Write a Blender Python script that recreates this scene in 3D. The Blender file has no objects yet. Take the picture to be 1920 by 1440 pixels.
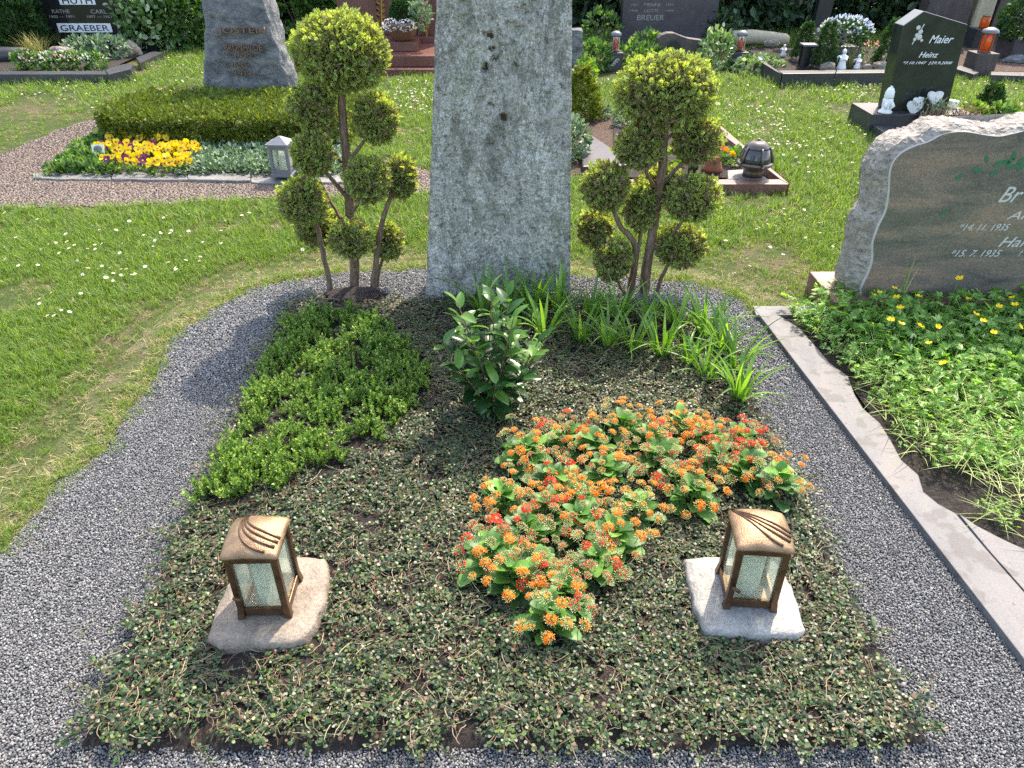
import bpy, bmesh, math, random
import numpy as np
from mathutils import Vector, Matrix, Euler, noise

# ------------------------------------------------------------------ camera, sky, sun, exposure
S = bpy.context.scene
COL = S.collection
H = 1.6                      # eye height of the photographer
PITCH = math.radians(33.2)
F = 1360.0                   # focal length in pixels of a 1920 wide picture
cam_d = bpy.data.cameras.new('camera')
cam_d.sensor_width = 36.0
cam_d.lens = 36.0 * F / 1920.0
cam_d.clip_start = 0.05
cam_d.clip_end = 500
cam = bpy.data.objects.new('camera', cam_d)
cam.location = (0, 0, H)
cam.rotation_euler = (math.pi / 2 - PITCH, 0, 0)
COL.objects.link(cam)
S.camera = cam

SUN_AZ = math.radians(25.5)  # from +Y towards +X
SUN_EL = math.radians(51.0)
world = bpy.data.worlds.new('World')
S.world = world
world.use_nodes = True
wn = world.node_tree
wn.nodes.clear()
sky = wn.nodes.new('ShaderNodeTexSky')
sky.sky_type = 'NISHITA'
sky.sun_disc = False
sky.sun_elevation = SUN_EL
sky.sun_rotation = SUN_AZ
sky.air_density = 1.0
sky.dust_density = 2.0
bg = wn.nodes.new('ShaderNodeBackground')
bg.inputs['Strength'].default_value = 0.15
wo = wn.nodes.new('ShaderNodeOutputWorld')
wn.links.new(sky.outputs[0], bg.inputs[0])
wn.links.new(bg.outputs[0], wo.inputs[0])

sd = bpy.data.lights.new('sun', 'SUN')
sd.energy = 2.0
sd.angle = math.radians(0.55)
sd.color = (1.0, 0.96, 0.89)
sun = bpy.data.objects.new('sun', sd)
sv = Vector((math.sin(SUN_AZ) * math.cos(SUN_EL), math.cos(SUN_AZ) * math.cos(SUN_EL), math.sin(SUN_EL)))
sun.rotation_euler = sv.to_track_quat('Z', 'Y').to_euler()
sun.location = (4, 8, 12)
COL.objects.link(sun)

S.view_settings.view_transform = 'Standard'
S.view_settings.look = 'None'
S.view_settings.exposure = 2.12
S.view_settings.gamma = 1.0
S.view_settings.use_white_balance = True      # the camera's own white balance
S.view_settings.white_balance_temperature = 7350
S.view_settings.white_balance_tint = 11
S.view_settings.use_curve_mapping = False
S.render.engine = 'CYCLES'
S.cycles.max_bounces = 6
S.cycles.diffuse_bounces = 3
S.cycles.glossy_bounces = 3
S.cycles.transmission_bounces = 4
S.cycles.transparent_max_bounces = 16
S.cycles.caustics_reflective = False
S.cycles.caustics_refractive = False
S.cycles.use_denoising = False

# ------------------------------------------------------------------ placing helpers
CP, SP_ = math.cos(PITCH), math.sin(PITCH)
def ray(px, py):
    dx = (px - 960) / F
    dy = (720 - py) / F
    return (dx, CP + SP_ * dy, -SP_ + CP * dy)
def P(px, py, z=0.0):
    """ground point (height z) that a pixel of the 1920x1440 photograph looks at"""
    d = ray(px, py)
    t = (z - H) / d[2]
    return Vector((d[0] * t, d[1] * t, z))
def PY(px, py, Y):
    d = ray(px, py)
    t = Y / d[1]
    return Vector((d[0] * t, Y, H + d[2] * t))
def P2(px, py, z=0.0):
    v = P(px, py, z)
    return (v.x, v.y)
def pxm(Y, z=0.0):
    """metres per pixel at depth Y and height z"""
    return (Y * CP + (H - z) * SP_) / F

def poly2(pts, z=0.0):
    return np.array([P2(a, b, z) for a, b in pts])
def inpoly(p, poly):
    x, y = p[:, 0], p[:, 1]
    c = np.zeros(len(p), bool)
    n = len(poly)
    j = n - 1
    for i in range(n):
        xi, yi = poly[i]
        xj, yj = poly[j]
        if yi != yj:
            m = ((yi > y) != (yj > y)) & (x < (xj - xi) * (y - yi) / (yj - yi) + xi)
            c ^= m
        j = i
    return c
def edgedist(p, poly, closed=True):
    d = np.full(len(p), 1e9)
    n = len(poly)
    for i in range(n if closed else n - 1):
        a = poly[i]
        b = poly[(i + 1) % n]
        ab = b - a
        L = (ab ** 2).sum()
        if L < 1e-12:
            continue
        t = np.clip(((p - a) @ ab) / L, 0, 1)
        q = a + t[:, None] * ab
        d = np.minimum(d, np.hypot(p[:, 0] - q[:, 0], p[:, 1] - q[:, 1]))
    return d
def rough_poly(poly, step, amp, seed, skip=None):
    out = []
    n = len(poly)
    for i in range(n):
        a = Vector((*poly[i], 0))
        b = Vector((*poly[(i + 1) % n], 0))
        k = max(1, int((b - a).length / step))
        nn = Vector((-(b - a).y, (b - a).x, 0))
        if nn.length > 0:
            nn.normalize()
        for q in range(k):
            p = a.lerp(b, q / k)
            am = 0 if (skip and skip(p)) else amp
            p = p + nn * am * (noise.noise(p * 9 + Vector((seed, 0, 0))) + .6 * noise.noise(p * 27 + Vector((0, seed, 0))))
            out.append((p.x, p.y))
    return np.array(out)
def jgrid(poly, step, rng, jit=.5):
    lo = poly.min(0)
    hi = poly.max(0)
    gx = np.arange(lo[0], hi[0], step)
    gy = np.arange(lo[1], hi[1], step)
    X, Y = np.meshgrid(gx, gy)
    p = np.stack([X.ravel(), Y.ravel()], 1)
    p += rng.uniform(-jit, jit, p.shape) * step
    return p[inpoly(p, poly)]
def vnoise(p, scale, seed=0.0):
    return np.array([noise.noise(Vector((a * scale + seed, b * scale - seed, seed * .37))) for a, b in p])
def inview(p, pad=0.35):
    """ground points the camera could see, with a margin for a step to the side"""
    y, x = p[:, 1], p[:, 0]
    zc = y * CP + H * SP_
    return (np.abs(x) < zc * .7059 + pad + .04 * y) & (y > .55)

# ------------------------------------------------------------------ object helpers
def tag(o, label=None, cat=None, group=None, kind=None):
    if label: o['label'] = label
    if cat: o['category'] = cat
    if group: o['group'] = group
    if kind: o['kind'] = kind
    return o
def thing(name, label, cat, loc=(0, 0, 0), rz=0.0, group=None, tilt=(0, 0)):
    o = bpy.data.objects.new(name, None)
    o.empty_display_size = .05
    o.location = loc
    o.rotation_euler = (tilt[0], tilt[1], rz)
    COL.objects.link(o)
    return tag(o, label, cat, group)
def add(name, me, parent=None, loc=None, rot=None, scale=None, mat=None):
    o = bpy.data.objects.new(name, me)
    if mat is not None and len(me.materials) == 0:
        me.materials.append(mat)
    if parent is not None: o.parent = parent
    if loc is not None: o.location = loc
    if rot is not None: o.rotation_euler = rot
    if scale is not None: o.scale = (scale,) * 3 if isinstance(scale, (int, float)) else scale
    COL.objects.link(o)
    return o
def np_mesh(name, V, Fs, mats=(), midx=None, smooth=False):
    me = bpy.data.meshes.new(name)
    V = np.asarray(V, np.float32).reshape(-1, 3)
    me.vertices.add(len(V))
    me.vertices.foreach_set('co', V.ravel())
    loops, starts, off = [], [], 0
    for f in Fs:
        f = np.asarray(f, np.int32)
        if f.size == 0:
            continue
        loops.append(f.ravel())
        starts.append(off + np.arange(len(f)) * f.shape[1])
        off += f.size
    if loops:
        loops = np.concatenate(loops)
        starts = np.concatenate(starts).astype(np.int32)
        me.loops.add(len(loops))
        me.loops.foreach_set('vertex_index', loops)
        me.polygons.add(len(starts))
        me.polygons.foreach_set('loop_start', starts)
        if midx is not None:
            me.polygons.foreach_set('material_index', np.asarray(midx, np.int32))
        me.polygons.foreach_set('use_smooth', np.full(len(starts), smooth))
    me.update(calc_edges=True)
    for m in mats:
        me.materials.append(m)
    return me

class MB:
    """collects shapes into one mesh"""
    def __init__(s):
        s.v, s.f, s.m = [], [], []
    def raw(s, v, f, m=0):
        o = len(s.v)
        s.v += [tuple(q) for q in v]
        s.f += [tuple(i + o for i in q) for q in f]
        s.m += [m] * len(f)
        return s
    def box(s, c, d, m=0, rz=0.0, top=None):
        hx, hy, hz = d[0] / 2, d[1] / 2, d[2] / 2
        t = top or (1, 1)
        v = []
        for z, k in ((-hz, (1, 1)), (hz, t)):
            for x, y in ((-hx, -hy), (hx, -hy), (hx, hy), (-hx, hy)):
                X, Y = x * k[0], y * k[1]
                v.append((c[0] + X * math.cos(rz) - Y * math.sin(rz), c[1] + X * math.sin(rz) + Y * math.cos(rz), c[2] + z))
        return s.raw(v, [(3, 2, 1, 0), (4, 5, 6, 7), (0, 1, 5, 4), (1, 2, 6, 5), (2, 3, 7, 6), (3, 0, 4, 7)], m)
    def tube(s, pts, rad, n=8, m=0, cap=True):
        pts = [Vector(p) for p in pts]
        if isinstance(rad, (int, float)): rad = [rad] * len(pts)
        v, f = [], []
        prev = None
        for i, p in enumerate(pts):
            d = (pts[min(i + 1, len(pts) - 1)] - pts[max(i - 1, 0)])
            d = d.normalized() if d.length > 1e-9 else Vector((0, 0, 1))
            a = Vector((1, 0, 0)) if abs(d.x) < .9 else Vector((0, 1, 0))
            if prev is not None: a = prev
            u = (a - d * a.dot(d)).normalized()
            prev = u
            w = d.cross(u)
            for k in range(n):
                t = 2 * math.pi * k / n
                v.append(p + (u * math.cos(t) + w * math.sin(t)) * rad[i])
        for i in range(len(pts) - 1):
            for k in range(n):
                a, b = i * n + k, i * n + (k + 1) % n
                f.append((a, b, b + n, a + n))
        if cap:
            f.append(tuple(range(n))[::-1])
            f.append(tuple((len(pts) - 1) * n + k for k in range(n)))
        return s.raw(v, f, m)
    def lathe(s, prof, n=16, m=0, c=(0, 0, 0), sx=1.0, sy=1.0):
        v, f = [], []
        for r, z in prof:
            for k in range(n):
                t = 2 * math.pi * k / n
                v.append((c[0] + r * math.cos(t) * sx, c[1] + r * math.sin(t) * sy, c[2] + z))
        for i in range(len(prof) - 1):
            for k in range(n):
                a, b = i * n + k, i * n + (k + 1) % n
                f.append((a, b, b + n, a + n))
        f.append(tuple(range(n))[::-1])
        f.append(tuple((len(prof) - 1) * n + k for k in range(n)))
        return s.raw(v, f, m)
    def prism(s, poly, z0, z1, m=0):
        n = len(poly)
        v = [(x, y, z0) for x, y in poly] + [(x, y, z1) for x, y in poly]
        f = [tuple(range(n))[::-1], tuple(range(n, 2 * n))]
        f += [(i, (i + 1) % n, n + (i + 1) % n, n + i) for i in range(n)]
        return s.raw(v, f, m)
    def mesh(s, name, mats, smooth=False, bevel=0.0, angle=30, seg=2, shake=0.0, sc=30.0):
        me = bpy.data.meshes.new(name)
        bm = bmesh.new()
        vs = [bm.verts.new(p) for p in s.v]
        bm.verts.ensure_lookup_table()
        for q, mi in zip(s.f, s.m):
            try:
                fc = bm.faces.new([vs[i] for i in q])
                fc.material_index = mi
            except ValueError:
                pass
        bmesh.ops.recalc_face_normals(bm, faces=bm.faces[:])
        if bevel > 0:
            ed = [e for e in bm.edges if len(e.link_faces) == 2 and e.calc_face_angle(0) > math.radians(angle)]
            bmesh.ops.bevel(bm, geom=ed, offset=bevel, segments=seg, profile=.6, affect='EDGES', clamp_overlap=True)
        if shake > 0:
            for v in bm.verts:
                v.co += noise.noise_vector(v.co * sc) * shake
        for fc in bm.faces: fc.smooth = smooth
        bm.to_mesh(me)
        bm.free()
        for m in (mats if isinstance(mats, (list, tuple)) else [mats]):
            me.materials.append(m)
        return me
    def build(s, name, mats, parent=None, loc=None, rot=None, **k):
        return add(name, s.mesh(name, mats, **k), parent, loc, rot)

def frames(d, roll):
    """rotation matrices with local Y along d, rolled about it"""
    d = d / np.linalg.norm(d, axis=1, keepdims=True)
    a = np.where(np.abs(d[:, 2:3]) < .95, np.array([[0, 0, 1.]]), np.array([[1., 0, 0]]))
    x = np.cross(d, a)
    x /= np.linalg.norm(x, axis=1, keepdims=True)
    z = np.cross(x, d)
    c, s = np.cos(roll)[:, None], np.sin(roll)[:, None]
    X = x * c + z * s
    Z = np.cross(X, d)
    return np.stack([X, d, Z], 2)
def stamp(tv, tf, R, sc, pos):
    tv = np.asarray(tv, float)
    n, k = len(pos), len(tv)
    V = np.einsum('nij,kj->nki', R, tv) * sc[:, None, None] + pos[:, None, :]
    out = []
    for f in tf:
        f = np.asarray(f)
        out.append((f[None] + (np.arange(n) * k)[:, None, None]).reshape(-1, f.shape[1]))
    return V.reshape(-1, 3), out
def merge(parts):
    Vs, by, off = [], {}, 0
    for V, Fs in parts:
        Vs.append(V)
        for f in Fs:
            by.setdefault(f.shape[1], []).append(f + off)
        off += len(V)
    return np.concatenate(Vs), [np.concatenate(x) for x in by.values()]
def sph(rng, n):
    d = rng.normal(size=(n, 3))
    return d / np.linalg.norm(d, axis=1, keepdims=True)
def orient(d, n):
    y = Vector(d).normalized()
    z = Vector(n)
    z = z - y * z.dot(y)
    if z.length < 1e-4: z = Vector((1, 0, 0)) - y * y.x
    z.normalize()
    x = y.cross(z)
    return Matrix((x, y, z)).transposed()

# templates (Y forward, Z up)
def _spray():
    v, f = [], []
    def lobe(bx, by, ang, L, w):
        c, s = math.cos(ang), math.sin(ang)
        o = len(v)
        for a, b in ((0, 0), (-w, L * .55), (0, L), (w, L * .55)):
            x, y = bx + a * c + b * s, by - a * s + b * c
            v.append((x, y, -.22 * y * y + .05 * abs(x)))
        f.append((o, o + 3, o + 2, o + 1))
    lobe(0, 0, 0, .45, .07)
    for t, L in ((.2, .42), (.42, .40), (.62, .3)):
        lobe(0, t, .75, L, .085)
        lobe(0, t + .06, -.75, L, .085)
    lobe(0, .6, 0, .42, .08)
    return np.array(v), [np.array(f)]
SPRAY = _spray()
LEAF6 = (np.array([(0, 0, 0), (.3, .32, .07), (.26, .7, .05), (0, 1, -.06), (-.26, .7, .05), (-.3, .32, .07)]) , [np.array([(0, 1, 2, 3), (0, 3, 4, 5)])])
LEAFQ = (np.array([(0, 0, 0), (.28, .5, .05), (0, 1, -.03), (-.28, .5, .05)]), [np.array([(0, 1, 2, 3)])])

def leaf_mesh(name, L, W, mat, tip=1.6, base=.75, scallop=0.0, fold=.25, curl=.3, rows=8, wav=0.0, thick=None):
    v, f = [], []
    cols = 4
    for i in range(rows + 1):
        t = i / rows
        w = W * .5 * (math.sin(math.pi * t ** base) ** (1 / tip) if 0 < t < 1 else 0.04)
        if scallop and 0 < t < 1: w *= 1 + scallop * (1 if i % 2 else -1)
        for j in range(cols + 1):
            u = j / cols * 2 - 1
            x = u * w
            z = fold * abs(x) - curl * L * t * t + wav * math.sin(t * 9 + u * 2) * W
            v.append((x, t * L, z))
    for i in range(rows):
        for j in range(cols):
            a = i * (cols + 1) + j
            f.append((a, a + 1, a + cols + 2, a + cols + 1))
    return np_mesh(name, v, [np.array(f)], [mat], smooth=True)

# text as mesh
def text_mesh(body, shear=0.0, extrude=.01, offset=0.0, space=1.0):
    cu = bpy.data.curves.new('inscription', 'FONT')
    cu.body = body
    cu.shear = shear
    cu.extrude = extrude
    cu.offset = offset
    cu.space_character = space
    cu.resolution_u = 3
    o = bpy.data.objects.new('inscription', cu)
    COL.objects.link(o)
    dg = bpy.context.evaluated_depsgraph_get()
    dg.update()
    me = bpy.data.meshes.new_from_object(o.evaluated_get(dg))
    bpy.data.objects.remove(o)
    bpy.data.curves.remove(cu)
    return me
def text_on(body, parent, x0, x1, z0, z1, y, mat, shear=0.0, depth=.004, offset=0.0, name='inscription', base=None, height_only=False):
    """upright text facing -Y, in the parent's local coordinates, fitted to a rectangle"""
    me = text_mesh(body, shear, .5, offset)
    n = len(me.vertices)
    co = np.zeros(n * 3)
    me.vertices.foreach_get('co', co)
    co = co.reshape(-1, 3)
    lo, hi = co.min(0), co.max(0)
    sz = (z1 - z0) / (hi[1] - lo[1])
    sx = sz if height_only else (x1 - x0) / (hi[0] - lo[0])
    V = np.stack([(co[:, 0] - lo[0]) * sx + x0, y - co[:, 2] * depth, (co[:, 1] - lo[1]) * sz + z0], 1)
    me.vertices.foreach_set('co', V.ravel().astype(np.float32))
    me.update()
    me.materials.clear()
    me.materials.append(mat)
    return add(name, me, parent)

# ------------------------------------------------------------------ materials
class NT:
    def __init__(s, name):
        s.mat = bpy.data.materials.new(name)
        s.mat.use_nodes = True
        s.t = s.mat.node_tree
        s.t.nodes.clear()
        s.out = s.n('ShaderNodeOutputMaterial')
    def n(s, typ, **kw):
        nd = s.t.nodes.new(typ)
        for k, v in kw.items():
            if k.startswith('i_'):
                nd.inputs[k[2:].replace('_', ' ')].default_value = v
            else:
                setattr(nd, k, v)
        return nd
    def l(s, a, b):
        s.t.links.new(a, b)
    def coord(s, which='Object', scale=(1, 1, 1), rot=(0, 0, 0), loc=(0, 0, 0)):
        tc = s.n('ShaderNodeTexCoord')
        mp = s.n('ShaderNodeMapping')
        mp.inputs['Scale'].default_value = scale
        mp.inputs['Rotation'].default_value = rot
        mp.inputs['Location'].default_value = loc
        s.l(tc.outputs[which], mp.inputs[0])
        return mp.outputs[0]
    def noise(s, co, scale, detail=4, rough=.6, dist=0.0):
        nd = s.n('ShaderNodeTexNoise')
        nd.inputs['Scale'].default_value = scale
        nd.inputs['Detail'].default_value = detail
        nd.inputs['Roughness'].default_value = rough
        nd.inputs['Distortion'].default_value = dist
        if co is not None: s.l(co, nd.inputs['Vector'])
        return nd.outputs[0]
    def ramp(s, fac, stops, interp='LINEAR'):
        r = s.n('ShaderNodeValToRGB')
        e = r.color_ramp
        e.interpolation = interp
        while len(e.elements) > 1: e.elements.remove(e.elements[-1])
        for i, (p, c) in enumerate(stops):
            if not isinstance(c, (tuple, list)): c = (c, c, c)
            el = e.elements[0] if i == 0 else e.elements.new(p)
            el.position = p
            el.color = (*c[:3], 1)
        s.l(fac, r.inputs[0])
        return r.outputs[0]
    def mix(s, fac, a, b, mode='MIX'):
        m = s.n('ShaderNodeMix', data_type='RGBA', blend_type=mode)
        for sock, val in ((m.inputs[0], fac), (m.inputs[6], a), (m.inputs[7], b)):
            if isinstance(val, (int, float)): sock.default_value = val
            elif isinstance(val, tuple): sock.default_value = (*val[:3], 1)
            else: s.l(val, sock)
        return m.outputs[2]
    def math(s, op, a, b=0.5):
        m = s.n('ShaderNodeMath', operation=op)
        for i, val in enumerate((a, b)):
            if isinstance(val, (int, float)): m.inputs[i].default_value = val
            else: s.l(val, m.inputs[i])
        return m.outputs[0]
    def rand(s):
        """a random number per leaf and per instance"""
        g = s.n('ShaderNodeNewGeometry')
        o = s.n('ShaderNodeObjectInfo')
        a = s.math('ADD', g.outputs['Random Per Island'], o.outputs['Random'])
        return s.math('FRACT', a)
    def bump(s, h, strength=.5, dist=.01):
        b = s.n('ShaderNodeBump')
        b.inputs['Strength'].default_value = strength
        b.inputs['Distance'].default_value = dist
        s.l(h, b.inputs['Height'])
        return b.outputs[0]
    def pbr(s, col, rough=.6, spec=.5, metal=0.0, normal=None, coat=0.0):
        p = s.n('ShaderNodeBsdfPrincipled')
        for nm, val in (('Base Color', col), ('Roughness', rough), ('Specular IOR Level', spec), ('Metallic', metal), ('Coat Weight', coat)):
            if isinstance(val, tuple): p.inputs[nm].default_value = (*val[:3], 1)
            elif isinstance(val, (int, float)): p.inputs[nm].default_value = val
            else: s.l(val, p.inputs[nm])
        if normal is not None: s.l(normal, p.inputs['Normal'])
        return p.outputs[0]
    def done(s, sh):
        s.l(sh, s.out.inputs[0])
        return s.mat

def m_leaf(name, stops, rough=.45, spec=.5, tr=.35, trtint=(1.5, 1.5, .6), patch=None):
    """leaf: colour differs from leaf to leaf, light shines through"""
    t = NT(name)
    c = t.ramp(t.rand(), stops)
    if patch:
        nz = t.noise(t.coord('Object'), patch[0], 2)
        c = t.mix(t.ramp(nz, [(.4, 0.), (.62, 1.)]), c, patch[1], 'MULTIPLY')
    a = t.pbr(c, rough, spec)
    tl = t.n('ShaderNodeBsdfTranslucent')
    t.l(t.mix(1.0, c, trtint, 'MULTIPLY'), tl.inputs[0])
    mx = t.n('ShaderNodeMixShader')
    mx.inputs[0].default_value = tr
    t.l(a, mx.inputs[1])
    t.l(tl.outputs[0], mx.inputs[2])
    return t.done(mx.outputs[0])
def m_plain(name, col, rough=.5, spec=.5, metal=0.0, var=.25, sc=20.0, bump=.2, bsc=80.0, coat=0.0):
    t = NT(name)
    co = t.coord()
    nz = t.noise(co, sc, 5)
    c = t.mix(nz, tuple(x * (1 - var) for x in col), tuple(min(1, x * (1 + var)) for x in col))
    b = t.bump(t.noise(co, bsc, 4), bump, .004) if bump else None
    return t.done(t.pbr(c, rough, spec, metal, b, coat))
def m_granite(name, a, b, speck=(.02, .02, .02), sc=6.0, grain=140.0, rough=.35, spec=.5, amount=.35, bump=.1, stretch=(1, 1, 1), rot=(0, 0, 0), coat=0.0):
    t = NT(name)
    co = t.coord('Object', stretch, rot)
    n1 = t.noise(co, sc, 6, .62, .6)
    c = t.ramp(n1, [(.3, a), (.7, b)])
    vo = t.n('ShaderNodeTexVoronoi')
    vo.inputs['Scale'].default_value = grain
    t.l(t.coord(), vo.inputs['Vector'])
    sp = t.ramp(vo.outputs['Color'], [(.25, 1.0), (.5, 0.0)])
    c = t.mix(t.math('MULTIPLY', sp, amount), c, speck)
    c = t.mix(.35, c, t.ramp(vo.outputs['Color'], [(0, .25), (1, .8)]), 'OVERLAY')
    bm_ = t.bump(t.noise(t.coord(), grain * .7, 5), bump, .004)
    return t.done(t.pbr(c, rough, spec, 0, bm_, coat))
# ------------------------------------------------------------------ the material list
def make_materials():
    M = {}
    # ground sheets
    t = NT('lawn soil')
    co = t.coord()
    big = t.noise(co, .9, 4, .6)
    med = t.noise(co, 7, 5, .65)
    fine = t.noise(co, 90, 4, .7)
    g = t.ramp(fine, [(.3, (.02, .032, .008)), (.7, (.075, .11, .022))])
    d = t.ramp(fine, [(.3, (.05, .035, .02)), (.72, (.20, .15, .085))])
    mask = t.ramp(t.mix(.5, big, med), [(.5, 0.0), (.62, 1.0)])
    M['lawn'] = t.done(t.pbr(t.mix(mask, g, d), .9, .2, 0, t.bump(fine, .8, .02)))
    t = NT('dry thatch')
    co = t.coord()
    fine = t.noise(co, 110, 5, .75)
    med = t.noise(co, 12, 4)
    c = t.ramp(fine, [(.28, (.07, .058, .038)), (.5, (.19, .155, .10)), (.75, (.36, .31, .21))])
    c = t.mix(t.ramp(med, [(.4, 0.), (.65, 1.)]), c, (.45, .55, .3), 'MULTIPLY')
    c = t.mix(t.ramp(t.noise(co, 5, 5), [(.36, 0.), (.56, .75)]), c, (.07, .11, .025))
    M['thatch'] = t.done(t.pbr(c, .95, .15, 0, t.bump(fine, .9, .02)))
    t = NT('grey gravel bed')
    co = t.coord()
    fine = t.noise(co, 160, 4, .7)
    M['gravelbed'] = t.done(t.pbr(t.ramp(fine, [(.3, (.09, .09, .09)), (.7, (.20, .20, .20))]), .9, .3, 0, t.bump(fine, 1, .02)))
    t = NT('basalt chipping')
    r = t.rand()
    c = t.ramp(r, [(0, (.085, .085, .085)), (.3, (.135, .135, .135)), (.75, (.20, .199, .197)), (1, (.30, .297, .29))])
    c = t.mix(.35, c, t.ramp(t.noise(t.coord(), 600, 2), [(.3, .2), (.7, .8)]), 'OVERLAY')
    M['chip'] = t.done(t.pbr(c, .62, .45))
    t = NT('brown gravel path')
    co = t.coord()
    fine = t.noise(co, 55, 5, .75)
    vo = t.n('ShaderNodeTexVoronoi')
    vo.inputs['Scale'].default_value = 75
    t.l(co, vo.inputs['Vector'])
    c = t.ramp(vo.outputs['Color'], [(.1, (.08, .062, .052)), (.5, (.165, .132, .112)), (.9, (.27, .225, .195))])
    c = t.mix(t.ramp(t.noise(co, 2.5, 4), [(.4, 0.), (.7, .75)]), c, (.20, .145, .115))
    M['path'] = t.done(t.pbr(c, .9, .25, 0, t.bump(vo.outputs['Distance'], .9, .015)))
    t = NT('brown pebble')
    c = t.ramp(t.rand(), [(0, (.075, .057, .046)), (.5, (.145, .112, .092)), (1, (.24, .19, .16))])
    M['pebble'] = t.done(t.pbr(c, .75, .35))
    t = NT('white pebble')
    c = t.ramp(t.rand(), [(0, (.35, .34, .32)), (1, (.75, .74, .7))])
    M['whitepebble'] = t.done(t.pbr(c, .6, .4))
    t = NT('dark soil')
    co = t.coord()
    fine = t.noise(co, 70, 6, .75)
    c = t.ramp(fine, [(.3, (.018, .014, .012)), (.55, (.06, .048, .042)), (.8, (.15, .125, .11))])
    M['soil'] = t.done(t.pbr(c, .92, .25, 0, t.bump(fine, 1.0, .03)))
    t = NT('bark mulch')
    co = t.coord('Object', (1, 1, 1))
    fine = t.noise(co, 45, 6, .75, 1.2)
    c = t.ramp(fine, [(.3, (.03, .02, .016)), (.55, (.13, .085, .065)), (.8, (.30, .21, .17))])
    M['mulch'] = t.done(t.pbr(c, .9, .2, 0, t.bump(fine, 1.0, .03)))
    # grass and leaves
    M['grass'] = m_leaf('grass blade', [(0, (.07, .15, .022)), (.45, (.125, .225, .036)), (.8, (.20, .295, .06)), (1, (.32, .36, .13))], .5, .35, .42, (1.35, 1.4, .5))
    M['drygrass'] = m_leaf('dry grass blade', [(0, (.13, .19, .04)), (.4, (.24, .26, .08)), (.75, (.38, .32, .16)), (1, (.50, .43, .27))], .7, .2, .3, (1.2, 1.1, .8))
    M['cutgrass'] = m_leaf('wilted cut grass', [(0, (.20, .30, .07)), (.5, (.36, .44, .15)), (1, (.52, .54, .28))], .6, .3, .35, (1.2, 1.2, .7))
    M['cover'] = m_leaf('creeping leaf', [(0, (.010, .026, .011)), (.45, (.022, .054, .018)), (.74, (.048, .10, .025)), (.86, (.12, .18, .04)), (.89, (.10, .065, .035)), (1, (.17, .12, .07))], .40, .42, .2, (1.5, 1.6, .4))
    M['twig'] = m_leaf('dry creeping twig', [(0, (.06, .032, .022)), (.35, (.16, .085, .055)), (.7, (.26, .19, .12)), (1, (.42, .34, .22))], .7, .3, .0)
    M['box'] = m_leaf('box leaf', [(0, (.05, .12, .022)), (.4, (.11, .22, .035)), (.75, (.21, .34, .055)), (1, (.36, .46, .11))], .38, .5, .34, (1.4, 1.45, .4))
    M['lily'] = m_leaf('daylily blade', [(0, (.06, .15, .03)), (.6, (.13, .27, .045)), (1, (.24, .40, .08))], .38, .5, .36, (1.5, 1.6, .4))
    M['cam_old'] = m_leaf('camellia leaf', [(0, (.012, .045, .014)), (.6, (.026, .085, .020)), (1, (.05, .13, .028))], .30, .45, .24, (1.6, 1.8, .35))
    M['cam_new'] = m_leaf('young camellia leaf', [(0, (.06, .16, .03)), (1, (.13, .26, .05))], .32, .45, .34, (1.5, 1.6, .4))
    M['kal'] = m_leaf('fleshy leaf', [(0, (.04, .115, .03)), (.6, (.085, .21, .042)), (1, (.15, .32, .055))], .46, .32, .25, (1.6, 1.9, .3))
    M['thuja'] = m_leaf('thuja spray', [(0, (.12, .19, .045)), (.4, (.25, .34, .08)), (.75, (.40, .47, .14)), (1, (.50, .55, .24))], .6, .3, .45, (1.35, 1.3, .45))
    M['thuja_in'] = m_leaf('inner thuja twig', [(0, (.09, .06, .035)), (.5, (.20, .145, .085)), (1, (.24, .24, .09))], .8, .2, .1)
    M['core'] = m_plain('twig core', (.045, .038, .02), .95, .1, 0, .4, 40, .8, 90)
    M['yew'] = m_leaf('yew needle spray', [(0, (.045, .085, .012)), (.5, (.11, .165, .022)), (1, (.23, .28, .045))], .55, .3, .25, (1.3, 1.2, .4))
    M['hedge'] = m_leaf('dark evergreen leaf', [(0, (.014, .036, .016)), (.6, (.036, .082, .034)), (1, (.085, .16, .06))], .35, .55, .25, (1.4, 1.6, .5))
    M['bush'] = m_leaf('bright shrub leaf', [(0, (.03, .085, .018)), (.6, (.08, .17, .04)), (1, (.20, .30, .10))], .4, .5, .38, (1.4, 1.5, .5))
    M['varieg'] = m_leaf('pale edged leaf', [(0, (.06, .15, .04)), (.5, (.16, .28, .09)), (1, (.52, .58, .40))], .4, .4, .3, (1.2, 1.2, .7))
    M['silver'] = m_leaf('silvery leaf', [(0, (.06, .12, .06)), (.5, (.15, .23, .13)), (1, (.34, .42, .30))], .5, .4, .2, (1.2, 1.3, .7))
    M['conifer'] = m_leaf('conifer spray', [(0, (.012, .04, .016)), (.6, (.03, .085, .025)), (1, (.08, .15, .03))], .55, .3, .25, (1.3, 1.4, .4))
    M['gold'] = m_leaf('golden conifer spray', [(0, (.06, .10, .015)), (.6, (.16, .20, .03)), (1, (.30, .32, .06))], .55, .3, .3, (1.3, 1.3, .4))
    M['weed'] = m_leaf('buttercup leaf', [(0, (.07, .19, .035)), (.5, (.18, .35, .06)), (.86, (.32, .50, .11)), (1, (.55, .64, .40))], .42, .45, .48, (1.4, 1.5, .45))
    M['grasstuft'] = m_leaf('pale ornamental grass', [(0, (.12, .16, .04)), (.6, (.30, .28, .10)), (1, (.48, .42, .2))], .6, .3, .3, (1.2, 1.2, .6))
    M['heather'] = m_leaf('dry heather', [(0, (.12, .06, .04)), (.6, (.28, .17, .12)), (1, (.42, .33, .24))], .8, .2, .1)
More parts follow.
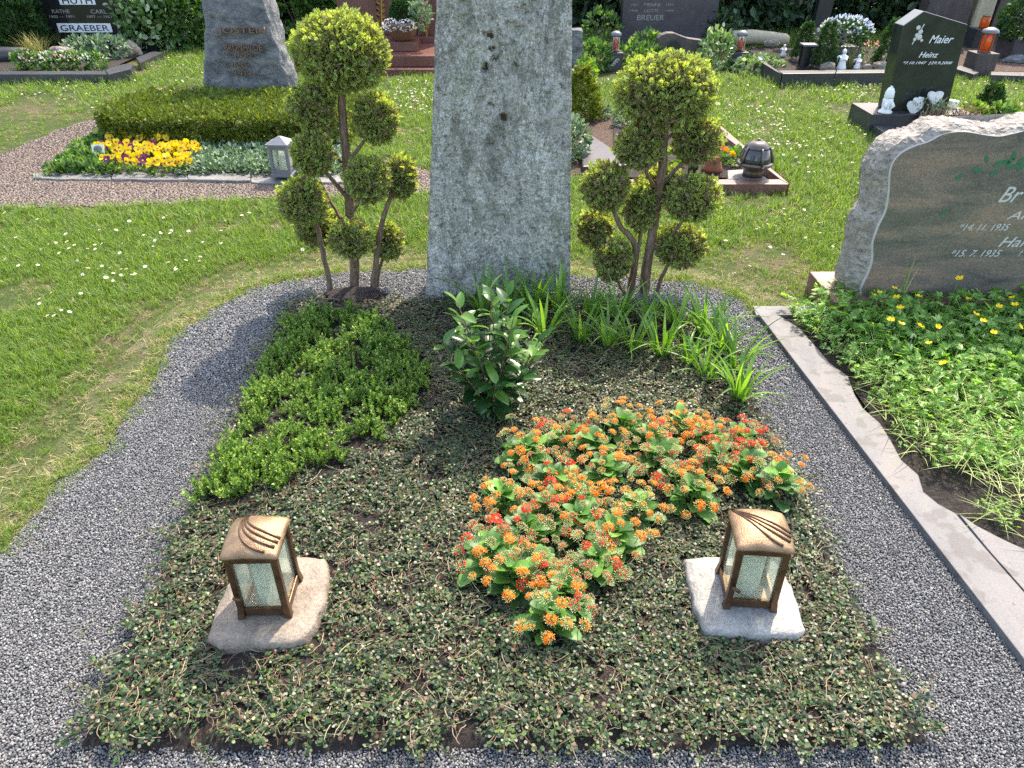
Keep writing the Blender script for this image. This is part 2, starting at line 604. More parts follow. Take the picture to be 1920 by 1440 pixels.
    M['stem'] = m_plain('green stem', (.10, .20, .05), .5, .4, 0, .2, 30, 0)
    # flowers
    M['orange'] = m_leaf('orange petal', [(0, (.80, .16, .008)), (1, (.95, .30, .012))], .5, .3, .3, (1.1, 1, .8))
    M['red'] = m_leaf('red petal', [(0, (.62, .018, .01)), (1, (.85, .05, .015))], .5, .3, .3, (1.1, 1, .8))
    M['bud'] = m_leaf('green flower bud', [(0, (.24, .36, .10)), (1, (.52, .56, .28))], .5, .3, .2)
    M['budtip_o'] = m_leaf('apricot bud tip', [(0, (.55, .46, .22)), (.6, (.72, .58, .34)), (1, (.85, .48, .22))], .5, .3, .2, (1.1, 1, .8))
    M['budtip_r'] = m_leaf('pink bud tip', [(0, (.48, .42, .22)), (.6, (.66, .46, .32)), (1, (.75, .22, .14))], .5, .3, .2, (1.1, 1, .8))
    M['yellow'] = m_leaf('yellow petal', [(0, (.80, .52, .008)), (1, (.92, .72, .02))], .4, .4, .3, (1.1, 1, .6))
    M['purple'] = m_leaf('purple petal', [(0, (.10, .012, .07)), (1, (.22, .03, .14))], .5, .3, .25)
    M['violet'] = m_leaf('violet petal', [(0, (.12, .05, .42)), (1, (.22, .12, .6))], .5, .3, .25)
    M['blue'] = m_leaf('pale blue petal', [(0, (.26, .32, .72)), (1, (.52, .58, .90))], .5, .3, .3)
    M['white'] = m_leaf('white petal', [(0, (.74, .74, .72)), (1, (.86, .86, .84))], .5, .3, .3, (1, 1, 1))
    M['pink'] = m_leaf('pink petal', [(0, (.75, .28, .30)), (1, (.88, .5, .48))], .5, .3, .3, (1, 1, 1))
    # wood, metal, glass
    t = NT('reddish bark')
    co = t.coord('Object', (6, 6, 1))
    n1 = t.noise(co, 14, 6, .7, .4)
    c = t.ramp(n1, [(.3, (.075, .05, .034)), (.55, (.21, .15, .105)), (.8, (.38, .30, .225))])
    c = t.mix(t.ramp(t.noise(t.coord(), 9, 3), [(.45, 0.), (.7, .6)]), c, (.16, .07, .035))
    M['bark'] = t.done(t.pbr(c, .85, .25, 0, t.bump(n1, .8, .012)))
    t = NT('patinated bronze')
    co = t.coord()
    n1 = t.noise(co, 30, 5, .65)
    c = t.ramp(n1, [(.3, (.21, .128, .072)), (.65, (.34, .225, .135))])
    pit = t.n('ShaderNodeTexVoronoi')
    pit.inputs['Scale'].default_value = 420
    t.l(co, pit.inputs['Vector'])
    M['bronze'] = t.done(t.pbr(c, t.ramp(n1, [(.3, .36), (.7, .52)]), .5, .72, t.bump(pit.outputs['Distance'], .35, .0025)))
    t = NT('smooth dark bronze')
    co = t.coord()
    n1 = t.noise(co, 40, 4)
    c = t.ramp(n1, [(.3, (.075, .042, .024)), (.7, (.17, .10, .058))])
    M['bronze_d'] = t.done(t.pbr(c, .38, .5, .75, t.bump(n1, .15, .003)))
    M['gunmetal'] = m_plain('dark bronze dome', (.13, .11, .10), .36, .5, .7, .3, 30, .15)
    M['greymetal'] = m_plain('grey painted metal', (.15, .155, .175), .5, .4, .2, .25, 40, .1)
    M['blackmetal'] = m_plain('black metal', (.018, .02, .022), .4, .5, .3, .3, 40, .1)
    M['goldmetal'] = m_plain('gilded bronze', (.48, .29, .09), .38, .5, .85, .3, 40, .1)
    M['bronzeletter'] = m_plain('bronze letter', (.19, .115, .075), .5, .4, .5, .3, 60, .1)
    t = NT('lantern glass')
    fr = t.n('ShaderNodeLayerWeight')
    fr.inputs[0].default_value = .12
    trn = t.n('ShaderNodeBsdfTransparent')
    trn.inputs[0].default_value = (.93, .96, .93, 1)
    gl = t.n('ShaderNodeBsdfGlossy')
    gl.inputs['Roughness'].default_value = .04
    dif = t.n('ShaderNodeBsdfDiffuse')
    dif.inputs[0].default_value = (.52, .58, .50, 1)
    film = t.ramp(t.noise(t.coord(), 14, 4), [(.35, .18), (.7, .46)])
    tl = t.n('ShaderNodeBsdfTranslucent')
    tl.inputs[0].default_value = (.80, .82, .76, 1)
    fm = t.n('ShaderNodeMixShader')
    fm.inputs[0].default_value = .7
    t.l(dif.outputs[0], fm.inputs[1]); t.l(tl.outputs[0], fm.inputs[2])
    m1 = t.n('ShaderNodeMixShader')
    t.l(film, m1.inputs[0]); t.l(trn.outputs[0], m1.inputs[1]); t.l(fm.outputs[0], m1.inputs[2])
    m2 = t.n('ShaderNodeMixShader')
    t.l(t.math('MULTIPLY', fr.outputs['Fresnel'], .0) if False else t.math('MULTIPLY', t.math('ADD', fr.outputs['Facing'], .05), .35), m2.inputs[0]); t.l(m1.outputs[0], m2.inputs[1]); t.l(gl.outputs[0], m2.inputs[2])
    M['glass'] = t.done(m2.outputs[0])
    t = NT('dark glass')
    M['darkglass'] = t.done(t.pbr((.05, .055, .06), .08, .6))
    M['redglass'] = m_leaf('red candle glass', [(0, (.55, .03, .015)), (1, (.70, .06, .02))], .15, .6, .4, (1.2, 1, 1))
    M['orangeglass'] = m_leaf('orange candle glass', [(0, (.75, .12, .015)), (1, (.85, .18, .02))], .15, .6, .4, (1.2, 1, 1))
    M['clearglass'] = M['glass']
    M['candle'] = m_leaf('milky candle tube', [(0, (.74, .78, .72)), (1, (.78, .82, .76))], .4, .4, .5, (1, 1, 1))
    M['wick'] = m_plain('sooty wax', (.03, .03, .025), .8)
    M['porcelain'] = m_plain('white glazed porcelain', (.78, .78, .76), .25, .5, 0, .04, 20, 0)
    M['terracotta'] = m_plain('terracotta', (.33, .115, .065), .75, .3, 0, .25, 12, .3)
    M['browncer'] = m_plain('brown glazed pot', (.15, .075, .045), .35, .5, 0, .35, 14, .3)
    # stone
    t = NT('weathered gneiss')
    co = t.coord()
    va = t.coord('Object', (1.9, 1.9, .55), (0, .5, 0))
    n1 = t.noise(va, 3.2, 8, .65, 1.1)
    c = t.ramp(n1, [(.28, (.20, .195, .17)), (.45, (.30, .295, .262)), (.62, (.41, .405, .365)), (.8, (.50, .49, .44))])
    lich = t.noise(t.coord('Object', (2.2, 2.2, .6)), 2.6, 5, .6, .4)
    c = t.mix(t.ramp(lich, [(.48, 0.), (.66, .45)]), c, (.24, .255, .17))
    vein = t.noise(t.coord('Object', (1, 1, .45), (0, .75, 0)), 5.0, 4, .55, 2.4)
    c = t.mix(t.ramp(vein, [(.44, 0.), (.5, .5), (.56, 0.)]), c, (.56, .56, .53))
    vein2 = t.noise(t.coord('Object', (1, 1, .4), (0, .6, 0), (3, 1, 7)), 4.0, 6, .6, 1.6)
    c = t.mix(t.ramp(vein2, [(.47, 0.), (.5, .5), (.525, 0.)]), c, (.07, .075, .06))
    fine = t.noise(co, 150, 5, .8)
    c = t.mix(.95, c, t.ramp(fine, [(.32, .06), (.68, .92)]), 'OVERLAY')
    f2 = t.noise(t.coord('Object', (1, 1, .7), (0, .5, 0)), 48, 5, .75)
    c = t.mix(t.ramp(f2, [(.53, 0.), (.63, .85)]), c, (.075, .073, .062))
    f3 = t.noise(t.coord('Object', (1, 1, .6), (0, .6, 0), (5, 0, 2)), 16, 6, .7, .8)
    c = t.mix(t.ramp(f3, [(.50, 0.), (.66, .6)]), c, (.14, .138, .112))
    c = t.mix(t.ramp(t.noise(t.coord('Object', (1, 1, 1), (0, 0, 0), (9, 0, 4)), 9, 5, .65, .6), [(.55, 0.), (.72, .5)]), c, (.56, .55, .51))
    M['gneiss'] = t.done(t.pbr(c, .75, .35, 0, t.bump(fine, .7, .006)))
    t = NT('rough rock')
    co = t.coord()
    n1 = t.noise(t.coord('Object', (1, 1, 1.6), (0, .5, 0)), 6, 8, .7, 1.2)
    c = t.ramp(n1, [(.3, (.07, .075, .085)), (.5, (.20, .205, .215)), (.7, (.38, .38, .38)), (.85, (.52, .52, .50))])
    M['rock'] = t.done(t.pbr(c, .8, .3, 0, t.bump(t.noise(co, 22, 7, .75), 1.0, .05)))
    t = NT('tan field stone')
    co = t.coord()
    n1 = t.noise(co, 9, 7, .7, .5)
    c = t.ramp(n1, [(.3, (.10, .08, .07)), (.5, (.26, .22, .18)), (.75, (.45, .40, .33))])
    c = t.mix(t.ramp(t.noise(co, 14, 3), [(.52, 0.), (.68, .6)]), c, (.30, .12, .07))
    M['fieldstone'] = t.done(t.pbr(c, .85, .3, 0, t.bump(t.noise(co, 30, 6, .7), .8, .02)))
    M['blackgranite'] = m_granite('polished black granite', (.008, .009, .010), (.018, .02, .022), (.05, .05, .05), 4, 200, .12, .5, .15, 0)
    M['greengranite'] = m_granite('polished dark granite', (.012, .017, .015), (.032, .042, .034), (.06, .065, .06), 5, 220, .13, .5, .15, 0)
    M['darkkerb'] = m_granite('dark granite kerb', (.020, .021, .026), (.045, .046, .052), (.09, .09, .09), 5, 200, .42, .5, .25, .1)
    M['redgranite'] = m_granite('red granite', (.105, .038, .030), (.19, .075, .058), (.04, .02, .018), 3, 130, .38, .45, .4, .05)
    M['brownkerb'] = m_granite('red brown granite kerb', (.13, .065, .052), (.24, .13, .105), (.06, .035, .03), 4, 150, .45, .4, .4, .08)
    M['brownstone'] = m_granite('dark brown stone', (.055, .042, .040), (.105, .082, .076), (.03, .025, .025), 4, 90, .6, .3, .3, .2)
    M['bluebrown'] = m_granite('smoky granite', (.038, .034, .042), (.075, .066, .074), (.03, .03, .03), 4, 120, .4, .4, .3, .1)
    # polished face of the headstone on the right: dark with rusty clouded bands, base colour lightened to stand in for sky reflection
    t = NT('polished multicolour granite')
    co = t.coord('Object', (.55, 1, 2.6), (0, .12, 0))
    n1 = t.noise(co, 3.0, 8, .62, .9)
    c = t.ramp(n1, [(.28, (.07, .064, .062)), (.42, (.13, .115, .10)), (.55, (.20, .155, .125)), (.66, (.30, .19, .14)), (.8, (.24, .185, .145))])
    vo = t.n('ShaderNodeTexVoronoi')
    vo.inputs['Scale'].default_value = 230
    t.l(t.coord(), vo.inputs['Vector'])
    c = t.mix(.5, c, t.ramp(vo.outputs['Color'], [(.1, .22), (.9, .78)]), 'OVERLAY')
    M['multicolour'] = t.done(t.pbr(c, .22, .5, 0, None))
    t = NT('chiselled stone edge')
    co = t.coord()
    n1 = t.noise(co, 26, 8, .75, .5)
    c = t.ramp(n1, [(.3, (.13, .115, .10)), (.5, (.32, .285, .25)), (.75, (.55, .50, .43))])
    c = t.mix(t.ramp(t.noise(co, 7, 4), [(.5, 0.), (.7, .4)]), c, (.22, .21, .17))
    M['chisel'] = t.done(t.pbr(c, .85, .3, 0, t.bump(n1, 1.0, .012)))
    M['honed'] = m_plain('honed stone line', (.42, .40, .37), .6, .4, 0, .15, 40, .1)
    t = NT('honed border slab')
    co = t.coord('Object', (1, 1, 1))
    n1 = t.noise(t.coord('Object', (2.2, .9, 1), (0, 0, .5)), 3.2, 7, .62, 1.0)
    c = t.ramp(n1, [(.3, (.095, .096, .102)), (.5, (.135, .132, .135)), (.68, (.165, .148, .142)), (.85, (.19, .186, .188))])
    blot = t.noise(co, 10, 3, .5, .3)
    c = t.mix(t.ramp(blot, [(.56, 0.), (.61, .6)]), c, (.075, .068, .064))
    dots = t.n('ShaderNodeTexVoronoi')
    dots.inputs['Scale'].default_value = 26
    t.l(co, dots.inputs['Vector'])
    c = t.mix(t.ramp(dots.outputs['Distance'], [(.10, .6), (.16, 0.)]), c, (.06, .056, .056))
    c = t.mix(.4, c, t.ramp(t.noise(co, 170, 4, .7), [(.3, .25), (.7, .75)]), 'OVERLAY')
    M['slab'] = t.done(t.pbr(c, .62, .3, 0, t.bump(t.noise(co, 90, 4), .15, .003)))
    for key, nm, a, b in (('slab_pink', 'rough pinkish flagstone', (.15, .115, .085), (.29, .235, .185)), ('slab_white', 'rough pale flagstone', (.20, .188, .168), (.38, .365, .335)), ('greystone', 'grey split stone', (.10, .097, .092), (.21, .203, .192))):
        t = NT(nm)
        co = t.coord()
        n1 = t.noise(co, 9, 7, .68, .6)
        c = t.ramp(n1, [(.3, a), (.7, b)])
        fine = t.noise(co, 110, 5, .75)
        c = t.mix(.6, c, t.ramp(fine, [(.3, .2), (.7, .8)]), 'OVERLAY')
        c = t.mix(t.ramp(t.noise(co, 30, 3), [(.62, 0.), (.75, .6)]), c, (.10, .085, .07))
        M[key] = t.done(t.pbr(c, .55, .45, 0, t.bump(t.noise(co, 35, 6, .7), .7, .012)))
    # lettering
    M['lettergrey'] = m_plain('silver lettering', (.52, .52, .50), .5, .4, .2, .1, 60, 0)
    M['letterwhite'] = m_plain('white lettering', (.68, .70, .72), .5, .4, 0, .05, 60, 0)
    M['letterdim'] = m_plain('worn lettering', (.24, .22, .21), .6, .3, 0, .2, 60, 0)
    M['navy'] = m_plain('dark blue ground', (.02, .025, .07), .4)
    M['leafpaint'] = m_plain('green engraved leaf', (.035, .14, .07), .4, .4, 0, .2, 30, 0)
    M['signwhite'] = m_plain('cream plant label', (.74, .72, .5), .5)
    M['lichenwood'] = m_plain('bleached wood', (.42, .36, .25), .8, .2, 0, .35, 25, .6)
    M['pitdark'] = m_plain('weathered cavity', (.055, .045, .03), .95, .1, 0, .5, 60, .6)
    return M
M = make_materials()

# ------------------------------------------------------------------ scattering (stuff only)
def scatter(name, pts, rot, scl, protos, rng, label, cat, weights=None, kind='stuff', parent=None):
    """one object: prototype meshes on given points"""
    n = len(pts)
    me = np_mesh(name, pts, [])
    a = me.attributes.new('rot', 'FLOAT_VECTOR', 'POINT')
    a.data.foreach_set('vector', np.asarray(rot, np.float32).ravel())
    a = me.attributes.new('scl', 'FLOAT', 'POINT')
    a.data.foreach_set('value', np.asarray(scl, np.float32))
    a = me.attributes.new('pick', 'INT', 'POINT')
    a.data.foreach_set('value', rng.choice(len(protos), n, p=weights).astype(np.int32))
    for pm in protos:
        for m in pm.materials:
            if m and m.name not in me.materials: me.materials.append(m)
    ob = add(name, me, parent)
    tag(ob, label, cat, None, kind)
    g = bpy.data.node_groups.new(name, 'GeometryNodeTree')
    g.interface.new_socket('Geometry', in_out='INPUT', socket_type='NodeSocketGeometry')
    g.interface.new_socket('Geometry', in_out='OUTPUT', socket_type='NodeSocketGeometry')
    N, L = g.nodes, g.links
    gi, go = N.new('NodeGroupInput'), N.new('NodeGroupOutput')
    def attr(nm, ty):
        q = N.new('GeometryNodeInputNamedAttribute')
        q.data_type = ty
        q.inputs[0].default_value = nm
        return q.outputs[0]
    ar, asc, ap = attr('rot', 'FLOAT_VECTOR'), attr('scl', 'FLOAT'), attr('pick', 'INT')
    e2r = N.new('FunctionNodeEulerToRotation')
    L.new(ar, e2r.inputs[0])
    join = N.new('GeometryNodeJoinGeometry')
    for k, pm in enumerate(protos):
        po = bpy.data.objects.new(name + '_source', pm)      # never linked to the scene
        oi = N.new('GeometryNodeObjectInfo')
        oi.inputs['Object'].default_value = po
        oi.inputs['As Instance'].default_value = True
        cmp_ = N.new('FunctionNodeCompare')
        cmp_.data_type = 'INT'
        cmp_.operation = 'EQUAL'
        ins = [s_ for s_ in cmp_.inputs if s_.type == 'INT']
        L.new(ap, ins[0])
        ins[1].default_value = k
        ip = N.new('GeometryNodeInstanceOnPoints')
        L.new(gi.outputs[0], ip.inputs['Points'])
        L.new(cmp_.outputs[0], ip.inputs['Selection'])
        L.new(oi.outputs['Geometry'], ip.inputs['Instance'])
        L.new(e2r.outputs[0], ip.inputs['Rotation'])
        L.new(asc, ip.inputs['Scale'])
        L.new(ip.outputs[0], join.inputs[0])
    L.new(join.outputs[0], go.inputs[0])
    md = ob.modifiers.new('scatter', 'NODES')
    md.node_group = g
    return ob

def blades(name, n, rad, h, w, bend, mat, rng, segs=3, flat=0.0):
    """a tuft of grass-like blades"""
    v, f4, f3 = [], [], []
    for i in range(n):
        a = rng.uniform(0, 2 * math.pi)
        r = rad * math.sqrt(rng.uniform())
        bx, by = r * math.cos(a), r * math.sin(a)
        da = rng.uniform(0, 2 * math.pi)
        hh = h * rng.uniform(.55, 1.15)
        bb = bend * rng.uniform(.2, 1.3)
        ww = w * rng.uniform(.7, 1.2) * .5
        dx, dy = math.cos(da), math.sin(da)
        o = len(v)
        for s in range(segs):
            t = s / segs
            off = hh * (flat * t + bb * t * t)
            z = hh * (t * (1 - flat * .8) - .35 * bb * t * t)
            k = ww * (1 - t * .75)
            x, y = bx + dx * off, by + dy * off
            v += [(x - dy * k, y + dx * k, z), (x + dy * k, y - dx * k, z)]
            if s: f4.append((o + 2 * s - 2, o + 2 * s - 1, o + 2 * s + 1, o + 2 * s))
        off = hh * (flat + bb)
        v.append((bx + dx * off, by + dy * off, hh * (1 - flat * .8 - .35 * bb)))
        f3.append((o + 2 * segs - 2, o + 2 * segs - 1, o + 2 * segs))
    return np_mesh(name, v, [np.array(f4), np.array(f3)], [mat])

def stone_mesh(name, mat, seed, sub=1, flat=.75, jit=.28):
    bm = bmesh.new()
    bmesh.ops.create_icosphere(bm, subdivisions=sub, radius=.5)
    r = random.Random(seed)
    for v in bm.verts:
        v.co *= 1 + r.uniform(-jit, jit)
        v.co.z *= flat
        v.co.x *= 1.15
    me = bpy.data.meshes.new(name)
    bm.to_mesh(me)
    bm.free()
    me.materials.append(mat)
    return me
def rock_mesh(name, mat, size, seed, sub=4, amp=.22, sc=2.2, flatbase=True):
    bm = bmesh.new()
    bmesh.ops.create_icosphere(bm, subdivisions=sub, radius=.5)
    o = Vector((seed * 3.1, seed * 1.7, seed * .9))
    for v in bm.verts:
        p = v.co.copy()
        k = 1 + amp * (noise.noise(p * sc + o) + .5 * noise.noise(p * sc * 2.3 + o) + .25 * noise.noise(p * sc * 6 + o))
        v.co = Vector((p.x * size[0], p.y * size[1], p.z * size[2])) * k
        if flatbase: v.co.z = max(v.co.z, -size[2] * .38)
    for f in bm.faces: f.smooth = False
    me = bpy.data.meshes.new(name)
    bm.to_mesh(me)
    bm.free()
    me.materials.append(mat)
    return me

# ------------------------------------------------------------------ ground
def sheet(name, poly, z, mat, label=None):
    n = len(poly)
    me = np_mesh(name, [(x, y, z) for x, y in poly], [])
    bm = bmesh.new()
    vs = [bm.verts.new((x, y, z)) for x, y in poly]
    es = [bm.edges.new((vs[i], vs[(i + 1) % n])) for i in range(n)]
    bmesh.ops.triangle_fill(bm, edges=es, use_beauty=True)
    for f in bm.faces:
        if f.normal.z < 0: f.normal_flip()
    bm.to_mesh(me)
    bm.free()
    me.materials.append(mat)
    o = add(name, me)
    return tag(o, label, None, None, 'structure')

# outlines traced on the ground plane
KERB_A, KERB_B = P(1411, 590), P(1920, 1265)          # outer edge of the border slabs on the right
def on_kerb(y):
    t = (y - KERB_A.y) / (KERB_B.y - KERB_A.y)
    return KERB_A.x + t * (KERB_B.x - KERB_A.x)
GRAVEL = [P2(*q) for q in ((0, 1050), (55, 985), (112, 905), (200, 850), (245, 765), (292, 712), (318, 640), (400, 585), (480, 540), (560, 524), (640, 514), (800, 506), (960, 510), (1085, 520), (1200, 524), (1300, 532), (1352, 548), (1392, 568))]
GRAVEL += [(KERB_A.x + .04, KERB_A.y - .02), (on_kerb(.15) + .04, .15), (-2.6, .15), (-2.3, .75), (-1.9, 1.15)]
GRAVEL = np.array(GRAVEL)
gravel_rough = rough_poly(GRAVEL, .03, .05, 3.0, skip=lambda p: p.x > .9 and p.y < 2.9)
BED = poly2([(155, 1408), (600, 1412), (1200, 1410), (1738, 1406), (1560, 1060), (1400, 742), (1380, 660), (1310, 605), (1180, 577), (1000, 573), (800, 572), (545, 572), (455, 760), (370, 940), (262, 1180)])
PATH = poly2([(-500, 440), (-500, 330), (0, 290), (95, 250), (168, 226), (215, 211), (245, 208), (190, 232), (160, 262), (90, 318), (75, 338), (520, 338), (640, 300), (760, 300), (830, 335), (830, 362), (640, 372), (480, 372), (330, 384), (150, 388), (0, 392)])
path_rough = rough_poly(PATH, .08, .05, 9.0)

lawn_me = np_mesh('lawn', [(-120, -40, 0), (120, -40, 0), (120, 200, 0), (-120, 200, 0)], [np.array([(0, 1, 2, 3)])], [M['lawn']])
tag(add('lawn', lawn_me), 'cemetery lawn of short bright green grass', None, None, 'structure')
# worn straw coloured margin round the gravel
edge = np.array([GRAVEL[i] for i in range(19)])
marg = []
for i, q in enumerate(edge):
    c = Vector((q[0] - .1, q[1] - 1.6, 0))
    d = Vector((q[0], q[1], 0)) - Vector((-.1, 1.7, 0))
    d.normalize()
    w = .22 + .12 * noise.noise(Vector((i * 1.7, 3, 0)))
    marg.append((q[0] + d.x * w, q[1] + d.y * w * .8))
MARGIN = np.array([(-2.6, .9), (-2.2, 1.3)] + marg + [(KERB_A.x + .3, KERB_A.y + .12), (KERB_A.x + .3, KERB_A.y - .05), (on_kerb(2), 2.0), (-1.0, 1.2)])
sheet('worn_turf', rough_poly(MARGIN, .06, .09, 5.0), .003, M['thatch'], 'worn strip of dry turf along the gravel edge')
sheet('gravel', gravel_rough, .007, M['gravelbed'], 'dark grey gravel strip laid round the planted grave')
sheet('gravel_path', path_rough, .004, M['path'], 'brown gravel path behind the lawn on the left')

# raised planting bed
def bed_surface():
    lo, hi = BED.min(0) - .03, BED.max(0) + .03
    st = .022
    gx = np.arange(lo[0], hi[0] + st, st)
    gy = np.arange(lo[1], hi[1] + st, st)
    X, Y = np.meshgrid(gx, gy)
    p = np.stack([X.ravel(), Y.ravel()], 1)
    d = edgedist(p, BED)
    ins = inpoly(p, BED)
    d = np.where(ins, d, -d)
    nz = vnoise(p, 14, 2.0) * .8 + vnoise(p, 40, 5.0) * .7 + vnoise(p, 90, 1.0) * .5
    z = .008 + .030 * np.clip((d + .010 + nz * .016) / .04, 0, 1) + np.where(d > .02, .008 * nz + .006 * vnoise(p, 3, 8.0), 0)
    z = np.where(d < -.012, -.02, z)
    V = np.stack([p[:, 0], p[:, 1], z], 1)
    nx, ny = len(gx), len(gy)
    i = np.arange(nx * ny).reshape(ny, nx)
    Fq = np.stack([i[:-1, :-1].ravel(), i[:-1, 1:].ravel(), i[1:, 1:].ravel(), i[1:, :-1].ravel()], 1)
    keep = (d[Fq] > -.03).any(1)
    me = np_mesh('planting_soil', V, [Fq[keep]], [M['soil']], smooth=True)
    tag(add('planting_soil', me), 'dark soil of the raised planted grave bed', None, None, 'structure')
bed_surface()
BZ = .042    # height of the bed

# ---- grey chippings
rng = np.random.default_rng(11)
near_g = jgrid(GRAVEL, .0052, rng)
near_g = near_g[inview(near_g, .3) & ((~inpoly(near_g, BED)) | (edgedist(near_g, BED) < .006))]
keep = edgedist(near_g, gravel_rough) > .004
gin = inpoly(near_g, gravel_rough)
near_g = near_g[keep & gin]
far = near_g[:, 1] > 2.4
near_g = near_g[~far | (rng.uniform(size=len(far)) < .62)]
n = len(near_g)
und = vnoise(near_g, 5, 1.0) * .006
pts = np.concatenate([near_g, (.009 + rng.uniform(0, .005, n) + und * .5)[:, None]], 1)
# stray chips kicked out over the turf
stray = near_g[rng.integers(0, n, 9000)] + rng.normal(0, .075, (9000, 2))
stray = stray[~inpoly(stray, GRAVEL) & (stray[:, 0] < 1.0) & ~inpoly(stray, BED)]
pts = np.concatenate([pts, np.concatenate([stray, np.full((len(stray), 1), .008)], 1)])
n = len(pts)
scl = rng.uniform(.0045, .0080, n) * np.where(pts[:, 1] > 2.4, 1.3, 1.0)
chips = [stone_mesh('chipping_%d' % i, M['chip'], i, 1, .7) for i in range(5)]
scatter('gravel_chippings', pts, rng.uniform(-3.1, 3.1, (n, 3)), scl, chips, rng, 'loose grey basalt chippings covering the strip round the grave', 'gravel')

# ---- brown path pebbles
pp = jgrid(PATH, .019, rng)
pp = pp[inview(pp, .6) & inpoly(pp, path_rough)]
n = len(pp)
pebs = [stone_mesh('pebble_%d' % i, M['pebble'], 20 + i, 1, .7) for i in range(4)]
scatter('path_pebbles', np.concatenate([pp, np.full((n, 1), .006)], 1), rng.uniform(-3, 3, (n, 3)), rng.uniform(.006, .0135, n), pebs, rng, 'small brown stones strewn over the gravel path', 'gravel')

# ---- grass
WEEDS = poly2([(1470, 592), (1530, 650), (1592, 712), (1650, 792), (1682, 850), (1730, 922), (1792, 962), (1862, 1002), (1925, 1035), (2500, 1280), (3000, 1000), (2450, 640), (2300, 560), (1560, 570)], .03)
G_GRAEBER = poly2([(-160, 142), (245, 142), (305, 95), (290, 70), (-160, 75)])
G_JOSTEN = poly2([(75, 345), (640, 345), (640, 165), (330, 165), (235, 195), (165, 255)])
G_RED = poly2([(590, 143), (830, 143), (830, 70), (590, 70)])
G_DOME = poly2([(1130, 352), (1482, 352), (1345, 240), (1130, 215)])
G_MID = poly2([(1075, 330), (1200, 330), (1150, 235), (1080, 200)])
G_BREUER = poly2([(1080, 158), (1270, 140), (1445, 140), (1500, 100), (1090, 95)])
G_BLUE = poly2([(1475, 152), (1680, 152), (1700, 90), (1400, 90)])
G_MAIER = poly2([(1612, 235), (1690, 285), (1900, 285), (1835, 215), (1660, 212)])
G_RIGHT = poly2([(1790, 150), (2100, 150), (2100, 80), (1780, 80)])
BLOCK = [GRAVEL, PATH, G_GRAEBER, G_JOSTEN, G_RED, G_DOME, G_MID, G_BREUER, G_BLUE, G_MAIER, G_RIGHT, poly2([(1411, 592), (1411, 573), (1560, 573), (2400, 573), (2600, 1400), (1925, 1265)])]
LAWN = np.array([(-3.2, .8), (-11, 13), (11, 13), (3.6, 1.5)])
def lawn_points(y0, y1, step, rng, pad=.4):
    p = jgrid(LAWN, step, rng)
    p = p[(p[:, 1] >= y0) & (p[:, 1] < y1)]
    p = p[inview(p, pad)]
    ok = np.ones(len(p), bool)
    for b in BLOCK:
        ok &= ~inpoly(p, b)
    return p[ok]
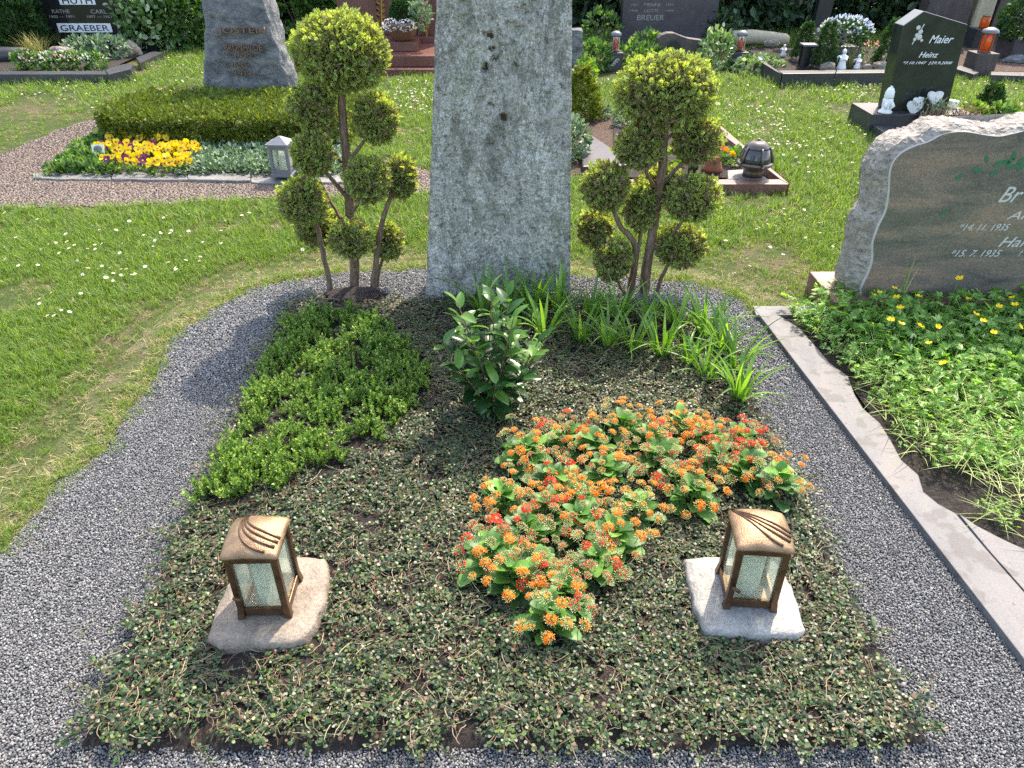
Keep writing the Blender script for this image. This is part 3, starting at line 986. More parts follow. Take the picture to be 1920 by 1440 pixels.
def grass():
    rng = np.random.default_rng(5)
    a = lawn_points(.8, 4.1, .026, rng)
    b = lawn_points(4.1, 7.2, .048, rng)
    c = lawn_points(7.2, 12.6, .095, rng)
    dens = lambda p: .5 + .5 * (vnoise(p, 1.6, 3.0) + .5 * vnoise(p, 6, 7.0))
    P_, D_ = [], []
    for q, w in ((a, 1.0), (b, 1.35), (c, 1.8)):
        ed = edgedist(q, GRAVEL[:19], False)
        ed = np.minimum(ed, edgedist(q, PATH[:8], False) * 1.2)
        dd = dens(q)
        wear = np.clip((ed - .05) / .42, 0, 1)                # thin and dry next to the gravel
        # bare patch at the left picture edge and beside the far path
        for (cx, cy, r) in ((*P2(5, 560), .22), (*P2(0, 222), .7), (*P2(1440, 480), .25), (*P2(1610, 215), .3)):
            wear *= np.clip(np.hypot(q[:, 0] - cx, (q[:, 1] - cy) * .8) / r - .25, 0, 1)
        keep = rng.uniform(size=len(q)) < np.clip(wear * 1.15 * (.5 + dd), .30, 1)
        q, wear, dd = q[keep], wear[keep], dd[keep]
        dry = rng.uniform(size=len(q)) > np.clip(wear * (.35 + 1.15 * dd) + .2, .42, .97)
        h = w * (.55 + .6 * wear) * rng.uniform(.7, 1.25, len(q)) * (.7 + .5 * dd)
        P_.append((q, h, dry))
    q = np.concatenate([x[0] for x in P_]); h = np.concatenate([x[1] for x in P_]); dry = np.concatenate([x[2] for x in P_])
    prot = [blades('tuft_%d' % i, 16, .026, .042, .0034, .75, M['grass'], rng) for i in range(4)]
    prot_d = [blades('dry_tuft_%d' % i, 15, .03, .034, .0032, 1.0, M['drygrass'], rng, flat=.35) for i in range(3)]
    for nm, msk, pr, lab in (('grass', ~dry, prot, 'short bright green lawn grass round the graves'), ('dry_grass', dry, prot_d, 'straw coloured dry grass mixed into the lawn')):
        k = msk.sum()
        rot = np.stack([rng.normal(0, .18, k), rng.normal(0, .18, k), rng.uniform(0, 6.28, k)], 1)
        scatter(nm, np.concatenate([q[msk], np.full((k, 1), .001)], 1), rot, h[msk], pr, rng, lab, 'grass')
    # longer tufts
    t = lawn_points(1.5, 9, .16, rng)
    t = t[(edgedist(t, GRAVEL[:19], False) > .25) & (rng.uniform(size=len(t)) < .30)]
    k = len(t)
    rot = np.stack([rng.normal(0, .3, k), rng.normal(0, .3, k), rng.uniform(0, 6.28, k)], 1)
    long_ = [blades('long_tuft_%d' % i, 12, .03, .085, .0036, .9, M['grass'], rng, 4, .2) for i in range(3)]
    scatter('long_grass', np.concatenate([t, np.full((k, 1), .001)], 1), rot, rng.uniform(.7, 1.1, k), long_, rng, 'longer tufts standing out of the lawn', 'grass')
    # ragged fringe of short grass growing into the gravel, and straw blown onto it
    E = GRAVEL[:19]
    seg = rng.integers(0, len(E) - 1, 1500)
    u = rng.uniform(size=(1500, 1))
    fr_ = E[seg] * (1 - u) + E[seg + 1] * u
    out = fr_ - np.array([-.1, 1.7])
    out /= np.linalg.norm(out, axis=1, keepdims=True)
    fr_ = fr_ + out * rng.normal(.025, .035, (1500, 1))
    k = len(fr_)
    rot = np.stack([rng.normal(0, .2, k), rng.normal(0, .2, k), rng.uniform(0, 6.28, k)], 1)
    scatter('edge_grass', np.concatenate([fr_, np.full((k, 1), .004)], 1), rot, rng.uniform(.45, 1.05, k), prot_d + prot[:2], rng, 'thin ragged grass fringe along the edge of the grey gravel', 'grass')
    # small rosettes and fallen bits in the worn margin
    t = jgrid(MARGIN, .03, rng)
    t = t[(~inpoly(t, GRAVEL)) & inview(t) & (rng.uniform(size=len(t)) < .28)]
    gs = jgrid(GRAVEL, .2, rng)
    gs = gs[~inpoly(gs, BED) & inview(gs) & (edgedist(gs, GRAVEL[:19], False) < .5) & (rng.uniform(size=len(gs)) < .5)]
    t = np.concatenate([t, gs])
    k = len(t)
    rot = np.stack([rng.normal(0, .1, k), rng.normal(0, .1, k), rng.uniform(0, 6.28, k)], 1)
    lit = [blades('straw_%d' % i, 8, .03, .05, .0024, .4, M['drygrass'], rng, 2, .9) for i in range(3)]
    scatter('straw', np.concatenate([t, np.where(inpoly(t, GRAVEL), .014, .005)[:, None]], 1), rot, rng.uniform(.6, 1.2, k) * np.where(inpoly(t, GRAVEL), .5, 1), lit, rng, 'loose straw lying on the worn turf beside the gravel', 'straw')
grass()

# ---- daisies
def daisy_mesh():
    mb = MB()
    mb.tube([(0, 0, 0), (.004, 0, .03), (.002, .002, .052)], .0009, 4, 0)
    for k in range(11):
        a = 2 * math.pi * k / 11
        c, s = math.cos(a), math.sin(a)
        def q(r, w, z): return (r * c - w * s + .002, r * s + w * c + .002, z)
        mb.raw([q(.003, 0, .053), q(.008, -.0024, .0545), q(.0115, 0, .055), q(.008, .0024, .0545)], [(0, 1, 2, 3)], 1)
    mb.lathe([(.004, .053), (.003, .0565), (.0005, .0575)], 7, 2, (.002, .002, 0))
    return mb.mesh('daisy', [M['stem'], M['white'], M['yellow']])
def daisies():
    rng = np.random.default_rng(8)
    dm = daisy_mesh()
    near = [(20, 480), (85, 458), (98, 452), (107, 450), (117, 470), (130, 463), (142, 456), (148, 478), (157, 465), (174, 420), (188, 427), (175, 456), (183, 462), (199, 453), (234, 451), (308, 405), (315, 402), (320, 436), (332, 440), (316, 494), (340, 488), (370, 480), (372, 487), (410, 432), (380, 450), (425, 411), (452, 404), (463, 396), (160, 504), (190, 492), (210, 498), (230, 500), (238, 505), (246, 508), (206, 510), (212, 519), (240, 516), (104, 546), (72, 565), (82, 556), (95, 588), (107, 590), (120, 584), (146, 547), (112, 576),
            (1473, 390), (1468, 400), (1480, 410), (1520, 402), (1540, 415), (1473, 414), (1508, 390), (1500, 300), (1516, 290), (1520, 310), (1531, 317), (1519, 322), (1528, 322), (1583, 291), (1564, 304), (1600, 305), (1618, 338), (1629, 343), (1600, 318), (1589, 327), (1456, 245), (1450, 229), (1476, 263), (1478, 269), (1462, 246)]
    for i, (a, b) in enumerate(near):
        p = P(a, b, .05)
        o = add('daisy', dm, None, (p.x, p.y, 0), (rng.normal(0, .25) - .15, rng.normal(0, .25), rng.uniform(0, 6)), rng.uniform(.7, 1.0))
        left = a < 900
        tag(o, 'white daisy in the near lawn left of the grey gravel' if left else 'white daisy in the lawn between the graves on the right', 'daisy', 'daisies in the left lawn' if left else 'daisies in the right lawn')
    pts = []
    for (x0, x1, y0, y1, k) in ((735, 815, 145, 215, 95), (690, 800, 160, 180, 25), (1350, 1640, 150, 290, 175), (1360, 1480, 170, 260, 60), (1800, 1920, 150, 235, 85), (1540, 1660, 145, 185, 60), (100, 380, 118, 190, 75), (0, 230, 150, 200, 35), (260, 380, 90, 130, 30), (1085, 1150, 135, 180, 12), (1340, 1560, 400, 520, 14), (560, 800, 370, 480, 8), (0, 420, 395, 520, 25)):
        for _ in range(k):
            a, b = rng.uniform(x0, x1), y0 + (y1 - y0) * rng.uniform() ** 1.0
            p = P(a, b, .05)
            pts.append((p.x, p.y))
    pts = np.array(pts)
    ok = np.ones(len(pts), bool)
    for b in BLOCK: ok &= ~inpoly(pts, b)
    pts = pts[ok]
    n = len(pts)
    scatter('daisies', np.concatenate([pts, np.zeros((n, 1))], 1), np.stack([rng.normal(-.2, .3, n), rng.normal(0, .3, n), rng.uniform(0, 6, n)], 1), rng.uniform(.7, 1.1, n), [dm], rng, 'many small white daisies scattered over the far lawn', 'daisies')
daisies()
# ------------------------------------------------------------------ ordinals for labels
ORD = ['first', 'second', 'third', 'fourth', 'fifth', 'sixth', 'seventh', 'eighth', 'ninth', 'tenth', 'eleventh', 'twelfth', 'thirteenth', 'fourteenth', 'fifteenth']

# ------------------------------------------------------------------ the tall granite stele
def stele():
    Yf = 3.17
    bl, br = PY(798, 568, Yf).x, PY(1070.5, 540, Yf).x
    tl, tr, zt = PY(818, 0, Yf).x, PY(1073, 0, Yf).x, PY(818, 0, Yf).z
    Ht = 1.42
    cx = (bl + br) / 2
    root = thing('granite_stele', 'tall rough grey granite stele with pits and streaks behind the planted bed', 'headstone', (cx, Yf, 0))
    nu, nv = 150, 300
    def xl(z): return bl + (tl - bl) * z / zt
    def xr(z): return br + (tr - br) * z / zt
    pits = [(911, 130, 9, 9, .022), (926, 110, 8, 7, .013), (936, 58, 6, 9, .012), (916, 66, 10, 8, .016), (960, 52, 15, 9, .009), (975, 58, 10, 8, .009), (942, 88, 6, 9, .012), (966, 128, 8, 15, .008), (936, 120, 5, 10, .010), (919, 200, 11, 9, .010), (944, 222, 10, 9, .014), (914, 268, 9, 9, .012), (930, 245, 9, 14, .008), (900, 190, 10, 7, .010), (922, 90, 9, 8, .013), (880, 110, 6, 18, .006), (937, 302, 6, 16, .009), (845, 505, 9, 7, .009), (980, 20, 14, 12, .01), (1000, 12, 10, 10, .01), (865, 8, 8, 8, .008), (952, 290, 6, 9, .008)]
    V = []
    for j in range(nv + 1):
        z = -.03 + (Ht + .03) * j / nv
        for i in range(nu + 1):
            u = i / nu
            wob = .0035 * noise.noise(Vector((0, z * 9, 2))) if i == 0 else (.002 * noise.noise(Vector((5, z * 11, 2))) if i == nu else 0)
            x = xl(z) + (xr(z) - xl(z)) * u + wob
            p = Vector((x * 6, z * 6, 0))
            d = .010 * noise.noise(p * .6) + .006 * noise.noise(p * 1.7) + .004 * noise.noise(p * 4.5) + .0045 * noise.noise(p * 11) + .003 * noise.noise(p * 24)
            # split steps near the foot
            s = (z - .20) + .9 * (x + .28) + .03 * noise.noise(p * 1.3)
            d += -.012 * (1 / (1 + math.exp(-max(-60, min(60, -s * 120))))) if z < .4 else 0
            s2 = (z - .08) + .75 * (x + .34) + .02 * noise.noise(p * 1.6)
            d += -.010 * (1 / (1 + math.exp(-max(-60, min(60, -s2 * 140))))) if z < .3 else 0
            e = min(u, 1 - u) * (xr(z) - xl(z))
            d += .010 * max(0, 1 - e / .012) ** 2
            V.append([x - cx, d, z])
    V = np.array(V)
    pitv = np.zeros(len(V))
    for (a, b, rx, rz, dep) in pits:
        c = PY(a, b, Yf)
        m = pxm(Yf, c.z)
        ang = .6
        dx = (V[:, 0] + cx - c.x) / (rx * m)
        dz = (V[:, 2] - c.z) / (rz * m)
        rx_, rz_ = dx * math.cos(ang) - dz * math.sin(ang), dx * math.sin(ang) + dz * math.cos(ang)
        r = np.hypot(rx_, rz_) + .75 * np.array([noise.noise(Vector((q[0] * 45, q[2] * 45, a))) + .6 * noise.noise(Vector((q[0] * 120, q[2] * 120, a))) for q in V]) * (np.hypot(rx_, rz_) < 2.5)
        k = np.clip((1.05 - r) / .45, 0, 1)
        V[:, 1] += dep * k * k * (3 - 2 * k)
        pitv = np.maximum(pitv, k * (dep > .0125))
    V[:, 1] += np.array([.0015 * noise.noise(Vector((q[0] * 120, q[2] * 120, 3))) for q in V])
    idx = np.arange((nu + 1) * (nv + 1)).reshape(nv + 1, nu + 1)
    Fq = np.stack([idx[:-1, :-1].ravel(), idx[:-1, 1:].ravel(), idx[1:, 1:].ravel(), idx[1:, :-1].ravel()], 1)
    isp = (pitv[Fq].mean(1) > .9)
    # sides, top and back
    TH = .19
    border = list(idx[0, :]) + list(idx[1:, -1]) + list(idx[-1, -2::-1]) + list(idx[-2:0:-1, 0])
    nb = len(border)
    rings = [V]
    off = len(V)
    side = []
    prev = np.array(border)
    for k in range(1, 5):
        R = V[border].copy()
        R[:, 1] = TH * k / 4
        R += np.array([[.006 * noise.noise(Vector((q[0] * 14, k * 3.1, q[2] * 14))), 0, .006 * noise.noise(Vector((q[0] * 14, k * 5.7, q[2] * 14))) * (q[2] > .1)] for q in R])
        rings.append(R)
        cur = off + np.arange(nb)
        side.append(np.stack([np.roll(prev, -1), prev, cur, np.roll(cur, -1)], 1))
        prev = cur
        off += nb
    VV = np.concatenate(rings)
    # back as quads between the left and right rows
    Fs = np.concatenate([Fq, np.concatenate(side)])
    midx = np.concatenate([isp.astype(int), np.zeros(len(Fs) - len(Fq), int)])
    me = np_mesh('stone_block', VV, [Fs], [M['gneiss'], M['pitdark']], midx, smooth=True)
    bm = bmesh.new()
    bm.from_mesh(me)
    bm.verts.ensure_lookup_table()
    try:
        bm.faces.new([bm.verts[i] for i in prev[::-1]])
    except ValueError:
        pass
    bm.to_mesh(me)
    bm.free()
    add('stone_block', me, root)
stele()

# ------------------------------------------------------------------ creeping ground cover
BOXP = poly2([(548, 582), (600, 578), (662, 576), (735, 612), (795, 655), (815, 705), (795, 745), (738, 800), (650, 868), (560, 900), (470, 925), (372, 945), (368, 932), (410, 880), (450, 795), (478, 715), (512, 645)], .06)
SLAB_L = [(387, 1196), (400, 1150), (420, 1105), (450, 1060), (470, 1046), (560, 1043), (611, 1046), (614, 1085), (606, 1130), (590, 1165), (572, 1196), (545, 1206), (470, 1206), (410, 1208)]
SLAB_R = [(1283, 1046), (1320, 1043), (1400, 1046), (1455, 1050), (1475, 1080), (1495, 1130), (1512, 1178), (1500, 1190), (1440, 1187), (1370, 1185), (1325, 1182), (1308, 1150), (1296, 1105)]
def ground_cover():
    rng = np.random.default_rng(21)
    disc = []
    for k in range(7):
        a = 2 * math.pi * k / 7
        disc.append((.48 * math.sin(a), .5 - .5 * math.cos(a), .10 * abs(math.sin(a))))
    DV, DF = np.array(disc), [np.array([tuple(range(7))])]
    prots = []
    for s in range(6):
        nl = 22
        L = rng.uniform(.05, .085)
        c1 = rng.normal(0, .5)
        path = [Vector((L * t, c1 * L * t * t, .004 + .005 * math.sin(t * 3) * rng.uniform(.5, 1.3))) for t in np.linspace(0, 1, 5)]
        mb = MB().tube(path, [.0011, .001, .0009, .0008, .0006], 4, 0, cap=False)
        nst = len(mb.f)
        t = rng.uniform(.05, 1, nl)
        base = np.array([[L * q, c1 * L * q * q, .006] for q in t]) + rng.normal(0, 1, (nl, 3)) * [.006, .006, .0025]
        d = rng.normal(size=(nl, 3)) * [1, 1, .16] + [0, 0, .08]
        R = frames(d, rng.uniform(-.7, .7, nl))
        V1, F1 = stamp(DV, DF, R, rng.uniform(.0060, .0108, nl), base)
        V, Fs = merge([(np.array(mb.v), [np.array(mb.f)]), (V1, F1)])
        nq = sum(len(f) for f in Fs)
        me = np_mesh('creeper_%d' % s, V, Fs, [M['twig'], M['cover']], np.array([0] * nst + [1] * (nq - nst)))
        prots.append(me)
    p = jgrid(BED, .0168, rng)
    d = edgedist(p, BED)
    nz = vnoise(p, 8, 4.0) + .6 * vnoise(p, 22, 2.0)
    inbox = inpoly(p, BOXP)
    soilmound = np.hypot(p[:, 0] - P(665, 565).x, (p[:, 1] - P(665, 565).y)) < .17
    keep = (rng.uniform(size=len(p)) < np.clip(.66 + .85 * nz, .10, 1)) & (~(inbox) | (rng.uniform(size=len(p)) < .15)) & ~soilmound
    keep &= d > .006
    for sl in (SLAB_L, SLAB_R): keep &= ~inpoly(p, poly2(sl, .05))
    p = p[keep]
    n = len(p)
    rot = np.stack([rng.normal(0, .09, n), rng.normal(0, .09, n), rng.uniform(0, 6.28, n)], 1)
    z = BZ + rng.uniform(-.003, .006, n) + .006 * nz[keep]
    scatter('ground_cover', np.concatenate([p, z[:, None]], 1), rot, rng.uniform(.75, 1.2, n), prots, rng, 'creeping evergreen ground cover with small dark round leaves across the grave bed', 'ground cover')
    # dry runners and bits of reddish twig over it
    tw = []
    for s in range(5):
        L = rng.uniform(.06, .13)
        b = rng.normal(0, .45)
        pts = [Vector((L * t, b * L * t * (1 - t) * 2 + rng.normal(0, .002), .004 + .008 * math.sin(3.1 * t) * rng.uniform(.3, 1))) for t in np.linspace(0, 1, 7)]
        mb = MB().tube(pts, [.0013, .0012, .0012, .0011, .001, .0009, .0007], 4, 0)
        tw.append(mb.mesh('runner_%d' % s, [M['twig']]))
    p = jgrid(BED, .027, rng)
    p = p[(edgedist(p, BED) > .02) & ~inpoly(p, BOXP) & ~inpoly(p, poly2(SLAB_L, .05)) & ~inpoly(p, poly2(SLAB_R, .05))]
    n = len(p)
    rot = np.stack([rng.normal(0, .12, n), rng.normal(0, .12, n), rng.uniform(0, 6.28, n)], 1)
    scatter('dry_runners', np.concatenate([p, np.full((n, 1), BZ + .008)], 1), rot, rng.uniform(.35, .8, n), tw, rng, 'thin dry brown runners lying over the creeping ground cover', 'twigs')
ground_cover()

# ------------------------------------------------------------------ bright box patch
def box_patch():
    rng = np.random.default_rng(31)
    prots = []
    for s in range(5):
        parts, mi = [], []
        nst = 11
        for k in range(nst):
            a = rng.uniform(0, 6.28)
            sp = rng.uniform(0, .034)
            hh = rng.uniform(.045, .085)
            tip = Vector((math.cos(a) * sp * 1.5, math.sin(a) * sp * 1.5, hh))
            mb = MB().tube([(math.cos(a) * sp * .5, math.sin(a) * sp * .5, 0), tip * .6, tip], [.0011, .001, .0007], 3, 0, cap=False)
            parts.append((np.array(mb.v), [np.array(mb.f)]))
            nl = 15
            t = np.linspace(.35, 1, nl)
            az = np.arange(nl) * 2.4 + rng.uniform(0, 6)
            base = np.array([list(Vector((math.cos(a) * sp * .5, math.sin(a) * sp * .5, 0)).lerp(tip, q)) for q in t])
            d = np.stack([np.cos(az), np.sin(az), .25 + t * .9], 1)
            V1, F1 = stamp(*LEAF6, frames(d, rng.normal(0, .5, nl)), rng.uniform(.009, .0135, nl), base)
            parts.append((V1, F1))
        V, Fs = merge(parts)
        me = np_mesh('box_tuft_%d' % s, V, Fs, [M['box']])
        prots.append(me)
    p = jgrid(BOXP, .036, rng)
    nz = vnoise(p, 9, 6.0)
    keep = (nz > -.16) | (rng.uniform(size=len(p)) < .22)
    p = p[keep & (edgedist(p, BOXP) > .006)]
    n = len(p)
    rot = np.stack([rng.normal(0, .2, n), rng.normal(0, .2, n), rng.uniform(0, 6.28, n)], 1)
    hgt = np.clip(.72 + .4 * vnoise(p, 6, 12.0) + .18 * rng.normal(size=n), .5, 1.15)
    scatter('box_planting', np.concatenate([p, np.full((n, 1), BZ - .004)], 1), rot, hgt, prots, rng, 'low bright green box plants filling the back left of the bed', 'box plants')
box_patch()

# ------------------------------------------------------------------ camellia in the middle
def camellia():
    rng = np.random.default_rng(44)
    b = P(925, 770, BZ)
    root = thing('camellia_shrub', 'young glossy leaved camellia shrub in the middle of the grave bed', 'shrub', b)
    old = [leaf_mesh('camellia_leaf_%d' % i, L, W, M['cam_old'], 1.7, .82, 0, .28, c) for i, (L, W, c) in enumerate(((.076, .036, .25), (.068, .031, .5), (.082, .039, .05)))]
    new = [leaf_mesh('young_leaf_%d' % i, L, W, M['cam_new'], 1.7, .82, 0, .3, c) for i, (L, W, c) in enumerate(((.062, .028, .15), (.072, .033, .4)))]
    stems = []
    spec = [(0, .0, .50), (.5, .05, .46), (1.6, .06, .42), (2.6, .10, .36), (3.3, .13, .30), (4.2, .09, .34), (5.2, .10, .38), (5.9, .13, .32), (0.2, .14, .26), (3.0, .09, .44), (4.8, .14, .22), (1.0, .12, .30), (2.2, .13, .24), (3.9, .12, .24), (5.5, .08, .42)]
    for k, (a, r, h) in enumerate(spec):
        tip = Vector((math.cos(a) * r * 1.3, math.sin(a) * r * 1.1, h))
        mid = Vector((math.cos(a) * r * .55, math.sin(a) * r * .55, h * .45)) + Vector(rng.normal(0, .008, 3))
        pts = [Vector((math.cos(a) * .012, math.sin(a) * .012, -.02)), mid, tip]
        def at(t):
            return pts[0] * (1 - t) ** 2 + mid * 2 * t * (1 - t) + tip * t * t
        o = MB().tube([at(t) for t in np.linspace(0, 1, 7)], list(np.linspace(.0045, .0016, 7)), 6).build('stem', [M['bark']], root, smooth=True)
        nl = 17 if h > .3 else 13
        for i in range(nl):
            t = .14 + .86 * (i / (nl - 1)) ** .85
            az = a + i * 2.4 + rng.normal(0, .3)
            up = -.35 + 1.25 * t + rng.normal(0, .22)
            if t > .97: up = 1.4
            d = Vector((math.cos(az), math.sin(az), up))
            nrm = Vector((math.cos(az) * -.5, math.sin(az) * -.5, 1)) + Vector(rng.normal(0, .25, 3))
            young = t > .72 and rng.uniform() < .62
            lm = new[rng.integers(2)] if young else old[rng.integers(3)]
            lf = bpy.data.objects.new('leaf', lm)
            lf.parent = root
            lf.matrix_local = Matrix.Translation(at(t)) @ orient(d, nrm).to_4x4() @ Matrix.Scale(rng.uniform(.85, 1.2), 4)
            COL.objects.link(lf)
camellia()

# ------------------------------------------------------------------ daylily clumps
def lilies():
    rng = np.random.default_rng(52)
    bl = []
    for i in range(6):
        L = .27 + .03 * (i % 3)
        bend = (.15, .3, .45, .6, .8, 1.0)[i]
        v, f = [], []
        n = 9
        for k in range(n + 1):
            t = k / n
            w = .0095 * (1 - .25 * t) * (1 if t < .55 else max(.03, (1 - t) / .45))
            y = L * (.18 * t + bend * .75 * t * t)
            z = L * (t - .55 * bend * t ** 2.4)
            v += [(-w, y, z + .002), (0, y + .0, z - .0015), (w, y, z + .002)]
            if k:
                o = (k - 1) * 3
                f += [(o, o + 1, o + 4, o + 3), (o + 1, o + 2, o + 5, o + 4)]
        bl.append(np_mesh('lily_blade_%d' % i, v, [np.array(f)], [M['lily']], smooth=True))
    back = [(905, 590, 1.0), (950, 588, .95), (1000, 590, 1.0), (1048, 588, 1.05), (1108, 592, .8), (1160, 600, .8), (1215, 608, .75), (1270, 615, .85), (1318, 630, .95), (1352, 655, .9), (1378, 690, .9)]
    front = [(1022, 632, .95), (1088, 640, .85), (1140, 650, .85), (1186, 655, .8), (1238, 668, .85), (1290, 682, .75), (1322, 712, .8), (1385, 748, .85)]
    for row, lst in (('rear', back), ('front', front)):
        for i, (a, b, s) in enumerate(lst):
            p = P(a, b, BZ)
            c = thing('daylily', 'daylily clump of strappy green leaves, %s from the stele in the %s row' % (ORD[i], row), 'daylily', (p.x, p.y, BZ - .01), rng.uniform(0, 6), 'daylily clumps along the back right edge')
            n = rng.integers(20, 26)
            for k in range(n):
                az = k * 2.4 + rng.normal(0, .5)
                r = rng.uniform(.004, .03)
                outer = k > n * .6
                m = bl[rng.integers(3, 6)] if outer else bl[rng.integers(0, 4)]
                o = bpy.data.objects.new('leaf', m)
                o.parent = c
                o.location = (math.cos(az) * r, math.sin(az) * r, 0)
                o.rotation_euler = (rng.normal(0, .08), rng.normal(0, .08), az - math.pi / 2 + rng.normal(0, .35))
                o.scale = (rng.uniform(.85, 1.15),) * 2 + (rng.uniform(.8, 1.1),)
                o.scale = tuple(q * s * (.80 if outer else .95) for q in o.scale)
                COL.objects.link(o)
lilies()

# ------------------------------------------------------------------ kalanchoes
def kalanchoes():
    rng = np.random.default_rng(63)
    leaves = [leaf_mesh('kalanchoe_leaf_%d' % i, L, W, M['kal'], 2.3, .62, .055, f, c, 14, .012) for i, (L, W, f, c) in enumerate(((.078, .060, .25, .25), (.070, .056, .4, .5), (.060, .044, .5, .1), (.088, .066, .15, .4)))]
    def head(name, petal, tip, openf, seed):
        r = np.random.default_rng(seed)
        mb = MB()
        mb.tube([(0, 0, -.075), (.003, 0, -.03), (0, 0, 0)], [.0022, .002, .002], 5, 0)
        N = 46
        for k in range(N):
            ph = math.acos(1 - .92 * (k + .5) / N)
            az = k * 2.39996
            d = Vector((math.sin(ph) * math.cos(az), math.sin(ph) * math.sin(az), math.cos(ph)))
            R = .023 * (1 + r.normal(0, .10))
            c = Vector((d.x * R * 1.15, d.y * R * 1.15, d.z * R * .72 - .002))
            u = d.orthogonal().normalized()
            w = d.cross(u)
            if k % 3 == 0: mb.tube([(0, 0, -.012), c * .8], [.0011, .0009], 3, 0, cap=False)
            if r.uniform() < openf * (1.25 - .5 * ph):
                a0 = r.uniform(0, 1.5)
                for q in range(4):
                    a = a0 + q * math.pi / 2
                    e = u * math.cos(a) + w * math.sin(a)
                    g = d.cross(e)
                    mb.raw([c + d * .003, c + e * .0044 + g * .0036 + d * .0046, c + e * .0080 + d * .0040, c + e * .0044 - g * .0036 + d * .0046], [(0, 1, 2, 3)], 1)
                mb.raw([c + u * .001 + d * .0052, c + w * .001 + d * .0052, c - u * .001 + d * .0052, c - w * .001 + d * .0052], [(0, 1, 2, 3)], 2)
            else:
                L = r.uniform(.007, .0105)
                ww = .0020
                a = [c + (u * math.cos(t) + w * math.sin(t)) * ww for t in (0, 1.57, 3.14, 4.71)]
                b2 = [c + d * L * .62 + (u * math.cos(t) + w * math.sin(t)) * ww * .95 for t in (0, 1.57, 3.14, 4.71)]
                mb.raw(a + b2, [(0, 1, 5, 4), (1, 2, 6, 5), (2, 3, 7, 6), (3, 0, 4, 7)], 0)
                mb.raw(b2 + [c + d * L], [(0, 1, 4), (1, 2, 4), (2, 3, 4), (3, 0, 4)], 2)
        return mb.mesh(name, [M['bud'], petal, tip])
    ho = [head('orange_head_%d' % i, M['orange'], M['budtip_o'], (.6, .25, .06, .4)[i], 70 + i) for i in range(4)]
    hr = [head('red_head_%d' % i, M['red'], M['budtip_r'], (.5, .12, .03, .25)[i], 80 + i) for i in range(4)]
    plants = [(985, 872, 'o', 'with sparse heads at the back left corner of the flower group'), (1060, 838, 'r', 'in the back row between two orange ones'), (1165, 822, 'o', 'with pale buds at the middle of the back row'), (1275, 818, 'o', 'with full heads at the back right of the group'), (1385, 850, 'r', 'with bright red tips near the gravel at the right'),
              (1452, 925, 'o', 'with large grey leaves nearest the right lantern and gravel'), (1340, 885, 'r', 'in the middle of the right wing'), (1230, 885, 'r', 'with dense red heads at the centre of the group'), (1130, 905, 'o', 'with strong orange heads at the centre of the group'), (1040, 925, 'r', 'left of centre behind the feathery middle'),
              (945, 955, 'o', 'with closed apricot buds at the left edge'), (1295, 950, 'o', 'in front of the right wing beside bare soil'), (1190, 975, 'o', 'with big open heads in front of the centre'), (1085, 1000, 'r', 'in the middle of the left wing'), (985, 1015, 'r', 'with many green buds inside the left wing'),
              (925, 1055, 'r', 'with pinkish buds at the left front edge'), (1115, 1075, 'r', 'with red heads on a broad leaf at the right of the point'), (1010, 1090, 'r', 'mostly leaf just behind the foremost one'), (1030, 1175, 'o', 'standing alone at the front point of the group'),
              (1112, 862, 'o', 'tucked between the first and second row left of the centre'), (1220, 845, 'o', 'behind the dense red heads of the centre'), (1325, 842, 'o', 'between the back right corner and the bright red tips'), (1395, 900, 'r', 'between the right wing and the large grey leaves'), (1265, 918, 'r', 'low between the centre and the right wing'), (1075, 955, 'o', 'between the strong orange heads and the left wing'), (1150, 1030, 'o', 'on the inner side of the left wing near bare soil'), (1030, 980, 'o', 'inside the left wing among green buds'), (960, 1105, 'o', 'at the lower left edge with drooping pale buds'), (1060, 1130, 'r', 'low to the right just behind the front point')]
    for i, (a, b, col, where) in enumerate(plants):
        p = P(a, b, BZ)
        word = 'orange' if col == 'o' else 'red'
        c = thing('kalanchoe', '%s flowering kalanchoe %s' % (word, where), 'kalanchoe', (p.x, p.y, BZ - .008), rng.uniform(0, 6), 'kalanchoes planted in a bent group')
        s = rng.uniform(1.15, 1.35)
        MB().tube([(0, 0, 0), (.003, 0, .04), (0, .003, .075 * s)], [.005, .004, .003], 6).build('stem', [M['stem']], c)
        n = rng.integers(26, 32)
        for k in range(n):
            az = k * 2.4 + rng.normal(0, .35)
            t = k / n
            up = .22 + 1.0 * t + rng.normal(0, .2)
            o = bpy.data.objects.new('leaf', leaves[rng.integers(4)])
            o.parent = c
            d = Vector((math.cos(az), math.sin(az), up))
            rb = .042 * (1 - t) * rng.uniform(.3, 1.2)
            o.matrix_local = Matrix.Translation((rb * math.cos(az), rb * math.sin(az), (.016 + .058 * t) * s)) @ orient(d, Vector((-math.cos(az) * .4, -math.sin(az) * .4, 1)) + Vector(rng.normal(0, .18, 3))).to_4x4() @ Matrix.Scale((.74 - .22 * t) * s * rng.uniform(.7, 1.1), 4)
            COL.objects.link(o)
        nh = rng.integers(15, 20)
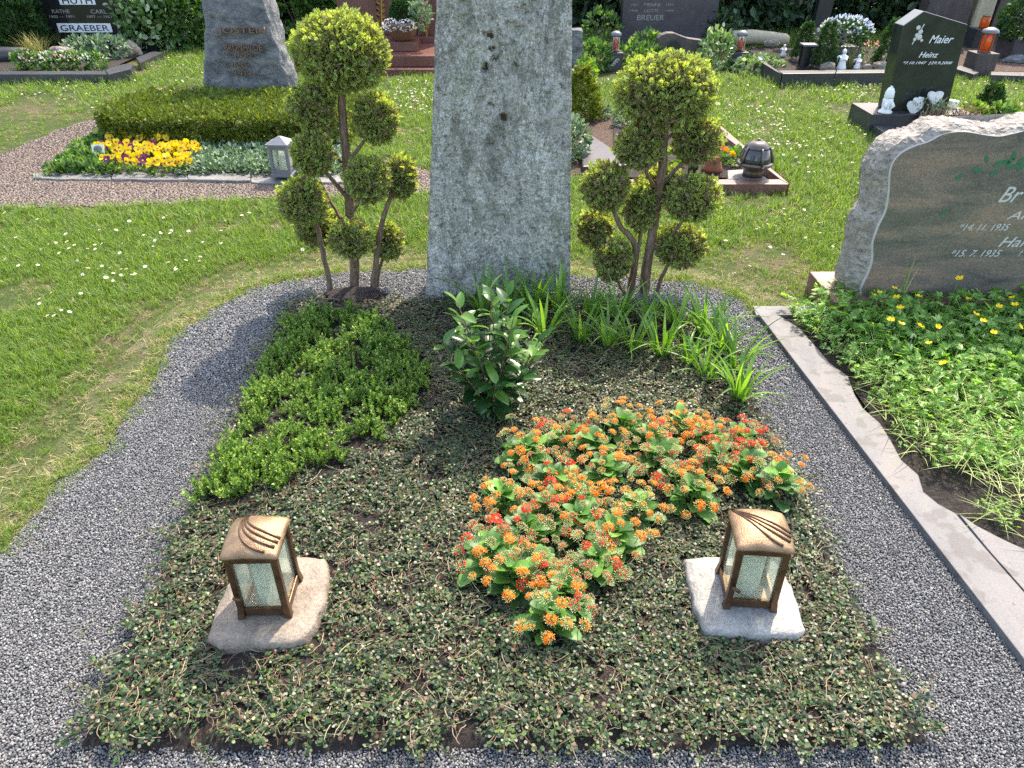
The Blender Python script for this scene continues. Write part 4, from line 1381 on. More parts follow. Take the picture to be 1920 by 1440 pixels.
        for k in range(nh):
            az = k * 2.4 + rng.uniform(0, 1)
            r = .094 * math.sqrt((k + .4) / nh)
            lean = Vector((math.cos(az) * r, math.sin(az) * r, 0))
            o = bpy.data.objects.new('flower_head', (ho if col == 'o' else hr)[rng.integers(4)])
            o.parent = c
            d = (lean * 6 + Vector((0, 0, 1))).normalized()
            o.matrix_local = Matrix.Translation(lean * s + Vector((0, 0, (.104 - r * .35 + rng.normal(0, .010)) * s))) @ d.to_track_quat('Z', 'Y').to_matrix().to_4x4() @ Matrix.Rotation(rng.uniform(0, 6), 4, 'Z') @ Matrix.Scale(rng.uniform(.36, .64), 4)
            COL.objects.link(o)
kalanchoes()

# ------------------------------------------------------------------ flagstones and lanterns
def flagstone(name, label, pxs, mat, z1, seed):
    ctr = P(sum(a for a, b in pxs) / len(pxs), sum(b for a, b in pxs) / len(pxs), z1)
    poly = [P2(a, b, z1) for a, b in pxs]
    poly = rough_poly(np.array(poly), .012, .006, seed)
    n = len(poly)
    c = poly.mean(0)
    V, Fq = [], []
    rings = [(1.015, .012), (1.03, z1 * .4), (1.0, z1 - .008), (.965, z1), (.8, z1 + .002), (.55, z1 + .003), (.28, z1 + .003)]
    for k, (s, z) in enumerate(rings):
        for i, q in enumerate(poly):
            x, y = c + (q - c) * s
            nz = noise.noise(Vector((x * 30, y * 30, z * 60 + seed)))
            h = .0025 * noise.noise(Vector((x * 22, y * 22, seed))) + .0015 * noise.noise(Vector((x * 70, y * 70, seed)))
            V.append((x - ctr.x + (.004 * nz if 0 < k < 3 else 0), y - ctr.y, z + (h if k >= 3 else .004 * nz)))
        if k:
            a = np.arange(n) + (k - 1) * n
            b = a + n
            Fq.append(np.stack([a, np.roll(a, -1), np.roll(b, -1), b], 1))
    V.append((c[0] - ctr.x, c[1] - ctr.y, z1 + .003))
    last = np.arange(n) + (len(rings) - 1) * n
    tri = np.stack([last, np.roll(last, -1), np.full(n, len(V) - 1)], 1)
    me = np_mesh(name, V, [np.concatenate(Fq), tri], [mat], smooth=True)
    tag(add(name, me, None, (ctr.x, ctr.y, 0)), label, 'flagstone', 'flagstones under the lanterns')
flagstone('flagstone', 'rough pinkish flagstone under the left bronze lantern', SLAB_L, M['slab_pink'], .072, 3.0)
flagstone('flagstone', 'rough whitish flagstone under the right bronze lantern', SLAB_R, M['slab_white'], .072, 7.0)

def lantern(name, label, fl, fr, z0, rz, swing):
    a, b = P(*fl, z0), P(*fr, z0)
    W = .131
    c = (a + b) / 2 + Vector((-math.sin(rz), math.cos(rz), 0)) * W * .5
    root = thing(name, label, 'grave lantern', (c.x, c.y, z0), rz, 'bronze lanterns on flagstones')
    hw = W / 2
    hb = .212
    for sx in (-1, 1):
        for sy in (-1, 1):
            mb = MB()
            w = .017
            pts = [(1.05, 0), (1.0, .035), (.985, .12), (.985, hb)]
            for (k0, za), (k1, zb) in zip(pts[:-1], pts[1:]):
                pass
            v, f = [], []
            for (k, z) in pts:
                cx, cy = sx * (hw - w / 2) * k, sy * (hw - w / 2) * k
                hw2 = w / 2 * (1.2 if z == 0 else 1)
                v += [(cx - hw2, cy - hw2, z), (cx + hw2, cy - hw2, z), (cx + hw2, cy + hw2, z), (cx - hw2, cy + hw2, z)]
            for k in range(3):
                for q in range(4):
                    i, j = k * 4 + q, k * 4 + (q + 1) % 4
                    f.append((i, j, j + 4, i + 4))
            f += [(3, 2, 1, 0), (12, 13, 14, 15)]
            mb.raw(v, f)
            p = mb.build('post', [M['bronze_d']], root, bevel=.0028, seg=2)
            # raised fillet along the outer corner
    for k in range(4):
        ang = k * math.pi / 2
        ca, sa = math.cos(ang), math.sin(ang)
        def T(x, y, z): return (x * ca - y * sa, x * sa + y * ca, z)
        L = W - .034
        mb = MB().box((0, -hw + .0075, .022), (L, .011, .026))
        mb.v = [T(*q) for q in mb.v]
        mb.build('bottom_rail', [M['bronze_d']], root, bevel=.002)
        mb = MB().box((0, -hw + .0075, hb - .008), (L, .010, .016))
        mb.v = [T(*q) for q in mb.v]
        mb.build('top_rail', [M['bronze_d']], root, bevel=.0015)
        mb = MB().box((0, -hw + .010, .115), (L, .0025, .157))
        mb.v = [T(*q) for q in mb.v]
        mb.build('glass_pane', [M['glass']], root)
    MB().box((0, 0, .011), (W - .03, W - .03, .008)).build('floor_plate', [M['bronze_d']], root)
    # roof: softly domed plate with a rim
    n = 22
    R = hw + .0065
    def zr(x, y):
        return hb + .016 + .036 * (1 - .62 * abs(x / R) ** 2.2) * (1 - .62 * abs(y / R) ** 2.2) - .012
    V, Fq = [], []
    for j in range(n + 1):
        for i in range(n + 1):
            u, w = i / n * 2 - 1, j / n * 2 - 1
            # rounded corners
            k = 1 - .045 * (abs(u) * abs(w)) ** 6
            x, y = u * R * k, w * R * k
            V.append((x, y, zr(x, y) - (.004 if max(abs(u), abs(w)) > .99 else 0)))
    idx = np.arange((n + 1) ** 2).reshape(n + 1, n + 1)
    Fq = np.stack([idx[:-1, :-1].ravel(), idx[:-1, 1:].ravel(), idx[1:, 1:].ravel(), idx[1:, :-1].ravel()], 1)
    bd = list(idx[0, :]) + list(idx[1:, -1]) + list(idx[-1, -2::-1]) + list(idx[-2:0:-1, 0])
    off = len(V)
    for q in bd:
        x, y, z = V[q]
        arch = .010 * (1 - (min(abs(x), abs(y)) / R) ** 2)
        V.append((x * .985, y * .985, hb + .001 + arch * .8))
    off2 = len(V)
    for q in bd:
        x, y, z = V[q]
        V.append((x * .82, y * .82, hb + .002))
    nb = len(bd)
    a1, b1, c1 = np.array(bd), off + np.arange(nb), off2 + np.arange(nb)
    Fs = np.concatenate([Fq, np.stack([np.roll(a1, -1), a1, b1, np.roll(b1, -1)], 1), np.stack([np.roll(b1, -1), b1, c1, np.roll(c1, -1)], 1)])
    rf = add('roof', np_mesh('roof', V, [Fs], [M['bronze']], smooth=True), root)
    # four raised ribs sweeping over the roof
    ends = [(.93, -.22), (.90, -.42), (.84, -.62), (.55, -.84)]
    for q, (ex, ey) in enumerate(ends):
        sx0, sy0 = ((-.42 - .05 * q, .9) if swing else (-.80 - .02 * q, .86))
        mx, my = ((-.42 - .07 * q, -.05 - .24 * q) if swing else (-.15, .10 - .26 * q))
        pts, rad = [], []
        for t in np.linspace(0, 1, 18):
            x = (sx0 * (1 - t) ** 2 + mx * 2 * t * (1 - t) + ex * t * t) * R
            y = (sy0 * (1 - t) ** 2 + my * 2 * t * (1 - t) + ey * t * t) * R
            pts.append((x, y, zr(x, y) + .0005))
            rad.append(.0016 + .0026 * t)
        MB().tube(pts, rad, 8).build('roof_rib', [M['bronze_d']], root, smooth=True)
    # door knob
    MB().tube([(-hw + .012, -hw + .001, .088), (-hw + .012, -hw - .012, .088)], [.003, .003], 8).tube([(-hw + .006, -hw - .012, .094), (-hw + .024, -hw - .014, .082)], [.0055, .0045], 8).build('door_knob', [M['bronze_d']], root, smooth=True)
    # candle
    MB().lathe([(.0285, .015), (.030, .020), (.030, .150), (.028, .156)], 20).build('candle', [M['candle']], root, smooth=True)
lantern('grave_lantern', 'bronze grave lantern on the pinkish flagstone, roof ribs sweeping in a tight curve', (448, 1160), (547, 1158), .073, math.radians(1.5), True)
lantern('grave_lantern', 'bronze grave lantern on the whitish flagstone, roof ribs fanning from a corner', (1362, 1142), (1449, 1147), .073, math.radians(-5), False)

# ------------------------------------------------------------------ cloud pruned topiary trees
def leaf_ball(name, parent, c, r, n, rng, seed, inner=.35, lk=1.0):
    c = np.array(c)
    r = np.array(r)
    d = sph(rng, n)
    lump = np.array([1 + lk * .11 * noise.noise(Vector(q) * 2.0 + Vector((seed, 0, 0))) + lk * .09 * noise.noise(Vector(q) * 5 + Vector((0, seed, 0))) for q in d])
    f = (rng.uniform(.86, 1.0, n)) * lump
    pos = c + d * r * f[:, None]
    dirs = d / r * r.mean() + rng.normal(0, .8, (n, 3)) + [0, 0, .2]
    V1, F1 = stamp(*SPRAY, frames(dirs, rng.uniform(0, 6.28, n)), rng.uniform(.013, .026, n) * np.where(rng.uniform(size=n) < .18, 1.5, 1.0), pos)
    # a few long wild shoots
    k = max(4, n // 110)
    d2 = sph(rng, k)
    d2[:, 2] = np.abs(d2[:, 2])
    V2, F2 = stamp(*SPRAY, frames(d2 + rng.normal(0, .3, (k, 3)) + [0, 0, .6], rng.uniform(0, 6.28, k)), rng.uniform(.03, .05, k), c + d2 * r * .95)
    # brown dry twigs inside
    m = int(n * inner)
    d3 = sph(rng, m)
    V3, F3 = stamp(*SPRAY, frames(d3 + rng.normal(0, .9, (m, 3)), rng.uniform(0, 6.28, m)), rng.uniform(.025, .045, m), c + d3 * r * rng.uniform(.62, .93, (m, 1)))
    V, Fs = merge([(V1, F1), (V2, F2), (V3, F3)])
    mi = np.concatenate([np.zeros(len(F1[0]) + len(F2[0]), int), np.ones(len(F3[0]), int)])
    o = add(name, np_mesh(name, V, Fs, [M['thuja'], M['thuja_in']], mi), parent)
    return o
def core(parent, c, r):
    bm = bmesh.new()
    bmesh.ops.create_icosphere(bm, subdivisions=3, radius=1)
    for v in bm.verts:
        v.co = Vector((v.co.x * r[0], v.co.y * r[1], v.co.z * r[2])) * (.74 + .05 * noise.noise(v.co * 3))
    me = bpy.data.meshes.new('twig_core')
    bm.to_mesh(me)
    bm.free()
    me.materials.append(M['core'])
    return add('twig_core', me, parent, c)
def topiary(label, base, Y, stems, balls, seed, mound, shr=.86):
    rng = np.random.default_rng(seed)
    bp = P(*base, .02)
    root = thing('topiary_tree', label, 'topiary tree', (bp.x, bp.y, 0), 0, 'cloud pruned thujas beside the stele')
    O = Vector((bp.x, bp.y, 0))
    for nm, pts, r0, r1 in stems:
        pp = [PY(a, b, Y + dy) - O for a, b, dy in pts]
        # smooth resample
        out, rad = [], []
        n = len(pp)
        for i in range(n - 1):
            p0, p1, p2, p3 = pp[max(i - 1, 0)], pp[i], pp[i + 1], pp[min(i + 2, n - 1)]
            for k in range(5 if i < n - 2 else 6):
                t = k / 5
                q = .5 * ((2 * p1) + (p2 - p0) * t + (2 * p0 - 5 * p1 + 4 * p2 - p3) * t * t + (3 * p1 - p0 - 3 * p2 + p3) * t ** 3)
                g = (i + t) / (n - 1)
                out.append(q + Vector((noise.noise(q * 18), noise.noise(q * 18 + Vector((9, 0, 0))), 0)) * .004)
                rad.append((r0 + (r1 - r0) * g) * (1 + .10 * noise.noise(q * 25 + Vector((seed, 0, 0)))))
        if nm == 'trunk' or pts[0][1] > 540:
            out[0].z = -.02
            rad[0] *= 1.25
        MB().tube(out, rad, 10).build(nm, [M['bark']], root, smooth=True)
    for i, (a, b, rx, ry, dy) in enumerate(balls):
        c = PY(a, b, Y + dy)
        m = pxm(Y + dy, c.z)
        rx, ry = rx * shr, ry * shr
        r = (rx * m, (rx + ry) * .5 * m, ry * m * 1.02)
        area = 4 * math.pi * ((r[0] * r[1] + r[0] * r[2] + r[1] * r[2]) / 3)
        fo = leaf_ball('foliage_ball', root, c - O, r, int(area * (14000 if mound else 12500)) + 250, rng, seed + i * 7.3, .35 if mound else .5, 1.0 if mound else 1.8)
        core(fo, c - O, r)
    if mound:
        V = rock_mesh('soil_mound', M['soil'], (.34, .20, .075), seed, 4, .3, 3)
        o = add('soil_mound', V, None, (bp.x + .01, bp.y - .03, .022))
        tag(o, None, None, None, 'structure')
topiary('cloud pruned thuja with several stems left of the granite stele', (662, 555), 3.28, [
    ('trunk', [(664, 556, 0), (664, 480, 0), (657, 400, 0), (651, 310, 0), (644, 240, 0), (640, 150, 0)], .025, .017),
    ('branch', [(622, 556, -.02), (612, 500, -.03), (600, 450, -.04), (588, 405, -.05), (575, 380, -.05)], .0155, .009),
    ('branch', [(698, 552, -.02), (704, 500, -.03), (712, 440, -.03), (726, 385, -.02), (745, 345, 0)], .017, .009),
    ('branch', [(706, 545, .03), (713, 500, .05), (722, 470, .06), (727, 455, .06)], .009, .006),
    ('branch', [(655, 375, -.01), (630, 345, -.04), (606, 318, -.05), (590, 295, -.05)], .011, .007),
    ('branch', [(640, 305, 0), (622, 275, -.01), (610, 235, -.02), (603, 210, -.02)], .008, .005),
    ('branch', [(655, 300, .0), (672, 278, .02), (690, 255, .02), (703, 230, .02)], .010, .006),
    ('branch', [(660, 400, -.02), (672, 380, -.06), (684, 350, -.08)], .008, .006),
    ('branch', [(648, 430, .02), (630, 395, .05), (615, 370, .07), (600, 340, .06)], .008, .006),
    ('branch', [(664, 500, -.02), (660, 475, -.07), (657, 455, -.08)], .009, .006)],
    [(640, 98, 101, 76, 0), (583, 200, 46, 41, -.02), (705, 222, 45, 47, .03), (586, 288, 40, 42, -.05), (690, 338, 45, 44, -.09), (751, 332, 29, 42, .03), (568, 378, 49, 46, -.06), (592, 425, 40, 38, .08), (658, 447, 43, 34, -.09), (727, 452, 27, 37, .07)], 101, True)
topiary('cloud pruned thuja with flat topped crown right of the granite stele', (1205, 575), 3.26, [
    ('trunk', [(1205, 580, 0), (1213, 500, 0), (1226, 420, 0), (1238, 345, 0), (1245, 270, 0), (1250, 200, 0)], .026, .016),
    ('branch', [(1176, 585, -.01), (1188, 510, -.01), (1192, 470, -.01), (1183, 445, -.02), (1163, 425, -.02), (1152, 395, -.03), (1145, 375, -.03)], .019, .009),
    ('branch', [(1188, 500, -.01), (1200, 450, .01), (1203, 415, .03), (1200, 395, .03)], .011, .007),
    ('branch', [(1178, 555, -.02), (1163, 540, -.03), (1157, 515, -.04), (1155, 500, -.04)], .009, .006),
    ('branch', [(1182, 525, -.01), (1172, 512, .03), (1160, 490, .05), (1130, 440, .06)], .006, .004),
    ('branch', [(1226, 578, .01), (1236, 530, .01), (1248, 505, .01), (1262, 480, .0), (1275, 465, 0)], .0115, .007),
    ('branch', [(1220, 470, 0), (1250, 450, -.02), (1275, 420, -.04), (1290, 395, -.05)], .010, .007),
    ('branch', [(1238, 350, 0), (1260, 325, .02), (1285, 300, .03), (1305, 270, .03)], .011, .007),
    ('branch', [(1232, 355, 0), (1215, 330, -.02), (1200, 300, -.02)], .009, .006),
    ('branch', [(1245, 265, 0), (1275, 240, .02), (1305, 222, .02)], .008, .005),
    ('branch', [(1240, 270, 0), (1220, 255, -.02), (1195, 240, -.02)], .008, .005)],
    [(1250, 172, 98, 66, 0), (1198, 276, 44, 36, -.02), (1306, 262, 44, 42, .03), (1136, 350, 42, 43, -.04), (1203, 385, 30, 48, .04), (1298, 372, 50, 40, -.06), (1116, 428, 29, 33, .06), (1150, 487, 34, 38, -.05), (1276, 462, 46, 38, .0), (1240, 345, 40, 30, .09)], 202, False, .93)
# ------------------------------------------------------------------ small plant builders
def leaf_cloud(name, c, r, n, tmpl, size, mat, rng, parent=None, shell=.55, up=.3, flat=0.0, lump=.16, sc=2.2, box=False):
    d = sph(rng, n)
    o = Vector((rng.uniform(0, 50), rng.uniform(0, 50), 0))
    k = np.array([1 + lump * noise.noise(Vector(q) * sc + o) + lump * .6 * noise.noise(Vector(q) * sc * 2.4 + o) for q in d])
    if box:
        mx = np.abs(d).max(1)
        d = d / (mx[:, None] ** .7)
    f = rng.uniform(shell, 1, n) ** .6 * k
    pos = np.array(c) + d * np.array(r) * f[:, None]
    dirs = d + rng.normal(0, .7, (n, 3)) + [0, 0, up]
    if flat: dirs[:, 2] *= flat
    V, Fs = stamp(*tmpl, frames(dirs, rng.uniform(0, 6.28, n)), rng.uniform(size[0], size[1], n), pos)
    me = np_mesh(name, V, Fs, [mat])
    return me
def bush(name, label, cat, base, r, n, size, mat, seed, tmpl=LEAF6, group=None, stems=5, lift=.85, trunkname='stem', core_k=0.0, **kw):
    rng = np.random.default_rng(seed)
    root = thing(name, label, cat, base, 0, group)
    c = (0, 0, r[2] * lift)
    add('foliage', leaf_cloud('foliage', c, r, n, tmpl, size, mat, rng, **kw), root)
    for k in range(stems):
        a = k * 2.4
        MB().tube([(0.02 * math.cos(a), .02 * math.sin(a), -.02), (r[0] * .3 * math.cos(a), r[1] * .3 * math.sin(a), r[2] * .8), (r[0] * .5 * math.cos(a), r[1] * .5 * math.sin(a), r[2] * 1.3)], [.012 * min(1, r[2] * 2), .008 * min(1, r[2] * 2), .004 * min(1, r[2] * 2)], 5).build(trunkname, [M['bark']], root)
    return root
def cone_tree(name, label, cat, base, rad, h, n, size, mat, seed, group=None):
    rng = np.random.default_rng(seed)
    root = thing(name, label, cat, base, 0, group)
    t = rng.uniform(0, 1, n) ** 1.3
    az = rng.uniform(0, 6.28, n)
    rr = rad * (1 - t) ** .75 * rng.uniform(.45, 1.08, n) + .01
    pos = np.stack([rr * np.cos(az), rr * np.sin(az), .02 + t * h], 1)
    d = np.stack([np.cos(az), np.sin(az), .9 + rng.normal(0, .4, n)], 1)
    V, Fs = stamp(*SPRAY, frames(d, rng.uniform(0, 6.28, n)), rng.uniform(size[0], size[1], n), pos)
    add('foliage', np_mesh('foliage', V, Fs, [mat]), root)
    MB().tube([(0, 0, -.02), (0, 0, h * .85)], [.012, .003], 5).build('trunk', [M['bark']], root)
    return root
def off(v, b): return (v[0] - b[0], v[1] - b[1], v[2] - b[2])

# ------------------------------------------------------------------ grave on the right: border slabs
def border():
    zt = .036
    root = thing('grave_border', 'pale honed granite border with a wavy inner edge round the weedy grave', 'grave border', (KERB_A.x, KERB_A.y, 0))
    bo = Vector((KERB_A.x, KERB_A.y, 0))
    outer = []
    for b in (590, 700, 850, 1050, 1262, 1500):
        v = P(1411 + (b - 590) * (1920 - 1411) / (1265 - 590), b)
        outer.append((v.x - bo.x, v.y - bo.y))
    inner = [P2(a, b, zt) for a, b in ((1462, 592), (1500, 615), (1530, 650), (1556, 680), (1590, 705), (1602, 738), (1618, 765), (1650, 793), (1672, 828), (1690, 862), (1722, 890), (1732, 922), (1760, 945), (1792, 962))]
    joint = [P2(a, b, zt) for a, b in ((1850, 1030), (1925, 1115), (2100, 1310), (2300, 1530))]
    inner = [(x - bo.x, y - bo.y) for x, y in inner]
    joint = [(x - bo.x, y - bo.y) for x, y in joint]
    A = outer + joint[::-1] + inner[::-1]
    MB().prism(A, -.03, zt).build('border_slab', [M['slab']], root, bevel=.004, seg=2)
    wedge = [P2(a, b, zt) for a, b in ((1797, 962), (1830, 985), (1862, 1002), (1890, 1016), (1922, 1030), (2010, 1075), (2120, 1150), (2300, 1310), (2500, 1500))]
    B = [(x - bo.x, y - bo.y) for x, y in wedge] + [(x + .004, y + .003) for x, y in joint[::-1]]
    MB().prism(B, -.03, zt + .001).build('border_slab', [M['slab']], root, bevel=.003, seg=2)
    C = [P2(a, b, zt) for a, b in ((1413, 573), (1640, 573), (1640, 590), (1474, 590), (1418, 590))]
    C = [(x - bo.x, y - bo.y + .002) for x, y in C]
    MB().prism(C, -.03, zt - .002).build('border_slab', [M['slab']], root, bevel=.003, seg=2)
border()
sheet('weedy_soil', WEEDS, .018, M['soil'], 'dark soil under the weeds of the right hand grave')

def right_headstone():
    Y = 3.02
    z0 = PY(1620, 572, Y).z
    z0 = .10
    base = PY(1900, 572, Y)
    root = thing('headstone', 'broad polished multicoloured headstone with chiselled wavy edge at the right', 'headstone', (base.x, Y, 0))
    pl = PY(1563, 572, Y - .06)
    # plinth
    xl = pl.x
    xr = base.x * 2 - xl + .25
    MB().box(((xl + xr) / 2 - base.x, .10, .055), (xr - xl, .34, .11)).build('plinth', [M['brownkerb']], root, bevel=.006)
    face_px = [(1613, 566), (1616, 540), (1628, 515), (1637, 488), (1638, 455), (1648, 425), (1662, 395), (1668, 360), (1670, 325), (1676, 305), (1690, 288), (1715, 275), (1742, 266), (1765, 254), (1790, 248), (1815, 248), (1845, 253), (1872, 256), (1895, 252), (1930, 244), (1965, 240), (2000, 236), (2040, 240), (2080, 250)]
    out_px = [(1584, 562), (1583, 535), (1590, 500), (1600, 470), (1606, 440), (1613, 415), (1628, 393), (1634, 360), (1637, 325), (1645, 305), (1662, 280), (1690, 262), (1725, 250), (1755, 236), (1785, 232), (1815, 234), (1845, 238), (1875, 240), (1898, 236), (1930, 228), (1965, 224), (2000, 221), (2040, 224), (2080, 234)]
    def conv(lst, Yp):
        r = []
        for a, b in lst:
            v = PY(a, b, Yp)
            r.append(np.array([v.x - base.x, v.z]))
        r[0][1] = .108
        return r
    f = conv(face_px, Y)
    o = conv(out_px, Y + .03)
    # mirror for the part outside the picture
    ax = f[-1][0] + .05
    f = f + [np.array([2 * ax - q[0], q[1] * (1 if i else 1)]) for i, q in enumerate(f[::-1])]
    o = o + [np.array([2 * ax - q[0], q[1]]) for i, q in enumerate(o[::-1])]
    n0 = len(f)
    def resample(lst, N):
        P_ = np.array(lst)
        # Catmull-Rom then uniform index sampling so both outlines correspond
        out = []
        n = len(P_)
        for k in range(N):
            t = k / (N - 1) * (n - 1)
            i = min(int(t), n - 2)
            u = t - i
            p0, p1, p2, p3 = P_[max(i - 1, 0)], P_[i], P_[i + 1], P_[min(i + 2, n - 1)]
            out.append(.5 * ((2 * p1) + (p2 - p0) * u + (2 * p0 - 5 * p1 + 4 * p2 - p3) * u * u + (3 * p1 - p0 - 3 * p2 + p3) * u ** 3))
        return np.array(out)
    N = 620
    f, o = resample(f, N), resample(o, N)
    o = f + (o - f) * .86
    # polished face
    bm = bmesh.new()
    vs = [bm.verts.new((q[0], 0, q[1])) for q in f]
    es = [bm.edges.new((vs[i], vs[(i + 1) % len(vs)])) for i in range(len(vs))]
    bmesh.ops.triangle_fill(bm, edges=es, use_beauty=True, normal=(0, -1, 0))
    for fc in bm.faces:
        if fc.normal.y > 0: fc.normal_flip()
    me = bpy.data.meshes.new('polished_face')
    bm.to_mesh(me); bm.free()
    me.materials.append(M['multicolour'])
    add('polished_face', me, root)
    # honed line and chiselled edge
    c = f.mean(0)
    rows, mi = [], []
    ins = f + (o - f) * .13
    steps = [(f, 0.0), (ins, .0035)] + [(f + (o - f) * (.13 + .87 * k / 9), .0035 + .03 * (k / 9) ** 1.3) for k in range(1, 10)]
    for k in range(1, 15):
        tt = k / 14
        steps.append((o + (c - o) * (-.012 * math.sin(tt * 3.14)) , .0335 + .135 * tt))
    V = []
    for k, (q, y) in enumerate(steps):
        for i, p in enumerate(q):
            w = Vector((p[0] * 14, y * 14, p[1] * 14))
            a = 0 if k < 2 else (.009 if k < 11 else .012)
            cl = noise.voronoi(w * 2.6)[0]
            nv = noise.noise_vector(w) * a + noise.noise_vector(w * 3.1) * a * .8 + noise.noise_vector(w * 7) * a * .55 + Vector((0, (cl[1] - cl[0]) * a * 1.3, (cl[1] - cl[0]) * a * 1.3))
            V.append((p[0] + nv.x * .5, y + nv.y, p[1] + nv.z * .5))
    Fq = []
    for k in range(len(steps) - 1):
        a = np.arange(N - 1) + k * N
        Fq.append(np.stack([a, a + 1, a + 1 + N, a + N], 1)[:, ::-1])
    me = np_mesh('chiselled_edge', V, Fq[1:] and [np.concatenate(Fq[1:])], [M['chisel']], smooth=False)
    add('chiselled_edge', me, root)
    me = np_mesh('honed_line', np.array(V)[:2 * N], [Fq[0]], [M['honed']], smooth=True)
    add('honed_line', me, root)
    # back
    bm = bmesh.new()
    vs = [bm.verts.new(v) for v in V[-N:]]
    bm.faces.new(vs)
    bmesh.ops.triangulate(bm, faces=bm.faces[:], ngon_method='EAR_CLIP')
    me = bpy.data.meshes.new('rear_face')
    bm.to_mesh(me); bm.free()
    me.materials.append(M['chisel'])
    add('rear_face', me, root)
    # inscription (only what the picture shows)
    def T(s, a0, b0, a1, b1, sh=.42, off_=-.004, name='inscription'):
        v0, v1 = PY(a0, b1, Y), PY(a1, b0, Y)
        return text_on(s, root, v0.x - base.x, v1.x - base.x, v0.z, v1.z, -.001, M['lettergrey'], sh, .0015, .004, name)
    T('Br', 1870, 350, 1924, 379)
    T('An', 1886, 396, 1936, 411)
    T('*14. 11. 1935', 1797, 419, 1896, 432)
    T('Han', 1870, 444, 1936, 463)
    T('*15. 7. 1935', 1781, 468, 1880, 481)
    T('†', 1908, 469, 1919, 481)
    # engraved leaves
    lv = leaf_mesh('engraved_leaf', .05, .024, M['leafpaint'], 1.5, .8, .08, .0, 0, 7)
    rngl = random.Random(4)
    for a, b, ang, s in ((1790, 337, -.9, .8), (1762, 403, -1.0, .75), (1840, 322, 1.2, .9), (1862, 312, -1.0, 1.0), (1850, 305, .4, .7), (1880, 306, -1.2, 1.0), (1893, 318, .5, .9), (1905, 308, -.9, 1.1), (1918, 316, 1.2, 1.0), (1872, 320, 2.2, .8), (1900, 300, .2, .8), (1926, 300, -.6, 1.0)):
        v = PY(a, b, Y)
        lf = bpy.data.objects.new('engraved_leaf', lv)
        lf.parent = root
        lf.matrix_local = Matrix.Translation((v.x - base.x, -.0012, v.z)) @ Matrix.Rotation(math.pi / 2, 4, 'X') @ Matrix.Rotation(ang, 4, 'Z') @ Matrix.Diagonal((s, s, .05, 1))
        COL.objects.link(lf)
right_headstone()

